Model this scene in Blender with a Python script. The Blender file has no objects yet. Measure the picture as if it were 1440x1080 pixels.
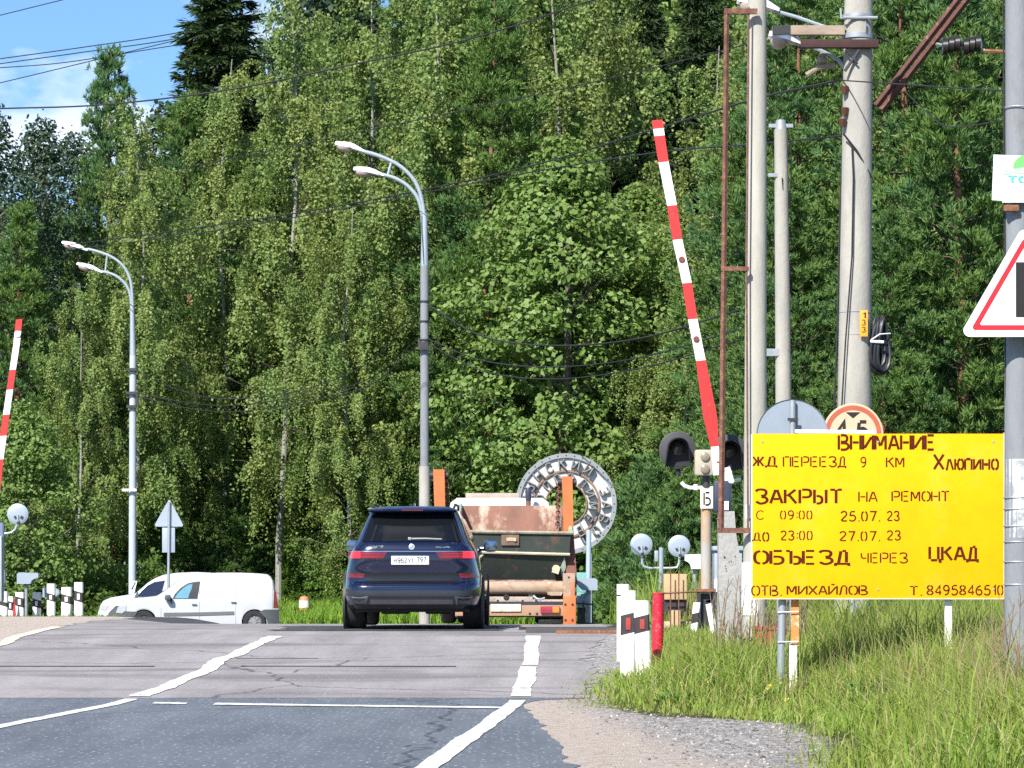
import bpy, bmesh, math, random
import numpy as np
from mathutils import Vector, Matrix
D = bpy.data
SC = bpy.context.scene
COL = SC.collection
R = math.radians

# ---------------------------------------------------------------- camera, sky, sun, exposure
F, HY, CH = 4200.0, 805.0, 1.27            # focal length in photo pixels, horizon row, eye height
cam_d = D.cameras.new('camera'); cam = D.objects.new('camera', cam_d); COL.objects.link(cam)
cam_d.sensor_width = 36; cam_d.lens = 36 * F / 1440; cam_d.shift_y = (HY - 540) / 1440
cam_d.clip_start = 0.5; cam_d.clip_end = 6000
cam.location = (0, 0, CH); cam.rotation_euler = (R(90), 0, 0)
SC.camera = cam
SUN_EL, SUN_AZ = 41.0, 207.0               # elevation; azimuth clockwise from +Y (behind and left of the camera)
W = D.worlds.new('World'); SC.world = W; W.use_nodes = True
wn, wl = W.node_tree.nodes, W.node_tree.links
wn.clear()
wo = wn.new('ShaderNodeOutputWorld'); bg = wn.new('ShaderNodeBackground'); sky = wn.new('ShaderNodeTexSky')
sky.sky_type = 'NISHITA'; sky.sun_disc = False; sky.sun_elevation = R(SUN_EL); sky.sun_rotation = R(SUN_AZ)
sky.air_density = 1.0; sky.dust_density = 0.6; sky.ozone_density = 1.5
tcw = wn.new('ShaderNodeTexCoord'); mpw = wn.new('ShaderNodeMapping'); mpw.inputs['Scale'].default_value = (1, 1, 2.0)
mpw.inputs['Location'].default_value = (0.31, 0.2, 0.07)
nzw = wn.new('ShaderNodeTexNoise'); nzw.inputs['Scale'].default_value = 7.0; nzw.inputs['Detail'].default_value = 9
nzw.inputs['Roughness'].default_value = 0.55
rpw = wn.new('ShaderNodeValToRGB'); rpw.color_ramp.elements[0].position = 0.535; rpw.color_ramp.elements[1].position = 0.66
mxw = wn.new('ShaderNodeMix'); mxw.data_type = 'RGBA'
mxw.inputs[7].default_value = (7.6, 7.8, 8.4, 1)
wl.new(tcw.outputs['Generated'], mpw.inputs[0]); wl.new(mpw.outputs[0], nzw.inputs['Vector'])
wl.new(nzw.outputs['Fac'], rpw.inputs[0]); wl.new(rpw.outputs[0], mxw.inputs[0])
tnw = wn.new('ShaderNodeMix'); tnw.data_type = 'RGBA'; tnw.blend_type = 'MULTIPLY'; tnw.inputs[0].default_value = 1; tnw.inputs[7].default_value = (.56, .77, 1.04, 1)
wl.new(sky.outputs[0], tnw.inputs[6]); wl.new(tnw.outputs[2], mxw.inputs[6]); wl.new(mxw.outputs[2], bg.inputs[0]); bg.inputs[1].default_value = 0.1
wl.new(bg.outputs[0], wo.inputs[0])
sun_d = D.lights.new('sun', 'SUN'); sun_d.energy = 4.6; sun_d.angle = R(0.53); sun_d.color = (1.0, 0.955, 0.87)
sun = D.objects.new('sun', sun_d); COL.objects.link(sun)
_sd = Vector((math.sin(R(SUN_AZ)) * math.cos(R(SUN_EL)), math.cos(R(SUN_AZ)) * math.cos(R(SUN_EL)), math.sin(R(SUN_EL))))
sun.rotation_euler = _sd.to_track_quat('Z', 'Y').to_euler(); sun.location = (-20, -20, 40)
SC.view_settings.view_transform = 'Standard'; SC.view_settings.look = 'None'
SC.view_settings.exposure = 0.8; SC.view_settings.gamma = 1
SC.cycles.max_bounces = 6; SC.cycles.transparent_max_bounces = 6; SC.cycles.diffuse_bounces = 3
SC.cycles.use_denoising = False

# ---------------------------------------------------------------- helpers
def Pt(px, py, d):                          # photo pixel + distance -> world point
    return Vector(((px - 720) / F * d, d, CH - (py - HY) / F * d))
def sc(d): return F / d                     # photo pixels per metre at distance d

def link(o): COL.objects.link(o); return o
def tag(o, label=None, cat=None, group=None, kind=None):
    if label: o['label'] = label
    if cat: o['category'] = cat
    if group: o['group'] = group
    if kind: o['kind'] = kind
    return o
def thing(name, label, cat, loc=(0, 0, 0), rz=0, group=None):
    o = D.objects.new(name, None); o.empty_display_size = 0.2
    o.location = loc; o.rotation_euler = (0, 0, rz); link(o)
    return tag(o, label, cat, group)
def copy_thing(o, parent=None):
    kids = [k for k in D.objects if k.parent == o]
    c = o.copy(); link(c)
    if parent: c.parent = parent
    for k in kids: copy_thing(k, c)
    return c

def _root_loc(o):
    v = Vector((0, 0, 0))
    while o is not None:
        v += Vector(o.location); o = o.parent
    return v

class MB:
    """collects shapes; build() links them as one mesh object"""
    def __init__(s): s.v = []; s.f = []; s.sm = []; s.mi = []; s.m = 0
    def add(s, vs, fs, smooth=False):
        b = len(s.v); s.v += [tuple(p) for p in vs]
        for f in fs: s.f.append([i + b for i in f]); s.sm.append(smooth); s.mi.append(s.m)
        return s
    def box(s, c, size, rot=None, bev=0.0):
        x, y, z = [a / 2 for a in size]
        M = rot if rot is not None else Matrix.Identity(3)
        c = Vector(c)
        if bev <= 0:
            vs = [c + M @ Vector((sx * x, sy * y, sz * z)) for sz in (-1, 1) for sy in (-1, 1) for sx in (-1, 1)]
            return s.add(vs, [(0, 2, 3, 1), (4, 5, 7, 6), (0, 1, 5, 4), (2, 6, 7, 3), (0, 4, 6, 2), (1, 3, 7, 5)])
        bm = bmesh.new(); bmesh.ops.create_cube(bm, size=1)
        for v in bm.verts: v.co = Vector((v.co.x * 2 * x, v.co.y * 2 * y, v.co.z * 2 * z))
        bmesh.ops.bevel(bm, geom=list(bm.edges), offset=min(bev, x * .9, y * .9, z * .9), segments=2, affect='EDGES', profile=0.6)
        bm.verts.index_update()
        s.add([c + M @ v.co for v in bm.verts], [[v.index for v in f.verts] for f in bm.faces], True)
        bm.free(); return s
    def cyl(s, p0, p1, r0, r1=None, n=12, caps=True):
        return s.tube([p0, p1], [r0, r0 if r1 is None else r1], n, caps)
    def tube(s, pts, r, n=8, caps=True):
        pts = [Vector(p) for p in pts]; m = len(pts)
        rs = r if isinstance(r, (list, tuple)) else [r] * m
        t0 = (pts[1] - pts[0]).normalized()
        a = Vector((0, 0, 1)) if abs(t0.z) < .9 else Vector((1, 0, 0))
        u = t0.cross(a).normalized(); vs = []
        for i, p in enumerate(pts):
            t = (pts[min(i + 1, m - 1)] - pts[max(i - 1, 0)]).normalized()
            u = (u - t * u.dot(t)).normalized(); w = t.cross(u)
            for k in range(n):
                q = 2 * math.pi * k / n
                vs.append(p + (u * math.cos(q) + w * math.sin(q)) * rs[i])
        fs = [(i * n + k, i * n + (k + 1) % n, (i + 1) * n + (k + 1) % n, (i + 1) * n + k) for i in range(m - 1) for k in range(n)]
        s.add(vs, fs, True)
        if caps:
            s.add(vs[:n], [list(range(n))[::-1]]); s.add(vs[-n:], [list(range(n))])
        return s
    def lathe(s, prof, c, axis='z', n=24, arc=None):   # prof: (radius, height) pairs
        c = Vector(c); vs = []
        for r_, h in prof:
            for k in range(n):
                q = 2 * math.pi * k / n
                a, b = r_ * math.cos(q), r_ * math.sin(q)
                vs.append(c + (Vector((a, b, h)) if axis == 'z' else Vector((a, h, b)) if axis == 'y' else Vector((h, a, b))))
        fs = [(i * n + k, i * n + (k + 1) % n, (i + 1) * n + (k + 1) % n, (i + 1) * n + k) for i in range(len(prof) - 1) for k in range(n)]
        return s.add(vs, fs, True)
    def disc(s, c, r, t, axis='y', n=32):
        e = min(.006, t * .3)
        return s.lathe([(0.0001, -t / 2), (r - e, -t / 2), (r, -t / 2 + e), (r, t / 2 - e), (r - e, t / 2), (0.0001, t / 2)], c, axis, n)
    def prism(s, poly, lift, thick):        # poly: 2d points; lift(u,v,w)->3d; solid between w=0 and w=thick
        n = len(poly)
        bm = bmesh.new()
        a = [bm.verts.new(lift(u, v, 0)) for u, v in poly]; b = [bm.verts.new(lift(u, v, thick)) for u, v in poly]
        bm.faces.new(a[::-1]); bm.faces.new(b)
        for i in range(n): bm.faces.new((a[i], a[(i + 1) % n], b[(i + 1) % n], b[i]))
        bmesh.ops.triangulate(bm, faces=[f for f in bm.faces if len(f.verts) > 4])
        bmesh.ops.recalc_face_normals(bm, faces=list(bm.faces))
        bm.verts.index_update()
        s.add([v.co.copy() for v in bm.verts], [[v.index for v in f.verts] for f in bm.faces]); bm.free(); return s
    def loft(s, rings, close=True, cap0=False, cap1=False, smooth=True):
        n = len(rings[0]); vs = [p for r_ in rings for p in r_]
        fs = [(i * n + k, i * n + (k + 1) % n, (i + 1) * n + (k + 1) % n, (i + 1) * n + k) for i in range(len(rings) - 1) for k in range(n if close else n - 1)]
        s.add(vs, fs, smooth)
        if cap0: s.add(rings[0], [list(range(n))[::-1]])
        if cap1: s.add(rings[-1], [list(range(n))])
        return s
    def build_parts(s, name, mat, parent, local=False):
        """each separate piece becomes a part of its own"""
        p = list(range(len(s.v)))
        def fd(i):
            while p[i] != i: p[i] = p[p[i]]; i = p[i]
            return i
        for f in s.f:
            for i in f[1:]: p[fd(i)] = fd(f[0])
        key = {}
        for f, sm in zip(s.f, s.sm): key.setdefault(tuple(round(c, 4) for c in s.v[fd(f[0])]) if False else fd(f[0]), []).append((f, sm))
        # caps of tubes share places, not vertices: join islands whose vertices coincide
        pos = {}; 
        for r_ in list(key):
            for f, _ in key[r_]:
                for i in f: pos.setdefault(tuple(round(c, 4) for c in s.v[i]), set()).add(r_)
        q = {r_: r_ for r_ in key}
        def g(i):
            while q[i] != i: i = q[i]
            return i
        for st in pos.values():
            st = list(st)
            for b in st[1:]: q[g(b)] = g(st[0])
        grp = {}
        for r_ in key: grp.setdefault(g(r_), []).extend(key[r_])
        for fs in grp.values():
            m_ = MB(); mp = {}
            for f, sm in fs:
                for i in f:
                    if i not in mp: mp[i] = len(m_.v); m_.v.append(s.v[i])
                m_.f.append([mp[i] for i in f]); m_.sm.append(sm); m_.mi.append(0)
            m_.build(name, mat, parent, local)
    def build(s, name, mat, parent=None, local=False):
        me = D.meshes.new(name)
        off = Vector((0, 0, 0)) if (local or parent is None) else _root_loc(parent)
        me.from_pydata([(p[0] - off.x, p[1] - off.y, p[2] - off.z) for p in s.v], [], s.f)
        me.polygons.foreach_set('use_smooth', s.sm); me.polygons.foreach_set('material_index', s.mi)
        for m in (mat if isinstance(mat, (list, tuple)) else [mat]): me.materials.append(m)
        bm = bmesh.new(); bm.from_mesh(me); bmesh.ops.recalc_face_normals(bm, faces=list(bm.faces)); bm.to_mesh(me); bm.free()
        if any(s.sm) and not all(s.sm) or any(s.sm):
            try: me.set_sharp_from_angle(angle=R(38))
            except Exception: pass
        o = D.objects.new(name, me); link(o)
        if parent is not None: o.parent = parent
        return o

# ---------------------------------------------------------------- materials
MATS = {}
def mat(name, col, rough=.6, metal=0, var=.12, scale=6, bump=0.0, bscale=40, spots=None, coat=0, emit=None, spec=.5, stretch=None):
    """principled with noise variation; spots = (colour, scale, threshold, softness): stains, rust, worn paint"""
    if name in MATS: return MATS[name]
    m = D.materials.new(name); m.use_nodes = True
    nt = m.node_tree; N, L = nt.nodes, nt.links; b = N['Principled BSDF']
    tc = N.new('ShaderNodeTexCoord'); vec = tc.outputs['Object']
    if stretch:
        mp = N.new('ShaderNodeMapping'); mp.inputs['Scale'].default_value = stretch; L.new(vec, mp.inputs[0]); vec = mp.outputs[0]
    n1 = N.new('ShaderNodeTexNoise'); n1.inputs['Scale'].default_value = scale; n1.inputs['Detail'].default_value = 6; n1.inputs['Roughness'].default_value = .65
    L.new(vec, n1.inputs['Vector'])
    rp = N.new('ShaderNodeValToRGB')
    lo = [max(0, c * (1 - var)) for c in col]; hi = [min(1, c * (1 + var)) for c in col]
    rp.color_ramp.elements[0].position = .3; rp.color_ramp.elements[1].position = .7
    rp.color_ramp.elements[0].color = (*lo, 1); rp.color_ramp.elements[1].color = (*hi, 1)
    L.new(n1.outputs['Fac'], rp.inputs[0]); out = rp.outputs[0]
    if spots:
        for sp in (spots if isinstance(spots, list) else [spots]):
            c2, s2, th, so = sp
            n2 = N.new('ShaderNodeTexNoise'); n2.inputs['Scale'].default_value = s2; n2.inputs['Detail'].default_value = 7; n2.inputs['Roughness'].default_value = .7
            L.new(vec, n2.inputs['Vector'])
            r2 = N.new('ShaderNodeMapRange'); r2.inputs['From Min'].default_value = th - so; r2.inputs['From Max'].default_value = th + so
            L.new(n2.outputs['Fac'], r2.inputs[0])
            mx = N.new('ShaderNodeMix'); mx.data_type = 'RGBA'; mx.inputs[7].default_value = (*c2, 1)
            L.new(r2.outputs[0], mx.inputs[0]); L.new(out, mx.inputs[6]); out = mx.outputs[2]
    L.new(out, b.inputs['Base Color'])
    b.inputs['Roughness'].default_value = rough; b.inputs['Metallic'].default_value = metal
    b.inputs['Specular IOR Level'].default_value = spec
    if coat: b.inputs['Coat Weight'].default_value = coat; b.inputs['Coat Roughness'].default_value = .03
    if emit: b.inputs['Emission Color'].default_value = (*emit[0], 1); b.inputs['Emission Strength'].default_value = emit[1]
    if bump:
        n3 = N.new('ShaderNodeTexNoise'); n3.inputs['Scale'].default_value = bscale; n3.inputs['Detail'].default_value = 5
        L.new(vec, n3.inputs['Vector'])
        bp = N.new('ShaderNodeBump'); bp.inputs['Strength'].default_value = bump; bp.inputs['Distance'].default_value = .02
        L.new(n3.outputs['Fac'], bp.inputs['Height']); L.new(bp.outputs[0], b.inputs['Normal'])
    MATS[name] = m; return m

def leaf_mat(name, cols, trans=.35, gloss=.06, tint=None, tscale=.35):
    """leaves: each leaf its own hue (random per island), clumps vary a little in hue"""
    m = D.materials.new(name); m.use_nodes = True
    nt = m.node_tree; N, L = nt.nodes, nt.links; N.clear()
    out = N.new('ShaderNodeOutputMaterial'); g = N.new('ShaderNodeNewGeometry')
    rp = N.new('ShaderNodeValToRGB'); rp.color_ramp.interpolation = 'LINEAR'
    while len(rp.color_ramp.elements) < len(cols): rp.color_ramp.elements.new(.5)
    for i, c in enumerate(cols):
        rp.color_ramp.elements[i].position = i / (len(cols) - 1); rp.color_ramp.elements[i].color = (*c, 1)
    L.new(g.outputs['Random Per Island'], rp.inputs[0]); col = rp.outputs[0]
    if tint:
        tc = N.new('ShaderNodeTexCoord'); nz = N.new('ShaderNodeTexNoise'); nz.inputs['Scale'].default_value = tscale; nz.inputs['Detail'].default_value = 3
        oi = N.new('ShaderNodeObjectInfo'); ad = N.new('ShaderNodeVectorMath'); ad.operation = 'ADD'
        L.new(tc.outputs['Object'], ad.inputs[0]); L.new(oi.outputs['Location'], ad.inputs[1]); L.new(ad.outputs[0], nz.inputs['Vector'])
        mr = N.new('ShaderNodeMapRange'); mr.inputs['From Min'].default_value = .42; mr.inputs['From Max'].default_value = .64; mr.inputs['To Max'].default_value = .75
        L.new(nz.outputs['Fac'], mr.inputs[0])
        mx = N.new('ShaderNodeMix'); mx.data_type = 'RGBA'; mx.inputs[7].default_value = (*tint, 1)
        L.new(mr.outputs[0], mx.inputs[0]); L.new(col, mx.inputs[6]); col = mx.outputs[2]
    d = N.new('ShaderNodeBsdfDiffuse'); t = N.new('ShaderNodeBsdfTranslucent'); ms = N.new('ShaderNodeMixShader'); ms.inputs[0].default_value = trans
    L.new(col, d.inputs[0]); L.new(col, t.inputs[0]); L.new(d.outputs[0], ms.inputs[1]); L.new(t.outputs[0], ms.inputs[2])
    gl = N.new('ShaderNodeBsdfGlossy'); gl.inputs['Roughness'].default_value = .65; gl.inputs['Color'].default_value = (.9, .95, .9, 1)
    m2 = N.new('ShaderNodeMixShader'); m2.inputs[0].default_value = gloss
    L.new(ms.outputs[0], m2.inputs[1]); L.new(gl.outputs[0], m2.inputs[2]); L.new(m2.outputs[0], out.inputs[0])
    MATS[name] = m; return m

# ---------------------------------------------------------------- terrain
def lerp(x, xs, ys): return np.interp(x, xs, ys)
def sstep(x, a, b):
    t = np.clip((np.asarray(x, float) - a) / (b - a), 0, 1); return t * t * (3 - 2 * t)
def zr(X, Y):                               # height of the roadway and of the land at its level
    X = np.asarray(X, float); Y = np.asarray(Y, float)
    z = lerp(Y, [0, 28.5, 30, 34, 38, 41, 43, 46, 52, 60, 70, 80, 90, 101, 112, 140, 400], [0, 0, .03, .15, .275, .37, .41, .425, .37, .12, -.22, -.46, -.42, .0, .12, .35, .6])
    zl = lerp(Y, [0, 28.5, 30, 34, 38, 41, 43, 46, 54, 62, 72, 80, 90, 101, 112, 140, 400], [0, 0, .03, .15, .275, .36, .40, .43, .44, .36, .19, -.40, -.42, .0, .12, .35, .6])
    k = sstep(-X, 5.2, 8.2)
    return z * (1 - k) + zl * k
def gb(Y): return lerp(Y, [0, 19.4, 22.2, 25, 25.8, 26.3, 27.5, 29.4, 31, 36, 44, 60, 400], [2.0, 2.0, 2.33, 2.26, 1.72, 1.25, .95, .8, .82, .95, 1.5, 2.2, 2.2])   # where the grass starts
def xr(Y): return lerp(Y, [0, 19.4, 22, 27, 29.2, 29.5, 31.5, 33, 38, 44, 60, 95], [.5, .38, .36, .16, .12, .75, .86, .86, 1.0, 1.55, 1.9, 2.6])  # right edge of the asphalt
def zg(X, Y):
    X = np.asarray(X, float); Y = np.asarray(Y, float)
    z = zr(X, Y)
    k = lerp(Y, [0, 20, 29, 35, 41, 60, 80], [.13, .13, .10, .09, .03, .02, 0])
    up = k * np.clip(X - lerp(Y, [0, 29, 35], [1.9, 2.5, 1.3]), 0, 2.4)
    return z + up + .025 * np.sin(X * 2.3 + Y * .9) * sstep(X, 1.3, 2.5)
# ---------------------------------------------------------------- ground and roads
def xl(Y): return lerp(Y, [0, 20, 30, 39, 46, 60, 95], [-8.6, -8.2, -7.4, -6.85, -7.0, -7.6, -9])
def np_mesh(name, V, F_, mats, parent=None, smooth=False, mi=None):
    V = np.asarray(V, np.float32); F_ = np.asarray(F_, np.int32); k = F_.shape[1]
    me = D.meshes.new(name); me.vertices.add(len(V)); me.vertices.foreach_set('co', V.ravel())
    me.loops.add(F_.size); me.loops.foreach_set('vertex_index', F_.ravel())
    me.polygons.add(len(F_)); me.polygons.foreach_set('loop_start', np.arange(0, F_.size, k, dtype=np.int32))
    me.polygons.foreach_set('loop_total', np.full(len(F_), k, np.int32))
    if smooth: me.polygons.foreach_set('use_smooth', np.ones(len(F_), bool))
    if mi is not None: me.polygons.foreach_set('material_index', np.asarray(mi, np.int32))
    for m in (mats if isinstance(mats, (list, tuple)) else [mats]): me.materials.append(m)
    me.update(calc_edges=True); me.validate()
    o = D.objects.new(name, me); link(o)
    if parent is not None: o.parent = parent
    return o
def grid_faces(nx, ny):
    i = np.arange(nx - 1)[None, :] + np.arange(ny - 1)[:, None] * nx
    i = i.ravel(); return np.stack([i, i + 1, i + 1 + nx, i + nx], 1)

def ground_mat():
    m = D.materials.new('ground_soil'); m.use_nodes = True
    nt = m.node_tree; N, L = nt.nodes, nt.links; b = N['Principled BSDF']; b.inputs['Roughness'].default_value = .95
    b.inputs['Specular IOR Level'].default_value = .15
    tc = N.new('ShaderNodeTexCoord')
    def noise(s, det=6, ro=.65):
        n = N.new('ShaderNodeTexNoise'); n.inputs['Scale'].default_value = s; n.inputs['Detail'].default_value = det; n.inputs['Roughness'].default_value = ro
        L.new(tc.outputs['Object'], n.inputs['Vector']); return n.outputs['Fac']
    def ramp(f, st):
        r = N.new('ShaderNodeValToRGB')
        while len(r.color_ramp.elements) < len(st): r.color_ramp.elements.new(.5)
        for e, (p, c) in zip(r.color_ramp.elements, st): e.position = p; e.color = (*c, 1)
        L.new(f, r.inputs[0]); return r.outputs[0]
    def mix(f, a, c):
        x = N.new('ShaderNodeMix'); x.data_type = 'RGBA'; L.new(f, x.inputs[0]); L.new(a, x.inputs[6]); L.new(c, x.inputs[7]); return x.outputs[2]
    at = N.new('ShaderNodeAttribute'); at.attribute_name = 'zone'
    sp = N.new('ShaderNodeSeparateColor'); L.new(at.outputs['Color'], sp.inputs[0])
    soil = ramp(noise(3), [(.3, (.035, .03, .016)), (.55, (.07, .075, .025)), (.75, (.12, .11, .05))])
    dirt = ramp(noise(9, 10, .75), [(.32, (.30, .248, .205)), (.48, (.46, .388, .325)), (.7, (.58, .505, .43))])
    vo = N.new('ShaderNodeTexVoronoi'); vo.inputs['Scale'].default_value = 26; L.new(tc.outputs['Object'], vo.inputs['Vector'])
    grav = ramp(vo.outputs['Color'], [(.1, (.15, .145, .14)), (.5, (.31, .29, .275)), (.9, (.56, .52, .48))])
    g = mix(sp.outputs[1], dirt, grav)
    a = N.new('ShaderNodeMath'); a.operation = 'ADD'; n0 = noise(2.2, 6, .7)
    s = N.new('ShaderNodeMath'); s.operation = 'SUBTRACT'; L.new(n0, s.inputs[0]); s.inputs[1].default_value = .5
    L.new(sp.outputs[0], a.inputs[0]); L.new(s.outputs[0], a.inputs[1])
    mr = N.new('ShaderNodeMapRange'); mr.inputs['From Min'].default_value = .4; mr.inputs['From Max'].default_value = .6; L.new(a.outputs[0], mr.inputs[0])
    L.new(mix(mr.outputs[0], soil, g), b.inputs['Base Color'])
    bp = N.new('ShaderNodeBump'); bp.inputs['Strength'].default_value = .8; bp.inputs['Distance'].default_value = .03
    L.new(noise(30, 8, .8), bp.inputs['Height']); L.new(bp.outputs[0], b.inputs['Normal'])
    return m
def ax(*segs):
    out = [np.arange(a, b, s) for a, b, s in segs]; return np.concatenate(out)
gx = ax((-900, -60, 120), (-60, -12, 4), (-12, 9, .3), (9, 60, 4), (60, 901, 120))
gy = ax((-300, 4, 40), (4, 14, 2), (14, 50, .3), (50, 130, 2), (130, 400, 30), (400, 3001, 400))
GX, GY = np.meshgrid(gx, gy); GZ = zg(GX, GY)
inroad = (GX > xl(GY) + .35) & (GX < xr(GY) - .35) & (GY < 94)
inx = (GY > 75.5) & (GY < 91.5)
GZ = GZ - .07 * (inroad | inx)
ground = np_mesh('ground', np.stack([GX, GY, GZ], -1).reshape(-1, 3), grid_faces(len(gx), len(gy)), ground_mat(), smooth=True)
tag(ground, kind='structure')
dirt = np.clip(.5 + (gb(GY) + lerp(GY, [29, 32], [.05, .75]) - GX) * 1.3, 0, 1) * (GY < 44.5) * (GX > -3)
dirt = np.maximum(dirt, np.clip(.5 + (xl(GY) + 4 - GX) * .0 + (GX > -12) * .5, 0, 1) * (GX < -3) * (GY < 62) * (GY > 34))
grv = np.clip((GX - lerp(GY, [19, 22, 25, 28, 30], [1.25, .95, .75, .45, .3])) * 2.2, 0, 1) * (GY < 44) * (GX > 0)
ca = ground.data.color_attributes.new('zone', 'FLOAT_COLOR', 'POINT')
ca.data.foreach_set('color', np.stack([dirt, grv, 0 * grv, 1 + 0 * grv], -1).astype(np.float32).ravel())

def asphalt_mat(name, c0, c1, c2, speck=.45, speck_col=(.45, .47, .5), spot=None, crack=0.0):
    m = D.materials.new(name); m.use_nodes = True
    nt = m.node_tree; N, L = nt.nodes, nt.links; b = N['Principled BSDF']; b.inputs['Roughness'].default_value = .82
    b.inputs['Specular IOR Level'].default_value = .3
    tc = N.new('ShaderNodeTexCoord')
    mp = N.new('ShaderNodeMapping'); mp.inputs['Scale'].default_value = (1.6, .22, 1); L.new(tc.outputs['Object'], mp.inputs[0])
    n1 = N.new('ShaderNodeTexNoise'); n1.inputs['Scale'].default_value = 1.1; n1.inputs['Detail'].default_value = 8; n1.inputs['Roughness'].default_value = .6; L.new(mp.outputs[0], n1.inputs['Vector'])
    n2 = N.new('ShaderNodeTexNoise'); n2.inputs['Scale'].default_value = 14; n2.inputs['Detail'].default_value = 8; n2.inputs['Roughness'].default_value = .8; L.new(tc.outputs['Object'], n2.inputs['Vector'])
    av = N.new('ShaderNodeMath'); av.operation = 'MULTIPLY_ADD'; L.new(n2.outputs['Fac'], av.inputs[0]); av.inputs[1].default_value = .55
    hf = N.new('ShaderNodeMath'); hf.operation = 'MULTIPLY'; L.new(n1.outputs['Fac'], hf.inputs[0]); hf.inputs[1].default_value = .5; L.new(hf.outputs[0], av.inputs[2])
    rp = N.new('ShaderNodeValToRGB'); rp.color_ramp.elements.new(.5)
    for e, (p, c) in zip(rp.color_ramp.elements, ((.36, c0), (.52, c1), (.7, c2))): e.position = p; e.color = (*c, 1)
    L.new(av.outputs[0], rp.inputs[0]); out = rp.outputs[0]
    if spot:
        n4 = N.new('ShaderNodeTexNoise'); n4.inputs['Scale'].default_value = spot[1]; n4.inputs['Detail'].default_value = 6
        mp2 = N.new('ShaderNodeMapping'); mp2.inputs['Scale'].default_value = (.35, 1.2, 1); L.new(tc.outputs['Object'], mp2.inputs[0]); L.new(mp2.outputs[0], n4.inputs['Vector'])
        r4 = N.new('ShaderNodeMapRange'); r4.inputs['From Min'].default_value = .52; r4.inputs['From Max'].default_value = .66; r4.inputs['To Max'].default_value = .85; L.new(n4.outputs['Fac'], r4.inputs[0])
        mx = N.new('ShaderNodeMix'); mx.data_type = 'RGBA'; mx.inputs[7].default_value = (*spot[0], 1); L.new(r4.outputs[0], mx.inputs[0]); L.new(out, mx.inputs[6]); out = mx.outputs[2]
    vo = N.new('ShaderNodeTexVoronoi'); vo.inputs['Scale'].default_value = 17; L.new(tc.outputs['Object'], vo.inputs['Vector'])
    rs = N.new('ShaderNodeMapRange'); rs.inputs['From Min'].default_value = .10; rs.inputs['From Max'].default_value = .25; rs.inputs['To Min'].default_value = 1; rs.inputs['To Max'].default_value = 0; L.new(vo.outputs['Distance'], rs.inputs[0])
    sc_ = N.new('ShaderNodeSeparateColor'); L.new(vo.outputs['Color'], sc_.inputs[0])
    gt = N.new('ShaderNodeMath'); gt.operation = 'GREATER_THAN'; gt.inputs[1].default_value = 1 - speck; L.new(sc_.outputs[0], gt.inputs[0])
    ml = N.new('ShaderNodeMath'); ml.operation = 'MULTIPLY'; L.new(rs.outputs[0], ml.inputs[0]); L.new(gt.outputs[0], ml.inputs[1])
    m3 = N.new('ShaderNodeMix'); m3.data_type = 'RGBA'; m3.inputs[7].default_value = (*speck_col, 1); L.new(ml.outputs[0], m3.inputs[0]); L.new(out, m3.inputs[6]); out = m3.outputs[2]
    if crack:
        v2 = N.new('ShaderNodeTexVoronoi'); v2.feature = 'DISTANCE_TO_EDGE'; v2.inputs['Scale'].default_value = crack
        nd = N.new('ShaderNodeTexNoise'); nd.inputs['Scale'].default_value = 1.5; nd.inputs['Detail'].default_value = 5; L.new(tc.outputs['Object'], nd.inputs['Vector'])
        mm = N.new('ShaderNodeMix'); mm.data_type = 'VECTOR'; mm.inputs[0].default_value = .35; L.new(tc.outputs['Object'], mm.inputs[4]); L.new(nd.outputs['Color'], mm.inputs[5]); L.new(mm.outputs[1], v2.inputs['Vector'])
        r5 = N.new('ShaderNodeMapRange'); r5.inputs['From Min'].default_value = .0012; r5.inputs['From Max'].default_value = .0035; r5.inputs['To Min'].default_value = .6; r5.inputs['To Max'].default_value = 0; L.new(v2.outputs['Distance'], r5.inputs[0])
        m4 = N.new('ShaderNodeMix'); m4.data_type = 'RGBA'; m4.inputs[7].default_value = (.018, .017, .018, 1); L.new(r5.outputs[0], m4.inputs[0]); L.new(out, m4.inputs[6]); out = m4.outputs[2]
    L.new(out, b.inputs['Base Color'])
    bp = N.new('ShaderNodeBump'); bp.inputs['Strength'].default_value = .6; bp.inputs['Distance'].default_value = .012; L.new(n2.outputs['Fac'], bp.inputs['Height']); L.new(bp.outputs[0], b.inputs['Normal'])
    return m
A_NEW = asphalt_mat('asphalt_new', (.080, .090, .105), (.120, .134, .153), (.18, .196, .216), .55, (.50, .53, .57), crack=.16)
A_OLD = asphalt_mat('asphalt_old', (.20, .182, .180), (.285, .26, .256), (.38, .35, .342), .25, (.50, .46, .44), spot=((.165, .152, .152), .8), crack=.2)
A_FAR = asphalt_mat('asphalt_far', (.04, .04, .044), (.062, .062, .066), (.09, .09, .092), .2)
def strip(name, y0, y1, fl, fr, m, off, dy=.3, nx=24, zf=zr, jag=0, seed=1):
    ys = np.linspace(y0, y1, max(2, int((y1 - y0) / dy) + 1)); rg = np.random.default_rng(seed)
    jl = rg.normal(0, jag, len(ys)); jr = rg.normal(0, jag, len(ys))
    t = np.linspace(0, 1, nx)[None, :]
    L_ = (fl(ys) + jl)[:, None]; R_ = (fr(ys) + jr)[:, None]
    X = L_ + (R_ - L_) * t; Y = np.repeat(ys[:, None], nx, 1)
    return np_mesh(name, np.stack([X, Y, zf(X, Y) + off], -1).reshape(-1, 3), grid_faces(nx, len(ys)), m, smooth=True)
tag(strip('road', 6, 29.6, xl, xr, A_NEW, .004, jag=.03), kind='structure')
tag(strip('crossing_pavement', 29.6, 57.2, xl, xr, A_OLD, .006, dy=.25, jag=.06, seed=4), kind='structure')
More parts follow.
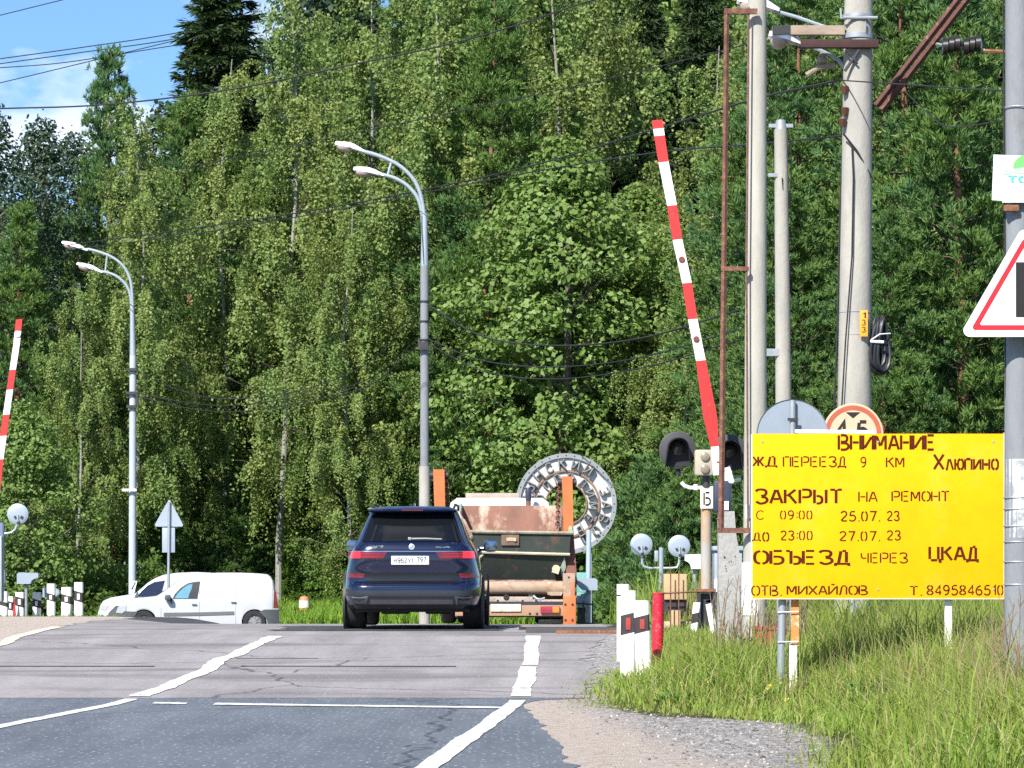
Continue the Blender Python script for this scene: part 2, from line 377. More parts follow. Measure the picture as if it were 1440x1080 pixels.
tag(strip('road', 57.2, 76, xl, xr, A_FAR, .004, dy=1), kind='structure')
_x = lambda v: (lambda ys: np.full(len(ys), float(v)))
tag(strip('road', 76, 91, _x(-60), _x(40), A_FAR, .006, dy=1, nx=30), kind='structure')
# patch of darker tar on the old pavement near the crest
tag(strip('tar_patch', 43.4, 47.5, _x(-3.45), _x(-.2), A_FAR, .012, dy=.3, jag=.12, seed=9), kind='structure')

PAINT = mat('road_paint', (.72, .70, .64), .7, var=.14, scale=5, spots=[((.30, .27, .26), 6, .58, .06)])
FADED = mat('faded_paint', (.66, .57, .44), .8, var=.15, scale=5, spots=[((.36, .31, .27), 5, .60, .06)])
def line_path(name, pts, w, off, seed, wob=0.02, m=None):
    rg = np.random.default_rng(seed)
    ys = np.arange(pts[0][1], pts[-1][1] + .01, .22); xc = np.interp(ys, [p[1] for p in pts], [p[0] for p in pts])
    n = rg.normal(0, 1, len(ys)); n = np.convolve(n, np.ones(5) / 5, 'same') * wob * 2
    ww = w / 2 * (1 + np.convolve(rg.normal(0, 1, len(ys)), np.ones(3) / 3, 'same') * .09)
    X = np.stack([xc + n - ww, xc + n, xc + n + ww], 1); Y = np.repeat(ys[:, None], 3, 1)
    return tag(np_mesh(name, np.stack([X, Y, zr(X, Y) + off], -1).reshape(-1, 3), grid_faces(3, len(ys)), m or PAINT, smooth=True), kind='structure')
line_path('road_marking', [(-4.72, 14), (-4.2, 24.6), (-3.72, 29.6)], .15, .010, 1, .006)
line_path('road_marking', [(-3.7, 29.75), (-3.64, 31), (-3.46, 34), (-3.52, 35), (-3.42, 37.5), (-3.28, 41.5)], .2, .013, 2, .03)
line_path('road_marking', [(-.9, 14), (-.55, 19.4), (-.22, 24.6), (.06, 29.2)], .16, .010, 3, .006)
line_path('road_marking', [(.08, 29.75), (.14, 32), (.2, 34.6)], .2, .013, 4, .012)
line_path('road_marking', [(.22, 34.9), (.25, 38), (.31, 41.6)], .19, .013, 5, .01)
line_path('road_marking', [(-6.62, 36), (-6.77, 39.5), (-6.99, 46)], .2, .013, 6, .02, FADED)
def stop(x0, x1, y0, y1, w=.32):
    xs = np.linspace(x0, x1, 14); yc = y0 + (y1 - y0) * (xs - x0) / (x1 - x0)
    X = np.stack([xs, xs]); Y = np.stack([yc - w / 2, yc + w / 2])
    tag(np_mesh('road_marking', np.stack([X, Y, zr(X, Y) + .012], -1).reshape(-1, 3), grid_faces(14, 2), PAINT), kind='structure')
stop(-3.45, -3.12, 28.75, 28.65, .22); stop(-2.85, -.1, 28.6, 27.85)
# rails sunk in the pavement, bare at the right-hand end
RUST = mat('rust', (.20, .085, .042), .85, var=.35, scale=14, spots=[((.34, .17, .08), 20, .58, .08)], bump=.3)
STEEL_DK = mat('dark_rail', (.035, .03, .03), .6, .3, var=.3)
for yy, xa, xb in ((34.7, -7.4, -.62), (36.22, -3.6, .8), (41.3, -7.0, .9), (42.82, -7.0, 1.0)):
    xs = np.arange(xa, xb, .25)
    X = np.stack([xs, xs]); Y = np.stack([yy - .04 + 0 * xs, yy + .04 + 0 * xs]) + .012 * np.sin(xs * 1.7)
    if yy < 36: 
        k = (xs < -3.9) | (xs > -3.3)
        for sel in (xs < -3.95, xs > -3.2):
            x2 = xs[sel]; Y2 = np.stack([yy - .05 + 0 * x2, yy + .05 + 0 * x2]) + .01 * np.sin(x2 * 1.7)
            tag(np_mesh('rail_groove', np.stack([np.stack([x2, x2]), Y2, zr(np.stack([x2, x2]), Y2) + .011], -1).reshape(-1, 3), grid_faces(len(x2), 2), STEEL_DK), kind='structure')
        continue
    if yy < 40:
        sel = (xs > -3.5) & (xs < -2.3)
        x2 = xs[sel]; Y2 = np.stack([yy - .03 + 0 * x2, yy + .03 + 0 * x2])
        tag(np_mesh('rail_groove', np.stack([np.stack([x2, x2]), Y2, zr(np.stack([x2, x2]), Y2) + .011], -1).reshape(-1, 3), grid_faces(len(x2), 2), STEEL_DK), kind='structure')
        continue
for i, (yy, xa, xb) in enumerate(((42.4, .62, 8), (43.9, .1, 8))):
    t = thing('rail', 'rusty steel rail ending beside the right edge of the crossing' if i == 0 else 'dark steel rail running behind the rusty rail end', 'rail', (xa, yy, float(zr(xa, yy))))
    mb = MB(); z = float(zr(1, yy)); mb.box(((xa + xb) / 2, yy, z + .035), (xb - xa, .07, .04)); mb.build('rail_head', STEEL_DK if i else RUST, t)
    mb = MB(); mb.box(((xa + xb) / 2, yy, z - .04), (xb - xa, .14, .10)); mb.build('rail_foot', RUST, t)
mb = MB(); mb.box((1.5, 43.15, .40), (2.6, 1.2, .14), bev=.02)
tag(mb.build('crossing_slab', mat('dark_slab', (.07, .068, .07), .9, bump=.4)), 'dark concrete slab between the two rail ends at the right road edge', 'slab')

# ---------------------------------------------------------------- vegetation
def rnd_unit(rg, n):
    v = rg.normal(size=(n, 3)); return v / np.linalg.norm(v, axis=1, keepdims=True)
def leaves(rg, C, size, up=.3, droop=0, asp=.6, out=None, ow=.5):
    """diamond leaves at C; normals random, biased upward and outward"""
    n = len(C); nrm = rnd_unit(rg, n); nrm[:, 2] = nrm[:, 2] + up
    if out is not None: nrm = nrm + out * ow
    nrm /= np.linalg.norm(nrm, axis=1, keepdims=True) + 1e-9
    a = rnd_unit(rg, n); a[:, 2] -= droop
    a -= nrm * np.sum(a * nrm, 1, keepdims=True); a /= np.linalg.norm(a, axis=1, keepdims=True) + 1e-9
    b = np.cross(nrm, a); s = size * rg.uniform(.65, 1.3, (n, 1))
    a = a * s * .5; b = b * s * .5 * asp
    V = np.stack([C - a, C + b - a * .1, C + a, C - b - a * .1], 1).reshape(-1, 3)
    return V, np.arange(n * 4).reshape(-1, 4)
def blades(rg, B, H, w, lean):
    """tapering blades: base B, height H, curved by lean (n,2)"""
    n = len(B); th = rg.uniform(0, 6.283, n); wx = np.cos(th) * w / 2; wy = np.sin(th) * w / 2
    W3 = np.stack([wx, wy, 0 * wx], 1); l = np.concatenate([lean, np.zeros((n, 1))], 1)
    up = np.stack([0 * H, 0 * H, H], 1)
    p1 = B + up * .55 + l * .3; p2 = B + up * (1 - .25 * np.linalg.norm(lean, axis=1) / (H + .01))[:, None] + l
    V = np.stack([B - W3, B + W3, p1 + W3 * .8, p2, p1 - W3 * .8], 1).reshape(-1, 3)
    i = np.arange(n)[:, None] * 5
    F3 = np.concatenate([i + np.array([[0, 1, 2]]), i + np.array([[0, 2, 4]]), i + np.array([[4, 2, 3]])], 0)
    return V, F3
L_BIRCH = leaf_mat('birch_leaf', [(.14, .205, .048), (.21, .29, .068), (.29, .36, .10), (.39, .43, .16)], .42, .018, tint=(.18, .29, .08))
L_MAPLE = leaf_mat('maple_leaf', [(.10, .19, .035), (.17, .28, .058), (.23, .34, .085), (.30, .39, .15)], .40, .018, tint=(.17, .25, .055))
L_ASPEN = leaf_mat('aspen_leaf', [(.035, .07, .032), (.06, .10, .05), (.085, .13, .075)], .35, .018)
L_PINE = leaf_mat('pine_needle', [(.085, .17, .035), (.135, .23, .05), (.20, .30, .075)], .3, .018, tint=(.085, .19, .075))
L_SPRUCE = leaf_mat('spruce_needle', [(.022, .048, .016), (.034, .068, .02), (.055, .085, .022)], .2, .018)
L_YSPRUCE = leaf_mat('young_spruce_needle', [(.10, .20, .03), (.15, .27, .045), (.21, .33, .06)], .35, .018)
L_SHRUB = leaf_mat('shrub_leaf', [(.06, .12, .018), (.10, .175, .03), (.15, .225, .045)], .4, .018)
L_WEED = leaf_mat('weed_leaf', [(.07, .15, .025), (.12, .22, .035), (.19, .29, .06)], .4, .02)
L_DRY = leaf_mat('dry_needle', [(.22, .10, .03), (.30, .15, .05)], .2, .018)
B_BIRCH = mat('birch_bark', (.27, .26, .235), .85, var=.12, scale=8, spots=[((.05, .045, .04), 5, .60, .03)], stretch=(1, 1, 3.2))
B_DARK = mat('dark_bark', (.075, .055, .042), .95, var=.4, scale=10, bump=.5)
B_PINE = mat('pine_bark', (.20, .10, .055), .95, var=.4, scale=8, bump=.5)
B_GREY = mat('grey_bark', (.16, .14, .115), .95, var=.3, scale=8, bump=.5)
B_TWIG = mat('twig_bark', (.085, .065, .05), .95, var=.3, scale=8)
B_DEAD = mat('dead_wood', (.34, .29, .23), .95, var=.25, scale=8)

def bez(p0, p1, p2, n=6):
    return [p0.lerp(p1, t).lerp(p1.lerp(p2, t), t) for t in [i / (n - 1) for i in range(n)]]
def tree_birch(seed, H, Rr, low=.12, dens=1.0):
    rd = random.Random(seed); rg = np.random.default_rng(seed); T = MB(); C = []; O = []
    lean = rd.uniform(-.5, .5); pts = [Vector((lean * (h * h) + .34 * math.sin(h * 5 + seed) * h + .12 * math.sin(h * 13 + seed), .2 * math.cos(h * 5), H * .95 * h)) for h in [i / 9 for i in range(10)]]
    T.tube(pts, [.12 * (1 - i / 9.6) + .010 for i in range(10)], 8)
    nb = int(105 * dens)
    for i in range(nb):
        h = low + (1 - low) * (i + rd.random()) / nb * .97; p0 = pts[0].lerp(pts[-1], 0)
        k = h * 9; a = int(min(k, 8)); p0 = pts[a].lerp(pts[a + 1], min(1, k - a))
        env = Rr * (math.sin(min(1, (1.06 - h) * 1.25) * math.pi / 2) ** .8) * (.55 + .45 * min(1, h / .3)) * rd.uniform(.42, 1.2)
        az = rd.uniform(0, 2 * math.pi); d = Vector((math.cos(az), math.sin(az), 0)); up = env * rd.uniform(.35, .8)
        p2 = p0 + d * env + Vector((0, 0, up * .75)); p1 = p0 + d * env * .5 + Vector((0, 0, up))
        bp = bez(p0, p1, p2, 7)
        T.m = 1
        if i % 2 == 0: T.tube(bp, [.032 * (1 - j / 7.5) * (1.2 - h) + .006 for j in range(7)], 4, False)
        ns = int(10 + env * 9); nc = max(2, int(env * 1.25)); cl = [(rd.uniform(.12, 1.0) ** .8, rg.normal(0, .22, 2), rd.uniform(.7, 2.3)) for _ in range(nc)]
        for s in range(ns):
            tc_, oc, lc = cl[s % nc]; t = min(1, tc_ + rd.gauss(0, .04)); q = p0.lerp(p1, t).lerp(p1.lerp(p2, t), t)
            ln = lc * rd.uniform(.55, 1.15) * (.6 + .4 * env / Rr); m = int(ln / .066)
            off = np.array([d.x, d.y]) * rd.uniform(-.05, .4) + oc + rg.normal(0, .15, 2)
            tt = np.linspace(0, 1, m)
            P = np.stack([q.x + off[0] * tt ** .6, q.y + off[1] * tt ** .6, q.z - ln * tt ** 1.3 + .12 * np.sin(tt * 3.1)], 1) + rg.normal(0, .065, (m, 3))
            C.append(P); O.append(np.repeat([[d.x, d.y, .1]], m, 0))
    C = np.concatenate(C); O = np.concatenate(O)
    return T, leaves(rg, C, .125, .2, .6, .75, O, .95)
def tree_broad(seed, H, Rr, low=.06, size=.23, n=210, per=190, flat=.45):
    rd = random.Random(seed); rg = np.random.default_rng(seed); T = MB(); C = []; O = []
    pts = [Vector((.25 * math.sin(h * 4 + seed), .2 * math.cos(h * 3 + seed), H * .85 * h)) for h in [i / 7 for i in range(8)]]
    T.tube(pts, [.24 * (1 - i / 8) + .03 for i in range(8)], 8)
    for i in range(n):
        h = low + (1 - low) * (i + rd.random()) / n; e = Rr * math.sin(math.pi * min(1, max(.06, (h * .9 + .12))) ** 1.15) ** .6
        e *= 1 + .22 * math.sin(seed + h * 21)
        az = rd.uniform(0, 2 * math.pi); rr = e * (rd.random() ** .35)
        c = Vector((rr * math.cos(az), rr * math.sin(az), H * h))
        if i % 5 == 0:
            b0 = Vector((0, 0, max(.3, H * h - rr * .7))); k = b0.z / (H * .85) * 7; a = int(min(k, 6)); b0 = pts[a].lerp(pts[a + 1], min(1, k - a))
            T.tube(bez(b0, b0.lerp(c, .5) + Vector((0, 0, .3)), c, 5), [.06, .05, .035, .02, .012], 5, False)
        cr = rd.uniform(.45, 1.05) * (Rr / 3.2) ** .4; m = int(per * cr * cr)
        u = rnd_unit(rg, m); rad = rg.uniform(.55, 1, (m, 1)) ** .6
        P = u * rad * cr; P[:, 2] *= flat; P[:, 2] -= .25 * (P[:, 0] ** 2 + P[:, 1] ** 2) / cr
        C.append(P + np.array(c)); o = np.array([math.cos(az), math.sin(az), .5]); O.append(u * .6 + o * .5)
    C = np.concatenate(C); O = np.concatenate(O)
    return T, leaves(rg, C, size, .45, .3, .78, O, .9)
def tufts(rg, P, axis, L, nn, w):
    """needle tufts: nn narrow kites fanning round an axis"""
    n = len(P); P = np.repeat(P, nn, 0); A = np.repeat(axis, nn, 0); dirs = rnd_unit(rg, n * nn) * .8 + A
    dirs /= np.linalg.norm(dirs, axis=1, keepdims=True)
    sd = np.cross(dirs, rnd_unit(rg, n * nn)); sd /= np.linalg.norm(sd, axis=1, keepdims=True) + 1e-9
    l = L * rg.uniform(.6, 1.2, (n * nn, 1)); B = P + rg.normal(0, L * .12, (n * nn, 3))
    V = np.stack([B, B + dirs * l * .45 + sd * w, B + dirs * l, B + dirs * l * .45 - sd * w], 1).reshape(-1, 3)
    return V, np.arange(n * nn * 4).reshape(-1, 4)
def tree_pine(seed, H, Rr, low=.15, nb=95, tl=.36, dens=1.0):
    rd = random.Random(seed); rg = np.random.default_rng(seed); T = MB(); P = []; A = []
    pts = [Vector((.2 * math.sin(h * 5 + seed), .15 * math.cos(h * 4 + seed), H * h)) for h in [i / 9 for i in range(10)]]
    T.tube(pts, [.2 * (1 - i / 9.5) + .012 for i in range(10)], 8)
    for i in range(nb):
        h = low + (1 - low) * (i + rd.random()) / nb * .99; k = h * 9; a = int(min(k, 8)); p0 = pts[a].lerp(pts[a + 1], min(1, k - a))
        ln = Rr * min(1, (1.03 - h) * 1.9) ** .8 * rd.uniform(.6, 1.15); az = i * 2.399 + rd.uniform(-.4, .4)
        d = Vector((math.cos(az), math.sin(az), 0)); p2 = p0 + d * ln + Vector((0, 0, ln * rd.uniform(.15, .5))); p1 = p0 + d * ln * .55 + Vector((0, 0, ln * .02))
        T.m = 1; T.tube(bez(p0, p1, p2, 5), [.035, .028, .02, .012, .006], 4, False)
        for s in range(int((6 + ln * 8) * dens)):
            t = rd.random() ** .6 * .75 + .30; q = p0.lerp(p1, t).lerp(p1.lerp(p2, t), t)
            sp = ln * .26 * (1.25 - t * .6); o = Vector((rd.gauss(0, sp), rd.gauss(0, sp), abs(rd.gauss(0, sp * .45))))
            P.append(q + o); ad = (d * .5 + o * .4 / (sp + .1) + Vector((0, 0, .9))).normalized(); A.append(ad)
    P = np.array(P); A = np.array(A); P3 = np.concatenate([P, P + rg.normal(0, .13, P.shape), P + rg.normal(0, .15, P.shape)]); return T, tufts(rg, P3, np.concatenate([A, A, A]), tl * .66, 15, tl * .062)
def tree_spruce(seed, H, Rr, low=.05, tl=.34, step=.42, dens=1.0, nn=9):
    rd = random.Random(seed); rg = np.random.default_rng(seed); T = MB(); P = []; A = []
    T.tube([(0, 0, 0), (.03, 0, H * .5), (0, 0, H)], [.2 * H / 20 + .02, .11 * H / 20 + .012, .008], 7)
    z = H * low
    while z < H * .985:
        h = z / H; ln0 = Rr * (1 - h) ** .85 + .12; nbr = max(4, int(8 * min(1, ln0) + 3))
        for b in range(nbr):
            az = rd.uniform(0, 6.283); ln = ln0 * rd.uniform(.65, 1.12); d = Vector((math.cos(az), math.sin(az), 0))
            p0 = Vector((0, 0, z)); dr = (.35 - .75 * h) * ln; p2 = p0 + d * ln + Vector((0, 0, -dr)); p1 = p0 + d * ln * .5 + Vector((0, 0, -dr * .9))
            if ln > .7 and b % 2 == 0: T.tube(bez(p0, p1, p2, 4), [.025, .018, .012, .006], 3, False)
            for s in range(int((3 + ln * 8) * dens)):
                t = rd.uniform(.15, 1.05); q = p0.lerp(p1, t).lerp(p1.lerp(p2, t), t); sp = .13 * ln * (1.2 - t)
                sdv = Vector((-d.y, d.x, 0)) * rd.gauss(0, sp + .05)
                P.append(q + sdv + Vector((0, 0, rd.uniform(-.16, .03)))); A.append((d * .9 + sdv.normalized() * .6 + Vector((0, 0, -.45))).normalized())
        z += step * rd.uniform(.75, 1.2) * (.55 + .45 * (1 - h))
    P.append(Vector((0, 0, H - .05))); A.append(Vector((0, 0, 1)))
    return T, tufts(rg, np.array(P), np.array(A), tl, nn, tl * .10)

PROTO = {}
def make_tree(kind, key, loc, rz, scale, label, cat, group):
    """kind proto built once, then copied with its trunk and crown"""
    if key not in PROTO:
        fn, bark, leafm = kind; T, (V, Fc) = fn()
        PROTO[key] = (T, V, Fc, bark, leafm, None)
    T, V, Fc, bark, leafm, first = PROTO[key]
    nm = cat.replace(' ', '_')
    if first is None:
        t = thing(nm, label, cat, loc, rz, group); T.build('trunk', [bark, B_TWIG], t, local=True); np_mesh('crown', V, Fc, leafm, t)
        PROTO[key] = (T, V, Fc, bark, leafm, t)
    else:
        t = copy_thing(first); t.name = nm; t.location = loc; t.rotation_euler = (0, 0, rz); t['label'] = label; t['category'] = cat
        if group: t['group'] = group
    t.scale = (scale, scale, scale) if not isinstance(scale, tuple) else scale
    return t
KIND = {
 'b1': (lambda: tree_birch(11, 25, 4.1), B_BIRCH, L_BIRCH), 'b2': (lambda: tree_birch(23, 24, 4.0, .14), B_BIRCH, L_BIRCH), 'b3': (lambda: tree_birch(37, 22, 5.0, .07), B_BIRCH, L_BIRCH),
 'm1': (lambda: tree_broad(5, 15, 3.6, .05, .20, 230, 240, .72), B_GREY, L_MAPLE), 'm2': (lambda: tree_broad(9, 11, 3.2, .04, .20, 170, 230, .72), B_GREY, L_MAPLE),
 'a1': (lambda: tree_broad(15, 18, 2.7, .06, .15, 210, 170, .9), B_GREY, L_ASPEN),
 'p1': (lambda: tree_pine(3, 20, 2.9, .14), B_PINE, L_PINE), 'p2': (lambda: tree_pine(8, 17, 2.6, .04, 100), B_PINE, L_PINE),
 's1': (lambda: tree_spruce(4, 27, 3.9, .1), B_DARK, L_SPRUCE), 's2': (lambda: tree_spruce(6, 5.2, 1.35, .02, .17, .17, 1.7, 9), B_DARK, L_YSPRUCE),
 'y1': (lambda: tree_pine(14, 4.6, 1.2, .03, 48, .3), B_PINE, L_PINE),
}
SCN = {'b': 'birch', 'm': 'maple', 'a': 'aspen', 'p': 'pine', 's': 'spruce', 'y': 'pine'}
TREES = [  # key, px of the trunk, distance, scale, rotation, label
 ('b1', 192, 98, 0.72, .4, 'broad weeping yellow-green birch filling the wood edge behind the left street lamp'),
 ('b3', 112, 97, .52, 2.1, 'weeping birch bulging out between the left barrier and the left street lamp'),
 ('b2', 400, 100, .92, 1.0, 'tall weeping birch rising halfway between the two street lamps'),
 ('b1', 318, 103, .80, 3.3, 'weeping birch with yellowish crown just right of the left street lamp'),
 ('b3', 492, 97, .64, 4.0, 'weeping birch standing directly behind the heads of the centre street lamp'),
 ('b2', 590, 100, 1.0, .2, 'white-trunked weeping birch soaring above the centre street lamp'),
 ('b1', 525, 107, 1.0, 5.2, 'tall birch reaching out of frame left of the centre street lamp'),
 ('b3', 775, 104, 1.15, 1.3, 'hanging birch above the broad bright maple, left of the red and white boom'),
 ('b1', 850, 108, 1.06, 2.4, 'birch with hanging tresses behind the tip of the raised right boom'),
 ('m1', 790, 95, 1.0, .3, 'large bright green maple between the centre lamp and the raised boom'),
 ('m1', 900, 98, .92, 2.0, 'bushy maple right behind the red and white raised boom'),
 ('m2', 640, 101, .98, 1.1, 'rounded maple just right of the centre street lamp post'),
 ('m2', 545, 102, .82, 3.1, 'low maple behind the dark blue car, left of the lamp post'),
 ('m2', 730, 100, .62, 4.4, 'small light green maple peeping over the skip truck cab'),
 ('m2', 450, 103, .66, 5.0, 'dark low maple above the young spruces left of the dark blue car'),
 ('p1', 690, 99, 1.02, .5, 'bluish green pine squeezed between the birches right of the centre lamp'),
 ('p1', 268, 108, .92, 2.2, 'bluish pine poking up between the birches near the left lamp'),
 ('p2', 345, 105, .95, 4.2, 'bluish pine half hidden between the weeping birches left of the centre lamp'),
 ('p2', 155, 112, (.8, .8, 1.22), 1.2, 'narrow pine with pointed top against the cloud at upper left'),
 ('p2', 30, 100, .80, .2, 'dark pine above the left raised boom at the frame edge'),
 ('s1', 312, 116, (1.4, 1.4, .98), .4, 'tallest dark spruce standing against the sky at upper left'),
 ('s1', 905, 114, .92, 2.0, 'dark spruce at the top behind the raised right boom'),
 ('s1', 985, 110, .93, 3.7, 'dark spruce beside the rusty frame, above the crossing signal'),
 ('a1', 55, 108, .97, .1, 'greyish aspen with thin see-through top at the left frame edge'),
 ('a1', -12, 104, .96, 2.8, 'dark aspen cut by the left frame edge'),
 ('a1', 108, 116, 1.0, 4.1, 'slim aspen with bare twigs against the white cloud'),
 ('p1', 1130, 84, .95, 1.5, 'sunlit pine between the front concrete pole and the thick mast'),
 ('p2', 1105, 78, .72, 3.6, 'lower pine behind the thin concrete post'),
 ('p1', 1275, 80, 1.02, 2.9, 'sunlit pine just right of the thick catenary mast'),
 ('p2', 1350, 76, .98, .9, 'broad pine behind the warning triangle sign'),
 ('p1', 1425, 82, 1.05, 4.6, 'pine behind the right-hand pole with the poster'),
 ('p2', 1250, 74, .62, 5.5, 'low pine directly behind the height limit sign'),
 ('p2', 1050, 88, .9, 2.5, 'pine half hidden by the front concrete pole'),
 ('b2', 1010, 95, .80, 4.6, 'slim birch seen through the rusty frame'),
 ('b3', 1190, 98, 1.05, 3.6, 'tall birch above the bracket arms between the pole and the mast'),
 ('b2', 960, 93, .58, .7, 'small birch above the twin signal heads'),
 ('s2', 440, 101.5, .72, .2, 'young spruce with pointed leader left of the dark blue car, taller of the two'),
 ('s2', 478, 101, .88, 1.9, 'young yellow-green spruce touching the left mirror of the dark blue car'),
 ('s2', 412, 102, .55, 4.0, 'smallest young spruce beside the back of the white van'),
 ('y1', 885, 84, .92, .3, 'young pine right of the round factory sign'),
 ('y1', 915, 80, 1.02, 2.2, 'young pine with upright shoots left of the crossing signal head'),
 ('y1', 952, 78, .86, 4.4, 'young pine behind the two pale signal backs'),
 ('s2', 930, 82, .66, 5.1, 'young spruce between the young pines behind the pale signal backs'),
 ('p2', 215, 101, .36, 1.7, 'low pine with bare branches behind the roof of the white van'),
 ('p2', 330, 101, .34, 3.0, 'low pine with grey dead twigs above the rear of the white van'),
 ('m2', 30, 90, .60, 2.6, 'leafy bush-like maple behind the striped posts at the left'),
]
for key, px, d, s, rz, lab in TREES:
    x = (px - 720) / F * d
    make_tree(KIND[key], key, (x, d, float(zg(x, d)) - .05), rz, s, lab, SCN[key[0]] + ' tree', 'trees at the edge of the wood')

# the wood behind: reads as one mass
def mass(name, spots, kinds, seed):
    rg = np.random.default_rng(seed); VV = []; FF = []; MI = []; base = 0; T = MB(); mats_ = [B_DARK]
    src = {}
    for k in kinds:
        if k not in PROTO: fn, bark, lm = KIND[k]; TT, (V, Fc) = fn(); PROTO[k] = (TT, V, Fc, bark, lm, None)
        V = PROTO[k][1].reshape(-1, 4, 3); sel = rg.random(len(V)) < .55
        Vs = V[sel]; c = Vs.mean(1, keepdims=True); src[k] = (c + (Vs - c) * 1.4).reshape(-1, 3); mats_.append(PROTO[k][4])
    tv = []; tf = []
    for i, (x, y, k, s, r) in enumerate(spots):
        V = src[k] * s; c_, s_ = math.cos(r), math.sin(r)
        V = np.stack([V[:, 0] * c_ - V[:, 1] * s_ + x, V[:, 0] * s_ + V[:, 1] * c_ + y, V[:, 2] + float(zg(x, y))], 1)
        n = len(V); VV.append(V); FF.append(np.arange(n).reshape(-1, 4) + base); base += n; MI.append(np.full(n // 4, 1 + kinds.index(k)))
        z = float(zg(x, y)); hh = (19 if k in 'm1m2' else 20) * s * .8; q = [(x + .18 * math.cos(a), y + .18 * math.sin(a)) for a in np.arange(4) * 1.571]; t2 = [(x + .05 * math.cos(a), y + .05 * math.sin(a)) for a in np.arange(4) * 1.571]
        tv = np.array([(a, b, z - .1) for a, b in q] + [(a, b, z + hh) for a, b in t2]); tf = np.array([[j, (j + 1) % 4, 4 + (j + 1) % 4, 4 + j] for j in range(4)]) + base
        VV.append(tv); FF.append(tf); base += 8; MI.append(np.zeros(4, int))
    o = np_mesh(name, np.concatenate(VV), np.concatenate(FF), mats_, mi=np.concatenate(MI))
    return tag(o, kind='stuff')
rd = random.Random(77); sp = []
kk = ['b1', 'b3', 'p1', 'a1', 's1', 'm1']
for row, (d0, step) in enumerate(((118, 3.4), (128, 3.6), (140, 4.2), (154, 5.0))):
    x = -720 / F * d0 - 6
    while x < 720 / F * d0 + 8:
        px = 720 + x / d0 * F; k = rd.choice(kk if px > 420 else ['p1', 'a1', 'b3', 's1'])
        top = {'b1': 25, 'b3': 22, 'p1': 20, 'a1': 18, 's1': 27, 'm1': 15}[k]
        want = (26.0 + row * 2.5) * rd.uniform(.88, 1.08) if px > 420 else (805 - (150 if px < 240 else 40)) / F * d0 * rd.uniform(.78, .93)
        sp.append((x + rd.uniform(-.8, .8), d0 + rd.uniform(-3, 3), k, want / top, rd.uniform(0, 6.28))); x += step * rd.uniform(.8, 1.25)
mass('forest', sp, kk, 5)
# wood on the other side of the road behind the viewer (seen only mirrored in car paint and glass)
sp = [(x + rd.uniform(-2, 2), -65 + rd.uniform(-6, 6), rd.choice(['b3', 'p1', 'm1']), rd.uniform(.55, .8), rd.uniform(0, 6.28)) for x in range(-60, 61, 7) if abs(x) > 6]
mass('forest', sp, ['b3', 'p1', 'm1'], 6)

# undergrowth along the wood edge
def undergrowth(name, boxes, size, m, seed, n):
    rg = np.random.default_rng(seed); C = []
    for (x0, x1, y0, y1, h, k) in boxes:
        for i in range(k):
            x, y = rg.uniform(x0, x1), rg.uniform(y0, y1); hh = h * rg.uniform(.4, 1.1); r_ = rg.uniform(.4, .9) * min(1, h * .55 + .05)
            u = rnd_unit(rg, n) * rg.uniform(.4, 1, (n, 1)); P = u * np.array([r_, r_, hh * .5]); P[:, 2] += hh * .5 + float(zg(x, y))
            P[:, 0] += x; P[:, 1] += y; C.append(P)
    V, Fc = leaves(rg, np.concatenate(C), size, .4, .2, .7)
    return tag(np_mesh(name, V, Fc, m), kind='stuff')
undergrowth('undergrowth', [(-20, -11, 92, 98, 2.4, 90), (-12, -4, 103, 107, 2.0, 70), (-4, 3, 102, 106, 2.2, 80), (2.5, 8, 74, 88, 1.6, 80), (8, 17, 62, 74, 2.2, 90), (-24, -12, 84, 92, 1.6, 40)], .17, L_SHRUB, 31, 240)

# grass
L_GRASS = leaf_mat('grass_blade', [(.15, .26, .028), (.21, .34, .04), (.28, .39, .06), (.35, .41, .10), (.44, .40, .18)], .4, .018, tint=(.27, .33, .05), tscale=.6)
L_STRAW = leaf_mat('straw_blade', [(.26, .20, .09), (.36, .29, .15), (.22, .15, .07), (.42, .35, .2)], .3, .018)
L_FARGRASS = leaf_mat('far_grass_blade', [(.15, .28, .025), (.21, .36, .04), (.28, .42, .06)], .4, .018)
L_YFLOWER = leaf_mat('yellow_flower', [(.75, .55, .03), (.85, .68, .06)], .2, .018)
def scatter(rg, n, x0, x1, y0, y1, keep):
    X = rg.uniform(x0, x1, n); Y = y0 + (y1 - y0) * rg.random(n) ** 1.0; k = rg.random(n) < keep(X, Y); X, Y = X[k], Y[k]
    return np.stack([X, Y, zg(X, Y) - .01], 1)
def patch(X, Y, s, seed):
    return .5 + .25 * (np.sin(X * 1.9 * s + seed) + np.sin(Y * 1.3 * s + seed * 2.1 + 1.7 * np.sin(X * s))) 
def hmap(X, Y):                             # trodden short by the shoulder and round the board's left legs, taller further in
    a = np.clip(.30 + (X - gb(Y)) * .75, .3, 1.25); b = 1 - .8 * np.clip(1 - abs(Y - 26.5) / 3.2, 0, 1) * np.clip((3.4 - X) / .8, 0, 1)
    c_ = 1 - .7 * np.clip((3.5 - X) / .6, 0, 1) * np.clip((Y - 31) / 2.5, 0, 1)
    return np.where(Y < 48, a * b * c_, 1)
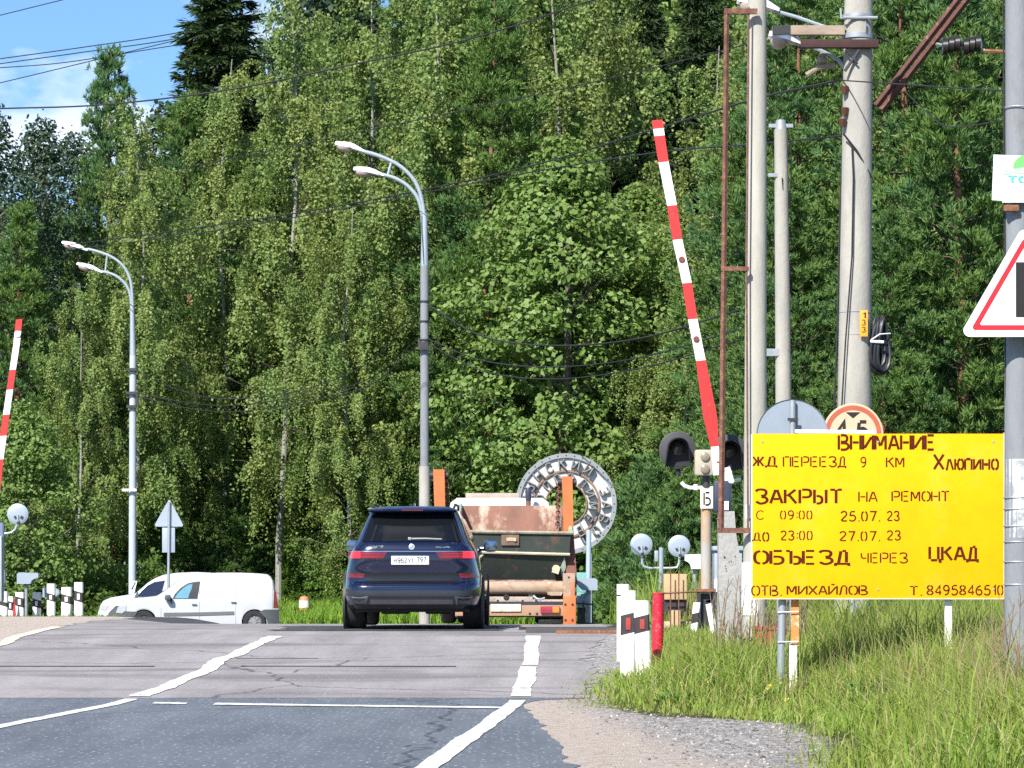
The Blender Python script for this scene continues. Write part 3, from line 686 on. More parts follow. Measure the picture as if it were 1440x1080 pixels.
def grass(name, n, x0, x1, y0, y1, keep, h0, h1, w, m, seed, leanf=.35):
    rg = np.random.default_rng(seed); B = scatter(rg, n, x0, x1, y0, y1, keep); k = len(B)
    H = rg.uniform(h0, h1, k) * (.65 + .6 * patch(B[:, 0], B[:, 1], 1.2, seed)) * hmap(B[:, 0], B[:, 1]); th = rg.uniform(0, 6.283, k); l = (H * rg.uniform(.05, leanf * 2, k))[:, None]
    V, F3 = blades(rg, B, H, w * rg.uniform(.6, 1.4, k), np.stack([np.cos(th), np.sin(th)], 1) * l)
    return tag(np_mesh(name, V, F3, m), kind='stuff')
edge = lambda X, Y: np.clip((X - gb(Y) - .35 * (patch(X, Y, 2.6, 7) - .5)) * 1.6 + .1, 0, 1) * np.clip(.55 + 1.2 * patch(X, Y, 1.5, 4), 0, 1)
edge2 = lambda X, Y: np.clip((X - gb(Y) - .25) * 1.2, 0, 1) * np.clip(.35 + .9 * patch(X, Y, 1.0, 3), 0, 1)
grass('grass', 66000, .7, 7.2, 17, 34, edge, .14, .56, .012, L_GRASS, 41, .55)
grass('grass', 52000, .8, 8.5, 30, 46, edge2, .22, .60, .017, L_GRASS, 42, .4)
grass('grass', 2600, 2.2, 8, 19, 40, edge2, .55, .95, .008, L_GRASS, 52, .3)
grass('grass', 11000, .9, 7.5, 18, 40, edge2, .25, .66, .007, L_STRAW, 43, .22)
grass('grass', 9000, .5, 2.4, 18, 33, lambda X, Y: np.clip(1.0 - abs(X - gb(Y)) * 2.0, 0, .8), .05, .17, .009, L_STRAW, 44, .5)
grass('grass', 9000, .45, 2.4, 18, 36, lambda X, Y: np.clip(.9 - abs(X - gb(Y) - .1) * 1.8, 0, .7), .05, .18, .010, L_GRASS, 45, .5)
grass('grass', 70000, -14, 4.5, 91, 106, lambda X, Y: 0 * X + 1, .25, .55, .05, L_FARGRASS, 46)
grass('grass', 24000, 2.4, 14, 50, 74, lambda X, Y: np.clip(.4 + patch(X, Y, .6, 2), 0, 1), .45, 1.1, .026, L_FARGRASS, 47)
grass('grass', 9000, 2.4, 14, 48, 72, lambda X, Y: np.clip(.3 + patch(X, Y, .6, 5), 0, 1), .6, 1.2, .02, L_STRAW, 48)
grass('grass', 2500, -16, -9.2, 66, 76, lambda X, Y: 0 * X + .8, .03, .10, .02, L_FARGRASS, 49)
undergrowth('weeds', [(2.9, 7.2, 24, 30, .30, 60), (2.6, 8, 31, 41, .42, 130), (1.2, 2.6, 28, 33, .2, 26), (3.6, 5, 20, 24, .28, 30)], .055, L_WEED, 33, 70)
rg = np.random.default_rng(51); B = scatter(rg, 170, 1.0, 7, 20, 40, edge2); B[:, 2] += rg.uniform(.12, .36, len(B))
rep = np.repeat(B, 5, 0) + rg.normal(0, .012, (len(B) * 5, 3)); V, Fc = leaves(rg, rep, .020, .6, 0, .9)
tag(np_mesh('wildflowers', V, Fc, L_YFLOWER), kind='stuff')
# gravel on the shoulder
def stones(name, n, keep, box, r0, r1, m, seed):
    rg = np.random.default_rng(seed); B = scatter(rg, n, *box, keep); k = len(B)
    O = np.array([(1, 0, 0), (-1, 0, 0), (0, 1, 0), (0, -1, 0), (0, 0, 1), (0, 0, -1)], float)
    FO = np.array([(0, 2, 4), (2, 1, 4), (1, 3, 4), (3, 0, 4), (2, 0, 5), (1, 2, 5), (3, 1, 5), (0, 3, 5)])
    s = (r0 + (r1 - r0) * rg.random((k, 1, 1)) ** 3) * rg.uniform(.6, 1.3, (k, 6, 1)); a = rg.uniform(0, 6.28, k); c_, s_ = np.cos(a), np.sin(a)
    P = O[None] * s; P[..., 2] *= .7; X = P[..., 0] * c_[:, None] - P[..., 1] * s_[:, None]; Y = P[..., 0] * s_[:, None] + P[..., 1] * c_[:, None]
    V = np.stack([X, Y, P[..., 2]], -1) + B[:, None, :] + np.array([0, 0, .008]); 
    return tag(np_mesh(name, V.reshape(-1, 3), (FO[None] + np.arange(k)[:, None, None] * 6).reshape(-1, 3), m), kind='stuff')
L_STONE = leaf_mat('stone_grey', [(.07, .067, .065), (.15, .14, .135), (.24, .22, .205), (.42, .39, .37)], 0, .018)
stones('gravel', 6500, lambda X, Y: np.clip((X - lerp(Y, [17, 22, 25, 28, 30], [1.1, .8, .6, .5, .4])) * 1.6, 0, 1) * np.clip((gb(Y) + .3 - X) * 3, 0, 1), (.3, 2.6, 17, 30), .006, .026, L_STONE, 61)
stones('gravel', 2600, lambda X, Y: np.clip((X - xr(Y) - .05) * 2, 0, .6), (.2, 1.8, 17, 44), .006, .022, L_STONE, 62)
# ---------------------------------------------------------------- lettering: stroke glyphs on a 4 x 6 grid ('~' = smooth curve)
G = {
'А': '0,0 1.75,6|2.25,6 4,0|1.1,1.9 2.9,1.9', 'Б': '0,0 0,6|.8,6 3.4,6|~.8,3.3 2.4,3.3 3.6,2.6 3.6,.8 2.4,0 .8,0', 'В': '0,0 0,6|~.8,6 2.4,6 3.3,5.4 3.3,3.9 2.4,3.3 .8,3.3|~.8,2.7 2.6,2.7 3.8,2 3.8,.7 2.6,0 .8,0',
'Г': '0,0 0,6|.8,6 3.4,6', 'Д': '.9,.5 1.6,5.9|2.1,6 3.2,6|3.3,5.6 3.3,.7|-.1,-1 0,0 4,0 4.1,-1', 'Е': '0,0 0,6|.8,6 3.4,6|.8,3.1 3,3.1|.8,0 3.4,0',
'Ж': '0,0 1.4,3 0,6|2,0 2,6|4,0 2.6,3 4,6', 'З': '~0,5.2 .8,6 2.6,6 3.5,5.2 3.2,3.7 1.8,3.2|~1.9,2.8 3.3,2.5 3.9,1.5 3.3,.4 1.6,-.1 .1,.8', 'И': '0,0 0,6|.6,.7 3.4,5.3|4,0 4,6', 'Й': '0,0 0,6|.6,.7 3.4,5.3|4,0 4,6|1.2,7.2 2,6.8 2.8,7.2',
'К': '0,0 0,6|.7,3.2 3.5,6|1.4,3.6 3.8,0', 'Л': '0,0 .6,.3 1.4,5.6|1.6,6 3.3,6|3.7,5.6 3.7,0', 'М': '0,0 0,6|.6,5.6 2,1.5|2.3,1.7 3.6,5.6|4.2,0 4.2,6', 'Н': '0,0 0,6|.7,3 3.2,3|3.9,0 3.9,6',
'О': '~1.7,6 .4,5.1 0,3 .4,.9 1.7,0|~2.4,0 3.7,.9 4.1,3 3.7,5.1 2.4,6', 'П': '0,0 0,6|.7,6 3.1,6|3.8,0 3.8,6', 'Р': '0,0 0,6|~.8,6 2.5,6 3.6,5.4 3.6,3.4 2.5,2.7 .8,2.7', 'С': '~3.6,5.1 2.6,6 1.2,5.8 .2,4.4 .1,1.8 1,.3 2.5,0 3.7,1',
'Т': '0,6 1.6,6|2,0 2,6|2.5,6 4,6', 'У': '0,6 1.9,2.4|4,6 1.6,.4 .6,0', 'Х': '0,0 1.7,2.7|2.3,3.4 4,6|0,6 4,0', 'Ц': '0,6 0,.5|.5,0 3,0|3.4,.5 3.4,6|3.4,0 4.2,0 4.2,-1.2', 'Ч': '~0,6 .1,3.7 1,2.8 2.6,3|3.5,0 3.5,6', 'Ъ': '-.3,6 .8,6|1.2,0 1.2,6|~1.9,3.3 3.1,3.2 3.9,2.5 3.9,.8 3.1,0 1.9,0',
'Ы': '0,0 0,6|~.7,3.2 1.7,3.1 2.5,2.4 2.5,.7 1.7,0 .7,0|4,0 4,6', 'л': '0,0 .5,.2 1.4,4|2,4 3.6,0', 'ю': '0,0 0,4|.5,2 1.2,2|~2.6,4 1.6,3.2 1.5,.9 2.6,0|~2.9,0 3.9,.9 3.9,3.1 2.9,4', 'п': '0,0 0,4|.6,4 2.6,4|3.2,0 3.2,4', 'и': '0,0 0,4|.5,.5 2.7,3.5|3.2,0 3.2,4', 'н': '0,0 0,4|.6,2 2.6,2|3.2,0 3.2,4', 'о': '~1.4,4 .3,3.2 .1,2 .3,.8 1.4,0|~1.9,0 3,.8 3.2,2 3,3.2 1.9,4',
'0': '~1.4,6 .5,5.2 .2,3 .5,.8 1.4,0|~2.2,0 3.1,.8 3.4,3 3.1,5.2 2.2,6', '1': '.8,4.8 1.9,6 1.9,0', '2': '~.2,4.9 .9,5.8 2.4,6 3.4,5 3.1,3.6 1.5,1.8 .2,.2|.7,0 3.7,0', '3': '~.2,5.2 1,6 2.5,6 3.3,5.2 3,3.8 1.8,3.2|~1.9,2.8 3.2,2.4 3.6,1.4 3,.3 1.5,-.1 .1,.9', '4': '2.9,0 2.9,3|2.9,3.5 2.9,6 .1,1.6|.5,1.5 3.9,1.5', '5': '3.4,6 1,6|.8,5.7 .5,3.2|~.7,3.3 2.2,3.7 3.5,2.7 3.5,1.1 2.4,0 .9,.1 .1,.8',
'6': '~3,5.8 1.5,5.2 .4,3.6 .2,1.7 1,.2 2.4,0 3.5,1 3.4,2.5 2.4,3.3 1,3', '7': '.1,6 3.6,6 1.5,0', '8': '~1.7,3.2 .6,3.9 .5,5.2 1.7,6|~2.1,6 3.3,5.2 3.2,3.9 2.1,3.2|~1.7,2.8 .4,2 .3,.8 1.7,0|~2.1,0 3.5,.8 3.4,2 2.1,2.8', '9': '~3.2,3.2 1.9,2.6 .5,3.3 .4,5 1.5,6 2.9,5.7 3.5,4.2 3.2,1.8 2.2,.3 .9,0', 'X': '0,0 3.8,6|0,6 1.6,3.4|2.1,2.6 3.8,0',
':': '1,4 1,4.8|1,.9 1,1.7', '.': '.4,0 1.1,0', 'd': '3.2,0 3.2,6|~3,1 2,0 .7,.3 .2,2 .7,3.6 2,4 3,3', 'r': '.3,0 .3,4|~.6,2.8 1.5,3.8 2.4,3.9', 'i': '.4,0 .4,3.8|.4,4.8 .4,5.4', 'v': '0,4 1.5,0|1.8,.3 3,4', 'e': '~.3,2.1 3,2.1 2.9,3.3 1.7,4 .5,3.2 .2,1.8 .8,.3 2,0 3,.5',
}
ADV = {'1': 3.2, ':': 2.2, '.': 2.2, ' ': 3.0, 'л': 4.6, 'п': 4.4, 'и': 4.4, 'н': 4.4, 'о': 4.4, 'М': 5.6, 'Ы': 5.4, 'Ю': 5.4, 'i': 1.6, 'r': 3.2, 'd': 4.3, 'e': 4.1, 'v': 4}
def _crom(p, n=5):
    q = [2 * np.array(p[0]) - p[1]] + [np.array(a) for a in p] + [2 * np.array(p[-1]) - p[-2]]; out = []
    for i in range(1, len(q) - 2):
        for t in np.linspace(0, 1, n, endpoint=False):
            out.append(.5 * ((2 * q[i]) + (q[i + 1] - q[i - 1]) * t + (2 * q[i - 1] - 5 * q[i] + 4 * q[i + 1] - q[i + 2]) * t * t + (-q[i - 1] + 3 * q[i] - 3 * q[i + 1] + q[i + 2]) * t ** 3))
    return out + [q[-2]]
def ribbon(p, w):
    p = [np.array(a, float) for a in p]; A = []; B = []
    for i in range(len(p)):
        d0 = p[i] - p[i - 1] if i else p[1] - p[0]; d1 = p[i + 1] - p[i] if i < len(p) - 1 else d0
        d0 = d0 / (np.linalg.norm(d0) + 1e-9); d1 = d1 / (np.linalg.norm(d1) + 1e-9); n0 = np.array([-d0[1], d0[0]]); n1 = np.array([-d1[1], d1[0]])
        m = n0 + n1; m = m / (np.linalg.norm(m) + 1e-9); k = w / 2 / max(.45, float(m @ n0)); A.append(p[i] + m * k); B.append(p[i] - m * k)
    return A, B
def text_width(s): return sum(ADV.get(c, 5.0) for c in s) - 1.0
def letters(mb, s, lift, w=.8, thick=0.0, bold=None):
    """strokes of s as ribbons (thick > 0: raised solid strokes); lift(u, v, h) with u,v in glyph units"""
    x = 0; h = 0
    for c in s:
        for st in (G[c].split('|') if c in G else []):
            sm = st[0] == '~'; p = [tuple(float(a) for a in q.split(',')) for q in st.lstrip('~').split()]
            if sm: p = _crom(p)
            A, B = ribbon(p, w); h = (h + 1) % 5; n = len(A); k = h * .04
            if thick <= 0:
                mb.add([lift(a[0] + x, a[1], k) for a in A] + [lift(b[0] + x, b[1], k) for b in B], [(i, i + 1, n + i + 1, n + i) for i in range(n - 1)])
            else:
                T_ = thick + k; mb.add([lift(a[0] + x, a[1], q) for q in (0, T_) for a in A] + [lift(b[0] + x, b[1], q) for q in (0, T_) for b in B],
                    [f for i in range(n - 1) for f in ((n + i, n + i + 1, 3 * n + i + 1, 3 * n + i), (i, i + 1, n + i + 1, n + i), (2 * n + i, 3 * n + i, 3 * n + i + 1, 2 * n + i + 1))] + [(0, n, 3 * n, 2 * n), (n - 1, 3 * n - 1, 4 * n - 1, 2 * n - 1)])
        x += ADV.get(c, 5.0)
def text_rect(mb, s, x0, x1, z0, z1, y, w=.8, eps=.0015, hgt=6):
    """text facing -Y between x0..x1 and z0 (foot) .. z1 (cap line)"""
    k = (x1 - x0) / text_width(s); kz = (z1 - z0) / hgt
    letters(mb, s, lambda u, v, h: (x0 + u * k, y - eps - h * .004, z0 + v * kz), w)

# ---------------------------------------------------------------- common materials
CONC = mat('concrete', (.365, .345, .305), .9, var=.2, scale=3, spots=[((.30, .29, .27), 2.5, .60, .1), ((.26, .17, .10), 4, .72, .05)], bump=.25, stretch=(1, 1, .35))
CONC2 = mat('pole_concrete', (.40, .38, .33), .88, var=.17, scale=4, spots=[((.33, .31, .28), 3, .62, .09)], bump=.2, stretch=(1, 1, .25))
GREYP = mat('grey_concrete', (.22, .232, .25), .9, var=.12, scale=4, spots=[((.17, .17, .17), 4, .6, .08)], bump=.25, stretch=(1, 1, .3))
GALV = mat('galvanised_steel', (.33, .36, .39), .5, .35, var=.12, scale=9)
LAMPC = mat('lamp_steel', (.33, .38, .42), .5, .2, var=.08, scale=7)
BLACK = mat('black_rubber', (.018, .018, .02), .7, var=.2)
BLACKM = mat('black_metal', (.035, .035, .04), .5, var=.25)
CHROME = mat('chrome', (.75, .76, .78), .15, 1, var=.03)
WHITEP = mat('white_paint', (.80, .79, .75), .6, var=.05, scale=8, spots=[((.45, .42, .38), 9, .70, .05)])
WHITE = mat('white_enamel', (.82, .83, .84), .35, var=.03)
REDP = mat('red_paint', (.55, .035, .04), .5, var=.15, scale=8, spots=[((.30, .05, .04), 8, .64, .06)])
BOOMRED = mat('boom_red', (.62, .03, .03), .45, var=.08, scale=6, spots=[((.35, .05, .04), 7, .62, .05), ((.72, .45, .40), 22, .70, .02)])
BOOMWH = mat('boom_white', (.82, .82, .80), .45, var=.06, scale=6, spots=[((.50, .44, .40), 8, .62, .06), ((.30, .2, .15), 20, .72, .02)])
DARKP = mat('dark_band', (.04, .03, .032), .6, var=.3)
RUSTF = mat('rusty_steel', (.145, .062, .045), .9, var=.3, scale=12, spots=[((.26, .13, .075), 14, .56, .08)], bump=.3)
GREYBACK = mat('sign_back', (.27, .315, .37), .5, .15, var=.07, scale=4)
ORANGE = mat('truck_orange', (.52, .145, .042), .6, var=.14, scale=4, spots=[((.40, .16, .07), 5, .60, .08), ((.20, .09, .05), 14, .70, .05)])

def wire(name, label, pts, r=.016, m=None, sag=None, group='overhead wires'):
    """pts: photo pixels with distance (px, py, d); smooth curve"""
    P = [np.array(Pt(*p)) for p in pts]
    if len(P) > 2: P = _crom([tuple(a) for a in P], 7)
    mb = MB(); mb.tube([Vector(p) for p in P], r, 5); o = mb.build(name, m or BLACK)
    return tag(o, label, 'wire', group)

# ---------------------------------------------------------------- yellow notice board
dS = 28.8; q = sc(dS)
t = thing('notice_board', 'big yellow notice board with brown stencilled Cyrillic text on two posts', 'sign', Pt(1235, 990, dS))
YEL = mat('yellow_paint', (.86, .41, .002), .7, spec=.15, bump=.06, bscale=2.2, var=.08, scale=2.5, spots=[((.86, .46, .05), 1.1, .66, .12), ((.50, .24, .03), 7, .74, .03)])
BROWN = mat('stencil_brown', (.085, .016, .006), .8, spec=.1, var=.25, scale=20)
x0, z1 = Pt(1058, 610, dS).x, Pt(1058, 610, dS).z; x1, z0 = Pt(1411, 841, dS).x, Pt(1411, 841, dS).z
mb = MB(); mb.box(((x0 + x1) / 2, dS, (z0 + z1) / 2), (x1 - x0, .012, z1 - z0), bev=.004); mb.build('panel', YEL, t)
mb = MB()
for (xx, ww) in ((x0 + .015, .05), (x1 - .015, .05)): mb.box((xx, dS + .034, (z0 + z1) / 2), (ww, .045, z1 - z0 - .01))
for zz in (z0 + .05, (z0 + z1) / 2, z1 - .05): mb.box(((x0 + x1) / 2, dS + .031, zz), (x1 - x0 - .12, .04, .05))
mb.build('back_frame', WHITEP, t)
def crop(s, a, b, top, bot, w=.8, hgt=6):     # coordinates read off an enlargement of the board
    f = lambda u, v: Pt(1040 + u / 3.6, 560 + v / 3.6, dS); tx = MB()
    A, B = f(a, bot), f(b, top); text_rect(tx, s, A.x, B.x, A.z, B.z, dS - .006, w * 1.06, hgt=hgt); tx.build('lettering', BROWN, t)
crop('ВНИМАНИЕ', 502, 990, 188, 260, 1.0); crop('ЖД', 68, 186, 296, 343); crop('ПЕРЕЕЗД', 222, 536, 297, 346); crop('9', 612, 642, 300, 348); crop('КМ', 744, 834, 300, 349)
crop('Х', 984, 1032, 285, 360, 1.0); crop('люпино', 1044, 1310, 308, 362, .95, 4); crop('ЗАКРЫТ', 82, 518, 463, 532, .95); crop('НА', 604, 696, 474, 524, .75); crop('РЕМОНТ', 772, 1060, 472, 521, .8)
crop('С', 86, 124, 570, 613, .6); crop('09:00', 206, 370, 570, 612, .8); crop('25.07.', 512, 712, 574, 621, .9); crop('23', 746, 810, 574, 619, .9)
crop('Д', 66, 104, 682, 718, .8); crop('О', 118, 146, 680, 724, 1.1); crop('23:00', 208, 371, 673, 717, .85); crop('27.07.', 506, 712, 676, 721, .85); crop('23', 746, 816, 672, 717, .85)
crop('ОБЪЕЗД', 76, 552, 773, 838, .95); crop('ЧЕРЕЗ', 616, 850, 784, 833, .75); crop('ЦКАД', 962, 1204, 752, 820, 1.05); crop('ОТВ.', 62, 214, 950, 998, .8); crop('МИХАЙЛОВ', 242, 646, 950, 994, .85); crop('Т.', 862, 924, 953, 997, .8); crop('8495846510', 948, 1338, 948, 995, .9)
mb = MB(); a, b = Pt(1098, 1000, dS), Pt(1104, 835, dS); mb.cyl((a.x, dS + .09, -.1), (b.x, dS + .085, b.z + .9), .038, n=14); mb.build('steel_post', GALV, t)
mb = MB(); a, b = Pt(1115, 1000, dS), Pt(1118, 905, dS); mb.box(((a.x + b.x) / 2, dS + .10, (b.z - .1) / 2), (.072, .06, b.z + .1)); mb.build('wooden_post', WHITEP, t)
mb = MB(); c = Pt(1119, 872, dS); mb.box((c.x, dS + .085, c.z + .3), (.075, .03, 1.1)); mb.build('batten', mat('orange_board', (.62, .25, .07), .8, var=.2, spots=[((.75, .62, .5), 6, .58, .06)]), t)
mb = MB(); a, b = Pt(1333, 952, dS), Pt(1335, 800, dS); mb.box((b.x, dS + .09, (a.z - .2 + b.z) / 2), (.066, .06, b.z - a.z + .2)); mb.build('wooden_post', WHITEP, t)
mb = MB()
for yy in (861, 903):
    c = Pt(1110, yy, dS); mb.tube([(c.x - .1, dS + .04, c.z), (c.x + .09, dS + .045, c.z + .005), (c.x + .09, dS + .14, c.z), (c.x - .1, dS + .13, c.z), (c.x - .1, dS + .04, c.z)], .006, 5)
mb.build_parts('wire_tie', WHITE, t)
mb = MB(); c = Pt(1175, 607, dS); mb.box((c.x, dS + .03, c.z), (.78, .05, .035), rot=Matrix.Rotation(.012, 3, 'Y'), bev=.008); tag(mb.build('top_board', WHITE, t), 'white board edge showing above the yellow panel')

mb = MB()
for uu in (.04, .5, .96):
    for vv in (.05, .95): a, b = Pt(1058, 841, dS), Pt(1411, 610, dS); mb.disc((a.x + (b.x - a.x) * uu, dS - .008, a.z + (b.z - a.z) * vv), .011, .008, 'y', 10)
mb.build_parts('screw', GALV, t)
mb = MB(); a, b = Pt(1058, 841, dS), Pt(1411.5, 610, dS)
mb.box((b.x + .004, dS, (a.z + b.z) / 2), (.016, .018, b.z - a.z + .02)); mb.box(((a.x + b.x) / 2, dS, a.z - .006), (b.x - a.x - .01, .018, .012)); mb.build('edge_strip', mat('edge_cream', (.66, .50, .36), .7, var=.15, scale=6), t)
# ---------------------------------------------------------------- round signs behind the board
dR = 34.0
t = thing('round_sign', 'grey back of a round road sign above the left end of the yellow board', 'sign', (Pt(1114, 900, 31).x, 31, .3))
c = Pt(1114, 612, 31)
mb = MB(); mb.lathe([(0.001, 0), (.36, 0), (.372, -.012), (.372, .014), (.36, .004), (0.001, .004)], (c.x, 31, c.z), 'y', 40); mb.build('disc', GREYBACK, t)
mb = MB(); mb.cyl((c.x, 30.955, .2), (c.x, 30.955, c.z + .36), .032, n=12); mb.build('post', GALV, t)
mb = MB(); mb.box((c.x, 30.92, c.z + .16), (.11, .015, .03)); mb.box((c.x, 30.92, c.z - .14), (.11, .015, .03)); mb.build_parts('clamp', BLACKM, t)
t = thing('round_sign', 'round white sign with red rim reading 4,5 above the yellow board', 'sign', (Pt(1199, 890, dR).x, dR, .5))
c = Pt(1199.5, 610, dR); SALM = mat('faded_red', (.42, .10, .05), .5, var=.1); CREAM = mat('faded_white', (.60, .43, .29), .5, var=.06, scale=4)
mb = MB(); mb.disc((c.x, dR, c.z), .345, .02, 'y', 48); mb.build('panel', CREAM, t)
mb = MB(); mb.lathe([(.27, -.013), (.322, -.013), (.322, -.0105), (.27, -.0105), (.27, -.013)], (c.x, dR, c.z), 'y', 48); mb.build('rim', SALM, t)
BLK = mat('black_paint', (.011, .008, .008), .6, var=.2)
tx = MB(); text_rect(tx, '4', c.x - .20, c.x - .065, c.z - .06, c.z + .135, dR - .01, 1.25); text_rect(tx, '5', c.x + .045, c.x + .17, c.z - .06, c.z + .135, dR - .01, 1.25); text_rect(tx, '.', c.x - .03, c.x + .01, c.z - .06, c.z + .135, dR - .01, 1.4)
for s_ in (1, -1): tx.add([(c.x - .085, dR - .0125, c.z + s_ * .245), (c.x + .085, dR - .0125, c.z + s_ * .245), (c.x, dR - .0125, c.z + s_ * .175)], [(0, 1, 2)])
tx.build('lettering', BLK, t)
mb = MB(); mb.cyl((c.x, dR + .05, .3), (c.x, dR + .05, c.z + .25), .032, n=12); mb.build('post', GALV, t)

# ---------------------------------------------------------------- right edge: pole, poster, warning triangle
dE = 23.6
t = thing('utility_pole', 'grey concrete pole cut by the right edge of the photo', 'pole', (Pt(1432, 985, dE).x, dE, .3))
mb = MB(); b = Pt(1434, 985, dE); p = Pt(1431, -60, dE); mb.cyl((b.x, dE, .1), (p.x, dE, p.z), .122, .098, 18); mb.build('shaft', GREYP, t)
mb = MB()
for yy in (700, 716, 740, 762, 790, 822, 152):
    c = Pt(1432, yy, dE); mb.lathe([(.118, -.006), (.121, 0), (.118, .006)], (c.x, dE, c.z), 'z', 18)
mb.build_parts('wire_tie', GALV, t)
mb = MB(); c = Pt(1434, 703, dE); mb.lathe([(.116, -.3), (.1185, -.3), (.1185, .32), (.116, .32)], (c.x, dE, c.z), 'z', 18); mb.build('whitewash', mat('whitewash', (.6, .62, .62), .9, var=.2, spots=[((.27, .285, .30), 5, .5, .05)]), t)
mb = MB(); a, b2 = Pt(1410, -20, dE), Pt(1414, 560, dE); mb.tube([(a.x, dE - .02, a.z), (a.x + .008, dE - .03, (a.z + b2.z) / 2), (b2.x, dE - .02, b2.z)], .007, 5); mb.build('cable', BLACK, t)
dT = dE - .16
t = thing('poster', 'small white poster with green dome and blue lettering on the right-hand pole', 'poster', Pt(1430, 250, dT))
a, b = Pt(1396, 219, dT), Pt(1470, 283, dT)
mb = MB(); mb.box(((a.x + b.x) / 2, dT, (a.z + b.z) / 2), (b.x - a.x, .012, a.z - b.z), rot=Matrix.Rotation(.04, 3, 'Y')); mb.build('panel', WHITE, t)
a, b = Pt(1409, 222, dT), Pt(1470, 285, dT)
mb = MB(); mb.box(((a.x + b.x) / 2, dT - .011, (a.z + b.z) / 2), (b.x - a.x, .004, a.z - b.z)); mb.build('print', mat('poster_print', (.85, .80, .72), .5, var=.08, scale=9), t)
def disk_flat(name, px, py, rx, rz, col, off, half=None):
    c = Pt(px, py, dT); pts = [(c.x + rx / sc(dT) * math.cos(k * math.pi / 12), dT - .0135 - off, c.z + rz / sc(dT) * math.sin(k * math.pi / 12)) for k in range(25 if not half else 13)]
    m_ = MB(); m_.add(pts, [list(range(len(pts) - (0 if half else 1)))]); return m_.build(name, mat(name + '_ink', col, .5, var=.1), t)
disk_flat('green_dome', 1444, 237, 20, 19, (.16, .62, .14), .002, True)
disk_flat('pale_circle', 1428, 270, 17, 13, (.9, .88, .84), .001)
mb = MB(); c = Pt(1410, 246, dT); d_ = Pt(1470, 237, dT); mb.add([(c.x, dT - .0165, c.z), (d_.x, dT - .0165, d_.z - .03), (d_.x, dT - .0165, d_.z + .03), (c.x, dT - .0165, c.z + .035)], [(0, 1, 2, 3)]); mb.build('green_strip', mat('mint_ink', (.45, .75, .45), .5), t)
tx = MB(); a, b = Pt(1417, 257, dT), Pt(1462, 248, dT); text_rect(tx, 'ТОО', a.x, b.x, a.z, b.z, dT - .0165, 1.3); tx.build('lettering', mat('blue_ink', (.10, .45, .72), .5), t)
mb = MB(); c = Pt(1428, 287, dT); mb.box((c.x - .03, dT + .02, c.z - .03), (.12, .05, .05), bev=.01); mb.build('clamp', RUST, t)
dW = dE - .25
t = thing('warning_sign', 'white triangular warning sign with red border and black bar on the right-hand pole', 'sign', Pt(1440, 400, dW))
ap, lf = Pt(1440, 318, dW), Pt(1350, 472, dW); cx, cz = ap.x, (ap.z + 2 * lf.z) / 3; Rt = ap.z - cz
def tri(r, rr, n=6):
    out = []
    for k in range(3):
        a0 = math.pi / 2 + k * 2 * math.pi / 3; c0 = (cx + (r - rr * 2) * math.cos(a0), cz + (r - rr * 2) * math.sin(a0))
        for j in range(n + 1):
            a = a0 - math.pi / 3 + j * (2 * math.pi / 3) / n; out.append((c0[0] + rr * math.cos(a), c0[1] + rr * math.sin(a)))
    return out
lift = lambda y: (lambda u, v, w: (u, y - w, v))
mb = MB(); mb.prism(tri(Rt + .02, .05), lift(dW), .015); mb.build('panel', WHITE, t)
o_, i_ = tri(Rt * .85, .022), tri(Rt * .715, .012)
mb = MB(); n = len(o_); mb.add([(u, dW - .0175, v) for u, v in o_] + [(u, dW - .0175, v) for u, v in i_], [(k, (k + 1) % n, n + (k + 1) % n, n + k) for k in range(n)]); mb.build('border', mat('sign_red', (.62, .02, .03), .4, var=.06), t)
a, b = Pt(1428, 369, dW), Pt(1474, 446, dW); mb = MB(); mb.box(((a.x + b.x) / 2, dW - .018, (a.z + b.z) / 2), (b.x - a.x, .003, a.z - b.z)); mb.build('symbol', BLK, t)
mb = MB(); mb.box((cx, dW + .05, cz), (.25, .08, .04)); mb.box((cx, dW + .05, cz + .2), (.22, .08, .04)); mb.build_parts('bracket', GALV, t)

# ---------------------------------------------------------------- poles by the track
dP = 35.2; q = sc(dP)
t = thing('concrete_pole', 'tall slim concrete pole left of the yellow board, beside the rusty frame', 'pole', (Pt(1062, 892, dP).x, dP, .4))
mb = MB(); a, b = Pt(1061, 900, dP), Pt(1065, -60, dP); mb.cyl(a, b, .142, .11, 20); mb.build('shaft', CONC2, t)
mb = MB(); c = Pt(1060, 815, dP); mb.lathe([(.141, -.42), (.1435, -.42), (.142, .2), (.139, .2)], (c.x, dP, c.z), 'z', 20); mb.build('whitewash', WHITEP, t)
mb = MB(); c = Pt(1062, 805, dP); mb.lathe([(.1445, -.09), (.1445, .09)], (c.x, dP, c.z + .03), 'z', 20); mb.build('pink_band', mat('pink_paint', (.72, .42, .42), .7, var=.15), t)
mb = MB(); c = Pt(1051, 720, dP); mb.box((c.x, dP - .14, c.z), (.075, .008, .16)); tag(mb.build('paper_notice', WHITE, t), 'small white paper')
t = thing('rusty_frame', 'tall narrow rusty angle-iron frame bolted to the left side of the slim pole', 'frame', (Pt(1015, 745, dP - .2).x, dP - .2, 1))
dF = dP - .2
mb = MB(); a, b = Pt(1014, 747, dF), Pt(1022, 12, dF); mb.cyl(a, b, .035, .03, 4); mb.build('upright', RUSTF, t)
for (ya, xa) in ((746, 1056), (378, 1050), (16, 1062)):
    mb = MB(); a, b = Pt(1012 + (746 - ya) * .013, ya, dF), Pt(xa, ya, dF); mb.box(((a.x + b.x) / 2, dF, a.z), (b.x - a.x + .05, .05, .06 if ya != 378 else .05)); mb.build('crossbar', RUSTF, t)
mb = MB()
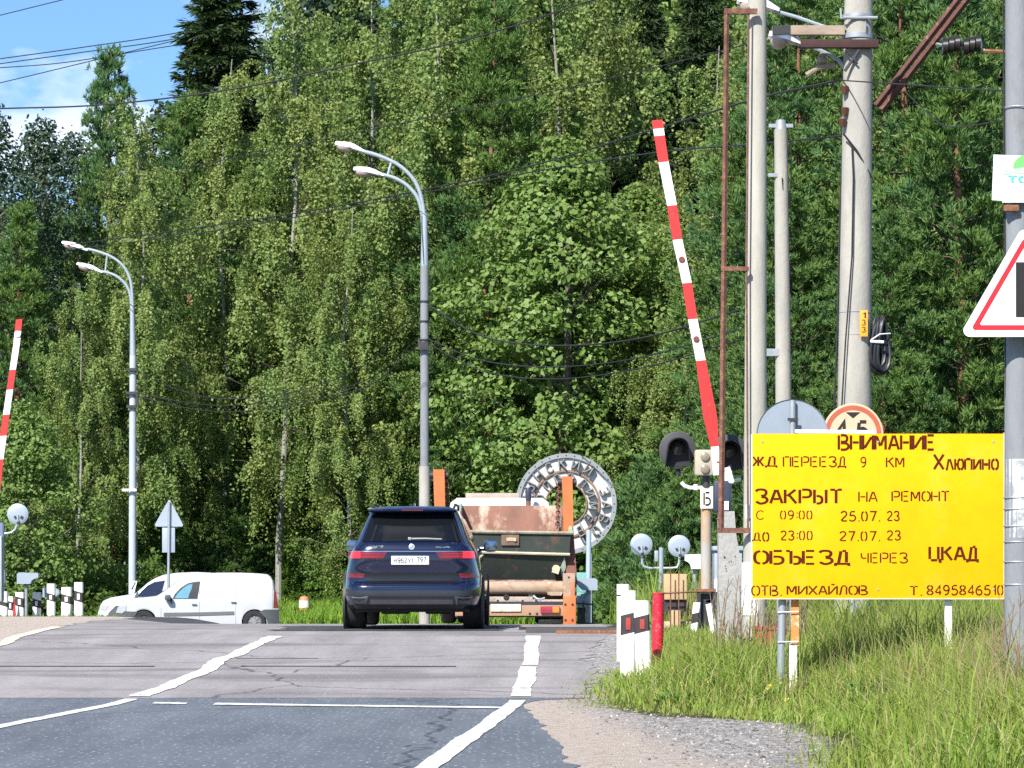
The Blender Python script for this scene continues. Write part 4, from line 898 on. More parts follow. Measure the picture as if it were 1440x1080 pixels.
for k in range(9):
    yy = 90 + k * 80; a = Pt(1013 + (746 - yy) * .0125, yy, dF); mb.cyl((a.x - .05, dF, a.z), (a.x, dF, a.z), .012, n=6)
mb.build_parts('bolt', RUSTF, t)
mb = MB(); a, b = Pt(1052, 745, dF), Pt(1053, 10, dF); mb.tube([a, Pt(1050, 380, dF), b], .012, 5); mb.build('conduit', RUSTF, t)
t = thing('concrete_post', 'slim white-grey concrete post rising between the front pole and the thick mast', 'pole', (Pt(1103, 880, 37).x, 37, .5))
mb = MB(); a, b = Pt(1105, 890, 37), Pt(1098, 182, 37); mb.cyl(a, b, .115, .082, 14); mb.build('shaft', CONC, t)
mb = MB(); c = Pt(1098, 177, 37); mb.cyl((c.x, 37, c.z - .05), (c.x, 37, c.z + .07), .075, .06, 12); mb.build('cap', GALV, t)
mb = MB(); mb.box((c.x, 37, c.z), (.30, .05, .045)); mb.build('crossarm', GALV, t)
mb = MB(); c = Pt(1090, 247, 37); mb.box((c.x, 36.95, c.z), (.18, .04, .045)); c = Pt(1086, 496, 37); mb.box((c.x, 36.95, c.z), (.16, .06, .09)); mb.build_parts('bracket', GALV, t)
mb = MB(); a, b = Pt(1112, 200, 37), Pt(1105, 330, 37); mb.tube([a, Pt(1113, 255, 37), b, Pt(1100, 250, 36.9)], .008, 5); mb.build('cable', BLACK, t)
dM = 36.0
t = thing('catenary_mast', 'thick round concrete mast with bracket arms at its top, behind the yellow board', 'pole', (Pt(1199, 880, dM).x, dM, .5))
mb = MB(); a, b = Pt(1198, 895, dM), Pt(1208, -70, dM); mb.cyl(a, b, .222, .165, 28); mb.build('shaft', CONC, t)
mb = MB(); c = Pt(1205, 66, dM)
mb.box((c.x - .05 - .18, dM - .2, c.z), (.93, .10, .10), bev=.01); mb.build('clamp_beam', mat('dark_rust', (.05, .022, .02), .85, var=.3), t)
mb = MB(); mb.lathe([(.175, -.03), (.19, -.03), (.19, .03), (.175, .03)], (c.x, dM, c.z + .12), 'z', 24); mb.lathe([(.176, -.02), (.192, -.02), (.192, .02), (.176, .02)], (c.x + .01, dM, c.z + .36), 'z', 24); mb.build_parts('band', GALV, t)
mb = MB(); a, b = Pt(1085, 45, dM), Pt(1186, 46, dM); mb.box(((a.x + b.x) / 2, dM - .1, a.z), (b.x - a.x, .09, .11)); mb.build('wooden_beam', mat('weathered_wood', (.34, .26, .20), .9, var=.2, spots=[((.20, .15, .12), 8, .6, .08)], stretch=(.3, 1, 1)), t)
mb = MB(); mb.tube([Pt(1190, 97, dM), Pt(1178, 84, dM), Pt(1160, 74, dM), Pt(1138, 64, dM), Pt(1118, 60, dM)], .026, 8)
mb.tube([Pt(1188, 50, dM), Pt(1160, 38, dM), Pt(1120, 24, dM), Pt(1088, 15, dM)], .024, 8); mb.box(Pt(1143, 58, dM), (.045, .04, .13)); mb.build_parts('bracket_arm', LAMPC, t)
def head(nm, x0_, y0_, x1_, y1_, d, rot):
    m_ = MB(); c0, c1 = Pt(x0_, y0_, d), Pt(x1_, y1_, d); v = (c1 - c0); L_ = v.length; u = v.normalized(); w_ = Vector((-u.z, 0, u.x)); w_ = w_ if w_.z > 0 else -w_
    for (lo, hi, mi_) in ((0, 1, 0),):
        rings = []
        for k in range(9):
            s_ = k / 8; r_ = (.19 * math.sin(math.pi * min(1, .12 + s_ * .62)) ** .6) * (1 - .55 * max(0, s_ - .55) / .45)
            rings.append([c0 + u * L_ * s_ + w_ * r_ * .7 * math.sin(a) + Vector((0, 1, 0)) * r_ * .8 * math.cos(a) for a in np.linspace(0, math.pi, 9)])
        m_.loft(rings, close=False)
    return m_, c0, u, w_, L_
def luminaire(parent, x0_, y0_, x1_, y1_, d):
    m_, c0, u, w_, L_ = head('housing', x0_, y0_, x1_, y1_, d, 0); h = m_.build('lamp_head', WHITE, parent)
    g_ = MB(); rings = []
    for k in range(8):
        s_ = k / 7; r_ = .15 * math.sin(math.pi * s_) ** .5 + .002
        rings.append([c0 + u * L_ * (.04 + s_ * .56) - w_ * r_ * .8 * math.sin(a) + Vector((0, 1, 0)) * r_ * math.cos(a) for a in np.linspace(0, math.pi, 9)])
    g_.loft(rings, close=False)
    g_.build('diffuser', mat('lamp_glass', (.46, .36, .33), .25, var=.1), h)
luminaire(t, 1080, 52, 1128, 64, dM); luminaire(t, 1036, 3, 1095, 17, dM)
mb = MB()
for px, py in ((1186, 130), (1186, 160), (1183, 176)): c = Pt(px, py, dM); mb.cyl((c.x, dM - .14, c.z - .04), (c.x, dM - .14, c.z + .05), .035, .05, 10)
mb.build_parts('insulator', mat('brown_glaze', (.09, .035, .025), .3, var=.2), t)
mb = MB(); mb.tube([Pt(1186, 188, dM), Pt(1181, 300, dM), Pt(1178, 450, dM), Pt(1172, 600, dM)], .012, 5); mb.tube([Pt(1186, 188, dM - .2), Pt(1198, 205, dM - .2), Pt(1200, 250, dM - .22), Pt(1198, 360, dM - .23), Pt(1189, 480, dM - .23), Pt(1182, 600, dM - .2)], .010, 5); mb.tube([Pt(1186, 188, dM - .2), Pt(1205, 212, dM - .21), Pt(1226, 250, dM - .1)], .012, 5); mb.build('cable', BLACK, t)
mb = MB(); mb.tube([Pt(1134, 106, dM), Pt(1150, 95, dM), Pt(1174, 92, dM)], .035, 8); c = Pt(1156, 88, dM); mb.lathe([(.02, .12), (.05, .08), (.07, 0), (.02, -.02)], (c.x, dM, c.z), 'z', 12); mb.build('spool', mat('cable_spool', (.30, .24, .18), .8, var=.4), t)
mb = MB(); mb.tube([Pt(1182, 12, dM), Pt(1183, 26, dM - .1), Pt(1190, 25, dM - .2)], .012, 5); mb.tube([Pt(1186, 25, dM - .18), Pt(1234, 25, dM - .18)], .02, 6); mb.tube([Pt(1217, 30, dM - .2), Pt(1217, 42, dM - .2)], .01, 5); mb.build_parts('fixing_rod', GALV, t)
mb = MB(); mb.tube([Pt(1190, 72, dM - .21), Pt(1206, 90, dM - .215)], .014, 5); mb.tube([Pt(1208, 70, dM - .22), Pt(1188, 100, dM - .2)], .02, 5); mb.build('brace', BLACKM, t)
mb = MB(); c = Pt(1211.5, 457, dM); mb.box((c.x, dM - .235, c.z), (.095, .012, .315), bev=.004); pl = mb.build('number_plate', mat('orange_plate', (.85, .36, .03), .5, var=.08), t)
tx = MB()
for k, ch in enumerate('133'): text_rect(tx, ch, c.x - .022, c.x + .022, c.z + .065 - k * .085, c.z + .125 - k * .085, dM - .242, 1.0)
tx.build('digits', BLK, pl)
mb = MB(); c = Pt(1207, 440, dM)
for yy in (440, 472): c = Pt(1203, yy, dM); mb.lathe([(.198, -.004), (.203, 0), (.198, .004)], (c.x, dM, c.z), 'z', 24)
mb.build_parts('wire_tie', GALV, t)
t = thing('cable_coil', 'bundle of spare black cable strapped to the right side of the thick mast', 'cable', Pt(1238, 480, dM))
mb = MB(); rd = random.Random(4)
for k in range(12):
    ox, oy = rd.uniform(-.05, .05), rd.uniform(-.12, .08); c = Pt(1237, 486, dM); hh = .30 + rd.uniform(-.05, .05); ww = .06 + rd.uniform(-.025, .03)
    mb.tube([(c.x + ox + ww * math.cos(a) - .02 * math.sin(a * 2), dM + oy + .05 * math.cos(a), c.z + hh * math.sin(a)) for a in np.linspace(0, 6.283, 17)], .019, 6, False)
mb.build('loops', mat('cable_sheath', (.022, .024, .03), .45, var=.3), t)
mb = MB(); mb.tube([Pt(1224, 480, dM - .16), Pt(1243, 481, dM - .2)], .018, 6); mb.tube([Pt(1225, 478, dM - .17), Pt(1237, 470, dM - .2), Pt(1252, 469, dM - .1)], .008, 5); mb.build('strap', WHITE, t)
t = thing('strut', 'rusty angle-iron strut slanting up to the right with two dark insulators', 'strut', Pt(1240, 150, 37.5))
mb = MB(); v = (Pt(1358, -5, 37.5) - Pt(1236, 152, 37.5)); mb.m = 0
for off in (-.045, .045):
    o_ = Vector((v.z, 0, -v.x)).normalized() * off; mb.cyl(Pt(1236, 152, 37.5) + o_, Pt(1375, -28, 37.5) + o_, .042, .042, 4)
mb.build('angle_iron', mat('strut_rust', (.10, .038, .03), .8, var=.3, scale=9, spots=[((.26, .14, .09), 10, .62, .06)]), t)
for px in (1338, 1367):
    mb = MB(); c = Pt(px, 66, 37.5)
    for k in range(3): mb.lathe([(.03, -.05), (.10, -.04), (.11, .02), (.03, .05)], (c.x + (k - 1) * .075, 37.5, c.z + .02 * k), 'x', 14)
    mb.build_parts('insulator', mat('dark_glaze', (.02, .017, .016), .3, var=.2), t)
mb = MB(); mb.tube([Pt(1310, 60, 37.5), Pt(1330, 65, 37.5), Pt(1385, 71, 37.5)], .022, 6); mb.build('rod', GALV, t)
mb = MB(); mb.tube([Pt(1382, 72, 37.5), Pt(1440, 74, 37.5), Pt(1480, 75, 37.5)], .028, 6); mb.build('cantilever', RUST, t)
t = thing('post_stub', 'short tapering concrete stub with nail holes beside the slim pole', 'post', (Pt(1025, 890, 35.95).x, 35.95, .3))
a, b = Pt(1027, 895, 35.95), Pt(1021, 690, 35.95); mb = MB()
mb.loft([[(c.x - w_, 35.95 - d_, c.z), (c.x + w_, 35.95 - d_, c.z), (c.x + w_, 35.95 + d_, c.z), (c.x - w_, 35.95 + d_, c.z)] for c, w_, d_ in ((Pt(1028, 905, 35.95), .165, .14), (Pt(1026, 800, 35.95), .14, .12), (Pt(1022, 750, 35.95), .105, .1), (Pt(1024, 719, 35.95), .07, .08))], cap0=True, cap1=True, smooth=False)
mb.build('body', mat('old_concrete', (.33, .325, .315), .95, var=.12, scale=5, spots=[((.27, .26, .25), 3, .62, .08)], bump=.6, bscale=20), t)
mb = MB(); rd = random.Random(8)
for k in range(9): c = Pt(1018 + rd.uniform(0, 16), 776 + rd.uniform(0, 28), 35.80); mb.cyl((c.x, 35.82, c.z), (c.x, 35.88, c.z), .006, n=6)
mb.build_parts('nail_hole', BLACKM, t)
# dry stalks growing up round the stub and pole
mb = MB(); rd = random.Random(12)
for k in range(90):
    d = rd.uniform(33.2, 34.1); x = Pt(rd.uniform(1005, 1135), 0, d).x; z = float(zg(x, d)); h_ = rd.uniform(.3, 1.05) * (1.0 if x < Pt(1060, 0, d).x else .75); ln = rd.uniform(-.14, .14)
    mb.tube([(x, d, z - .02), (x + ln * .4, d, z + h_ * .5), (x + ln, d + .02, z + h_)], [.007, .006, .003], 4, False)
    for j in range(rd.randint(0, 3)): s_ = rd.uniform(.5, .95); mb.tube([(x + ln * s_, d, z + h_ * s_), (x + ln * s_ + rd.uniform(-.08, .08), d, z + h_ * s_ + .1)], [.005, .003], 3, False)
tag(mb.build('dry_weeds', mat('dry_stalk', (.20, .145, .09), .9, var=.4)), kind='stuff')
mb = MB(); rd = random.Random(19)
for k in range(20):
    d = rd.uniform(22.4, 23.3); x = Pt(rd.uniform(1395, 1450), 0, d).x; z = float(zg(x, d)); h_ = rd.uniform(.35, .95); ln = rd.uniform(-.22, .1)
    mb.tube([(x, d, z), (x + ln * .3, d, z + h_ * .6), (x + ln, d, z + h_)], [.006, .005, .003], 4, False)
    for j in range(4): s_ = rd.uniform(.55, 1); mb.tube([(x + ln * s_, d, z + h_ * s_), (x + ln * s_ + rd.uniform(-.07, .07), d, z + h_ * s_ + .09)], [.005, .003], 3, False)
tag(mb.build('dry_weeds', MATS['dry_stalk']), kind='stuff')
# ---------------------------------------------------------------- barriers
def boom(parent, pts, d, segs, wpx, th=.035):
    """pts: centreline pixels from the tip down; segs: (y0, y1, material, name)"""
    ys = [p[1] for p in pts]; xs = [p[0] for p in pts]
    for (a, b, m, nm) in segs:
        mb = MB(); ring = []
        for yy in np.linspace(a, b, 4):
            x = np.interp(yy, ys, xs); w = np.interp(yy, [w_[0] for w_ in wpx], [w_[1] for w_ in wpx]) / 2
            l, r_ = Pt(x - w, yy + .10 * w, d), Pt(x + w, yy - .10 * w, d); e = Vector((0, th / 2, 0))
            ring.append([l - e, r_ - e, r_ + e, l + e])
        mb.loft(ring, cap0=True, cap1=True, smooth=False); mb.build(nm, m, parent)
dB = 40.5
t = thing('level_crossing_barrier', 'raised red and white barrier boom right of the road, leaning left above the signal heads', 'barrier', (Pt(1013, 890, dB).x, dB, .5), group='raised barriers of the crossing')
segs = []
for a, b, w in ((169, 181, 0), (181, 191, 1), (191, 228, 0), (228, 289, 1), (289, 337, 0), (337, 398, 1), (398, 449, 0), (449, 507, 1), (507, 628, 0), (628, 668, 1)):
    segs.append((a, b, BOOMWH if w else BOOMRED, 'white_band' if w else 'red_band'))
boom(t, [(924, 169), (933, 228), (945, 289), (952.5, 337), (966, 398), (974, 449), (985.5, 507), (1001, 600), (1005, 628), (1009, 668)], dB, segs, [(169, 15), (228, 14), (289, 13.5), (500, 13), (540, 16), (600, 20), (628, 11), (668, 12)])
mb = MB()
for px, py in ((958.5, 365), (979, 477)): c = Pt(px, py, dB); mb.disc((c.x, dB - .025, c.z), .042, .03, 'y', 14)
mb.build_parts('reflector', mat('dull_reflector', (.22, .06, .05), .4, var=.2), t)
mb = MB(); c = Pt(1016, 698, dB + .1); mb.box((c.x, dB + .15, c.z), (.24, .26, .42), bev=.03); mb.build('drive_box', mat('blue_black', (.03, .04, .07), .5, var=.2), t)
mb = MB(); c = Pt(1026, 668, dB); mb.box((c.x, dB + .05, c.z), (.08, .06, .22), rot=Matrix.Rotation(-.3, 3, 'Y'), bev=.01); mb.build('counterweight_arm', WHITEP, t)
mb = MB(); a, b = Pt(1018, 890, dB + .15), Pt(1018, 718, dB + .15); mb.cyl(a, b, .09, n=12); mb.build('pedestal', GALV, t)
mb = MB(); c = Pt(1020, 711, dB); mb.box((c.x, dB - .01, c.z), (.09, .006, .12)); mb.build('paper_notice', WHITE, t)
dB2 = 68
t = thing('level_crossing_barrier', 'raised red and white barrier boom at the left frame edge beyond the crossing', 'barrier', (Pt(-8, 868, dB2).x, dB2, .2), group='raised barriers of the crossing')
segs = [(a, b, BOOMWH if w else BOOMRED, 'white_band' if w else 'red_band') for a, b, w in ((449, 466, 0), (466, 520, 1), (520, 548, 0), (548, 583, 1), (583, 613, 0), (613, 646, 1), (646, 690, 0), (690, 730, 1))]
boom(t, [(27, 449), (24, 480), (16.5, 530), (8, 590), (1, 640), (-9, 730)], dB2, segs, [(449, 9), (520, 9), (730, 10)])
mb = MB(); c = Pt(25, 470, dB2); mb.disc((c.x, dB2 - .03, c.z), .075, .03, 'y', 16); mb.build('tip_disc', WHITE, t)
mb = MB(); c = Pt(-9, 800, dB2); mb.box((c.x, dB2 + .1, c.z), (.4, .35, 1.5), bev=.04); mb.build('drive_box', mat('cabinet_grey', (.42, .45, .48), .6, var=.1), t)

# ---------------------------------------------------------------- crossing signals
dG = 41.5; q = sc(dG)
SIGD = mat('signal_dark', (.038, .04, .045), .6, var=.15); SIGB = mat('signal_hood', (.015, .015, .018), .65, var=.2); LENS = mat('dark_lens', (.055, .05, .05), .2, var=.2, coat=.4)
def signal_head(parent, px, py, d, r=.26):
    c = Pt(px, py, d); mb = MB()
    mb.lathe([(0.001, .02), (r - .01, .02), (r, .012), (r, -.012), (r - .02, -.02), (.0001, -.02)], (c.x, d, c.z), 'y', 40); bk = mb.build('backplate', SIGD, parent)
    U = [(-.185, -.235), (-.165, -.08)] + [(.15 * math.cos(a), .03 + .15 * math.sin(a)) for a in np.linspace(math.pi - .25, .25, 15)] + [(.165, -.08), (.185, -.235)]
    mb = MB(); dep = [.10, .17] + [.20 + .12 * math.sin(a) for a in np.linspace(math.pi - .25, .25, 15)] + [.17, .10]   # hood: arch open below, reaching towards the road
    o0 = [(c.x + u, d - .02, c.z + v) for u, v in U]; o1 = [(c.x + u * .98, d - .02 - e_, c.z + v - .015) for (u, v), e_ in zip(U, dep)]
    i1 = [(c.x + u * .91, d - .02 - e_, c.z + v * .93 - .015) for (u, v), e_ in zip(U, dep)]; i0 = [(c.x + u * .92, d - .021, c.z + v * .94) for u, v in U]
    mb.loft([o0, o1, i1, i0], close=False); mb.build('hood', SIGB, parent)
    mb = MB(); mb.prism(U, lambda u, v, k: (c.x + u * .95, d - .022 - k, c.z + v * .97), .004); mb.build('shade_plate', BLACK, parent)  # black background plate, cut to paint in the shade inside the hood
    mb = MB(); mb.lathe([(.0001, -.075), (.06, -.065), (.095, -.045), (.105, -.027)], (c.x, d, c.z + .03), 'y', 24); mb.build('lens', LENS, parent)
    mb = MB(); mb.box((c.x + .02, d + .1, c.z - .05), (.22, .16, .26), bev=.04); mb.tube([(c.x + .01, d + .06, c.z - .15), (c.x + .01, d + .06, c.z - r - .1)], .035, 8); mb.build('housing', SIGB, parent)
t = thing('crossing_signal', 'level crossing signal with two dark hooded discs, lit by nothing, and a plate reading Б', 'signal', (Pt(993, 890, dG).x, dG, .5), group='crossing signals')
t['label'] = 'near crossing signal with two dark hooded discs and a white plate reading Б'
signal_head(t, 953, 633, dG); signal_head(t, 1026, 637, dG)
PCRM = mat('cream_metal', (.42, .37, .29), .6, var=.08, scale=7)
mb = MB(); a = Pt(989, 651, dG); mb.box((a.x, dG - .08, a.z), (.26, .16, .36), bev=.04); lb = mb.build('lunar_box', PCRM, t)
mb = MB()
for yy in (643, 660): c = Pt(990, yy, dG); mb.lathe([(.0001, -.03), (.045, -.028), (.062, -.018), (.066, .01)], (c.x + .005, dG - .165, c.z), 'y', 20)
mb.build_parts('lens', mat('cream_lens', (.25, .215, .165), .3, var=.1), lb)
WPIPE = mat('white_pipe', (.75, .75, .72), .5, var=.06, spots=[((.35, .25, .18), 12, .68, .05)])
mb = MB(); mb.tube([Pt(958, 678, dG), Pt(962, 683, dG), Pt(970, 686, dG), Pt(985, 686, dG), Pt(1005, 687, dG), Pt(1020, 683, dG), Pt(1033, 676, dG), Pt(1042, 674, dG)], .028, 8); mb.box(Pt(978, 685, dG), (.05, .08, .08)); mb.box(Pt(1024, 670, dG), (.10, .05, .16)); mb.build('arm', WPIPE, t)
mb = MB(); c = Pt(993, 675, dG); mb.cyl((c.x, dG, c.z - .1), (c.x, dG, c.z + .1), .055, n=12); mb.build('collar', BLACKM, t)
mb = MB(); c = Pt(994, 701.5, dG); mb.box((c.x, dG - .09, c.z), (.19, .015, .275), bev=.01); pl = mb.build('plate', mat('plate_white', (.84, .80, .70), .5, var=.05), t)
tx = MB(); text_rect(tx, 'Б', c.x - .045, c.x + .045, c.z - .085, c.z + .085, dG - .099, 1.0); tx.build('lettering', BLK, pl)
mb = MB(); a, b = Pt(993, 835, dG), Pt(993, 690, dG); mb.cyl(a, b, .075, .072, 16); mb.build('post', mat('stained_post', (.38, .36, .33), .8, var=.1, scale=3, spots=[((.42, .24, .10), 3.5, .52, .08)], stretch=(1, 1, .4)), t)
mb = MB(); a = Pt(993, 830, dG); mb.box((a.x, dG, a.z), (.26, .24, .04)); mb.build('base_plate', RUST, t)
mb = MB()
for dx in (-.1, .1):
    mb.box((a.x + dx, dG + .08, a.z - .32), (.04, .04, .6)); mb.box((a.x + dx, dG - .09, a.z - .32), (.03, .03, .6))
mb.box((a.x, dG + .05, a.z - .3), (.15, .12, .5)); mb.build('stand', BLACKM, t)
dG2 = 67
DISCB = mat('pale_disc', (.33, .385, .46), .45, .1, var=.05)
def back_disc(parent, px, py, d, elbow):
    c = Pt(px, py, d); mb = MB(); mb.lathe([(.0001, -.03), (.15, -.028), (.235, -.01), (.25, .0), (.25, .02), (.0001, .02)], (c.x, d, c.z), 'y', 32); mb.build('backplate', DISCB, parent)
    mb = MB()
    for dx in (-.075, .075): mb.box((c.x + dx + .02, d - .04, c.z - .07), (.05, .03, .06), rot=Matrix.Rotation(dx * 6, 3, 'Y'))
    mb.box((c.x + .02, d - .045, c.z - .21), (.06, .06, .07)); mb.build_parts('clamp', BLACKM, parent)
    mb = MB(); mb.tube([Pt(*p, d) for p in elbow], .03, 8); mb.tube([(c.x + .01, d - .04, c.z - .02), (c.x + .01, d - .05, c.z - .27)], .025, 8); mb.build('arm', LAMPC, parent)
t = thing('crossing_signal', 'backs of two pale round signal discs on one post, right of the round factory sign', 'signal', (Pt(929, 860, dG2).x, dG2, .1), group='crossing signals')
back_disc(t, 902, 766, dG2, [(903, 778), (903, 792), (906, 797), (914, 799), (929, 799)]); back_disc(t, 955, 768, dG2, [(956, 780), (955, 792), (952, 798), (944, 799), (929, 799)])
mb = MB(); a, b = Pt(929, 870, dG2), Pt(930, 770, dG2); mb.cyl(a, b, .055, n=12); mb.box(Pt(923, 782, dG2), (.09, .1, .25), bev=.02); mb.build('post', LAMPC, t)
t = thing('crossing_signal', 'back of a single pale round signal disc at the left frame edge', 'signal', (Pt(3, 868, 70).x, 70, .1), group='crossing signals')
back_disc(t, 25, 723, 70, [(24, 738), (22, 744), (16, 749), (4, 751)]); mb = MB(); a, b = Pt(3, 868, 70), Pt(3, 735, 70); mb.cyl(a, b, .06, n=12); mb.build('post', mat('slate_blue', (.16, .20, .30), .5, var=.1), t)
mb = MB(); mb.box(Pt(2, 811, 69.9), (.19, .2, .32), bev=.03); mb.build('junction_box', DISCB, t)

# sensor heads of the vehicle blocks
def sensor(px0, px1, py0, py1, d, base, lab, flip=False, m=None):
    a, b = Pt(px0, py0, d), Pt(px1, py1, d); w, h = b.x - a.x, a.z - b.z
    t = thing('sensor_head', lab, 'sensor', (a.x + w * .4, d, base), group='white sensor heads of the crossing')
    pl = [(0, 0), (.62, 0), (.70, .32), (.82, .45), (1, .55), (1, .95), (.1, 1), (0, .85)]
    pl = [((1 - u) if flip else u, v) for u, v in pl]
    mb = MB(); mb.prism([(a.x + u * w, b.z + v * h) for u, v in pl], lambda u, v, k: (u, d - .14 + k, v), .28); mb.build('housing', m or DISCB, t)
    if base is not None:
        mb = MB(); xx = a.x + w * (.6 if flip else .40); mb.cyl((xx, d, base), (xx, d, b.z), .035, n=10); mb.box((xx, d, b.z - .06), (.13, .1, .03)); mb.build('post', GALV, t)
    return t
sensor(25, 55, 805, 821, 70.5, .15, 'white wedge-shaped sensor head on a thin post above the striped posts at left')
sensor(806, 840, 813, 830, 58, .15, 'pale blue-white sensor head right behind the truck, on the light post', True)
sensor(963, 986, 779, 800, 60, .2, 'white sensor head peeping left of the stained signal post', True, WHITE)
t = thing('light_post', 'pale blue-white post with teal box beside the round factory sign', 'post', (Pt(828, 880, 58.4).x, 58.4, .1))
mb = MB(); a, b = Pt(827, 882, 58.4), Pt(828, 745, 58.4); mb.cyl(a, b, .05, n=12); mb.build('post', mat('pale_blue_paint', (.36, .44, .54), .5, var=.06), t)
mb = MB(); a, b = Pt(811, 805, 58.5), Pt(831, 838, 58.5); mb.box(((a.x + b.x) / 2, 58.55, (a.z + b.z) / 2), (b.x - a.x, .2, a.z - b.z), bev=.02); mb.build('teal_box', mat('teal_paint', (.14, .36, .33), .6, var=.12, spots=[((.5, .55, .5), 6, .62, .08)]), t)
mb = MB(); a, b = Pt(811, 838, 58.2), Pt(824, 853, 58.2); mb.box(((a.x + b.x) / 2, 58.2, (a.z + b.z) / 2), (b.x - a.x, .15, a.z - b.z), bev=.02); mb.build('grey_box', mat('pale_blue_paint', (.36, .44, .54)), t)
mb = MB(); a, b = Pt(812, 854, 58.3), Pt(823, 882, 58.3); mb.box(((a.x + b.x) / 2, 58.4, (a.z + b.z) / 2), (b.x - a.x, .3, a.z - b.z)); mb.build('plinth', mat('plinth_brown', (.10, .075, .05), .9, var=.3), t)
mb = MB()
for yy in (849, 876): mb.tube([Pt(808, yy - 1, 57.9), Pt(835, yy + 1, 57.9)], .016, 5)
mb.tube([Pt(820, 845, 57.9), Pt(820, 882, 57.9)], .014, 5); mb.tube([Pt(833, 845, 57.9), Pt(833, 882, 57.9)], .014, 5); mb.build_parts('guard_rail', BLACKM, t)

# ---------------------------------------------------------------- striped guard posts
def guard_post(cx, top, bot, w, d, band, lab, lean=0, group='striped guard posts', refl=True, slope=.25, rm=None, depth=None):
    a, b = Pt(cx - w / 2, top, d), Pt(cx + w / 2, bot, d); W2 = (b.x - a.x) / 2; z0, z1 = b.z, a.z; xc = (a.x + b.x) / 2; D2 = depth or W2 * .9
    t = thing('guard_post', lab, 'guard post', (xc, d, z0), group=group)
    zb = [Pt(0, y_, d).z for y_ in band]; sl = slope * W2 * 2
    def ring(z, dz): 
        k = 1.0; x0_ = xc + lean * (z - z0); c_ = W2 * .22
        return [(x0_ + u, d + v, z + dz * (u / W2)) for u, v in ((-W2, -D2 + c_), (-W2 + c_, -D2), (W2 - c_, -D2), (W2, -D2 + c_), (W2, D2 - c_), (W2 - c_, D2), (-W2 + c_, D2), (-W2, D2 - c_))]
    mb = MB(); mb.loft([ring(z0 - .2, 0), ring(zb[1], sl / 2)], smooth=False); mb.loft([ring(zb[0], sl / 2), ring(z1 - .012, 0)], cap1=True, smooth=False)
    mb.build('shaft', WHITEP, t)
    mb = MB(); mb.loft([ring(zb[1], sl / 2), ring(zb[0], sl / 2)], smooth=False); mb.build('dark_band', DARKP, t)
    if refl:
        mb = MB(); zc = (zb[0] + zb[1]) / 2; hh = (zb[0] - zb[1]) * .3; mb.box((xc + lean * (zc - z0), d - D2 - .004, zc), (W2 * .62, .008, hh * 2)); mb.build('reflector', rm or mat('red_reflector', (.36, .05, .05), .4, var=.25), t)
    return t
guard_post(876, 820, 905, 17, 34.2, (836, 838.5), 'tallest white guard post, standing behind the two striped ones by the grass', refl=False, slope=0)
guard_post(882, 829, 974, 20.5, 32.4, (863, 891), 'striped black and white guard post nearest the road, left of a pair', .012)
guard_post(906, 843, 974, 21, 32.1, (866, 889), 'striped black and white guard post between its twin and the red post', -.035)
t = thing('red_post', 'thick red painted post right of the striped guard posts', 'post', (Pt(926, 952, 33.2).x, 33.2, .1))
mb = MB(); a, b = Pt(924, 958, 33.2), Pt(926, 835, 33.2); mb.tube([a, a.lerp(b, .3), a.lerp(b, .7), b], [.058, .063, .066, .066], 14); mb.build('shaft', mat('red_post_paint', (.50, .015, .035), .45, var=.15, scale=7, spots=[((.58, .16, .17), 9, .62, .06), ((.30, .02, .03), 5, .66, .05)], bump=.4, bscale=18), t)
mb = MB(); mb.lathe([(.058, 0), (.071, 0), (.071, .012), (.0001, .012)], b, 'z', 14); mb.build('cap', REDP, t)
for cx, top, bot, w, d, bd, lab, ln in ((976, 846, 882, 10, 41, (862, 876), 'far striped guard post under the beige box, leaning right', .12), (985, 843, 880, 5, 42, (858, 872), 'thin far guard post just left of the stained signal post', .05), (1003, 846, 884, 9, 40.3, (844, 849), 'white guard post leaning left between the signal post and the stub', -.18)):
    guard_post(cx, top, bot, w, d, bd, lab, ln, refl=False)
REFW = mat('white_reflector', (.82, .80, .78), .4, var=.05)
L7 = [(5, 831, 866, 12, 70, (846, 852), 'pale bluish guard post cut by the left frame edge'), (15, 838, 866, 7.5, 71, (846, 858), 'short guard post beside the red strip at far left'), (28, 832, 867, 12, 71, (840, 853), 'striped guard post just left of the thin sensor post'),
      (52, 832, 868, 11, 71, (843, 854), 'striped guard post between the sensor post and the white plate'), (72, 820, 869, 11, 70.6, (835, 845), 'striped guard post in front of the small white plate'), (94, 825, 870, 14, 70.8, (837, 848), 'widest striped guard post of the left row'), (111, 818, 871, 12, 70.4, (832, 846), 'right-hand end post of the left striped row, the tallest')]
for k, (cx, top, bot, w, d, bd, lab) in enumerate(L7):
    guard_post(cx, top, bot + 3, w, d, bd, lab, 0, 'striped guard posts left of the crossing', k > 0, -.28, REFW)
mb = MB(); a, b = Pt(60, 827, 71.6), Pt(83, 840, 71.6); mb.box(((a.x + b.x) / 2, 71.6, (a.z + b.z) / 2), (b.x - a.x, .02, a.z - b.z)); mb.box(((a.x + b.x) / 2, 71.63, (a.z + .1) / 2), (.05, .04, a.z - .1)); tag(mb.build('plate', DISCB), 'small white plate behind the striped posts at left', 'plate')
mb = MB(); mb.prism([(Pt(17, 0, 70.7).x, Pt(0, 866, 70).z), (Pt(22, 0, 70.7).x, Pt(0, 866, 70).z), (Pt(20, 0, 70.7).x, Pt(0, 842, 70).z)], lambda u, v, k: (u, 70.75 + k, v), .03); tag(mb.build('red_marker', REDP), 'small red pointed marker between the striped posts at far left', 'marker')

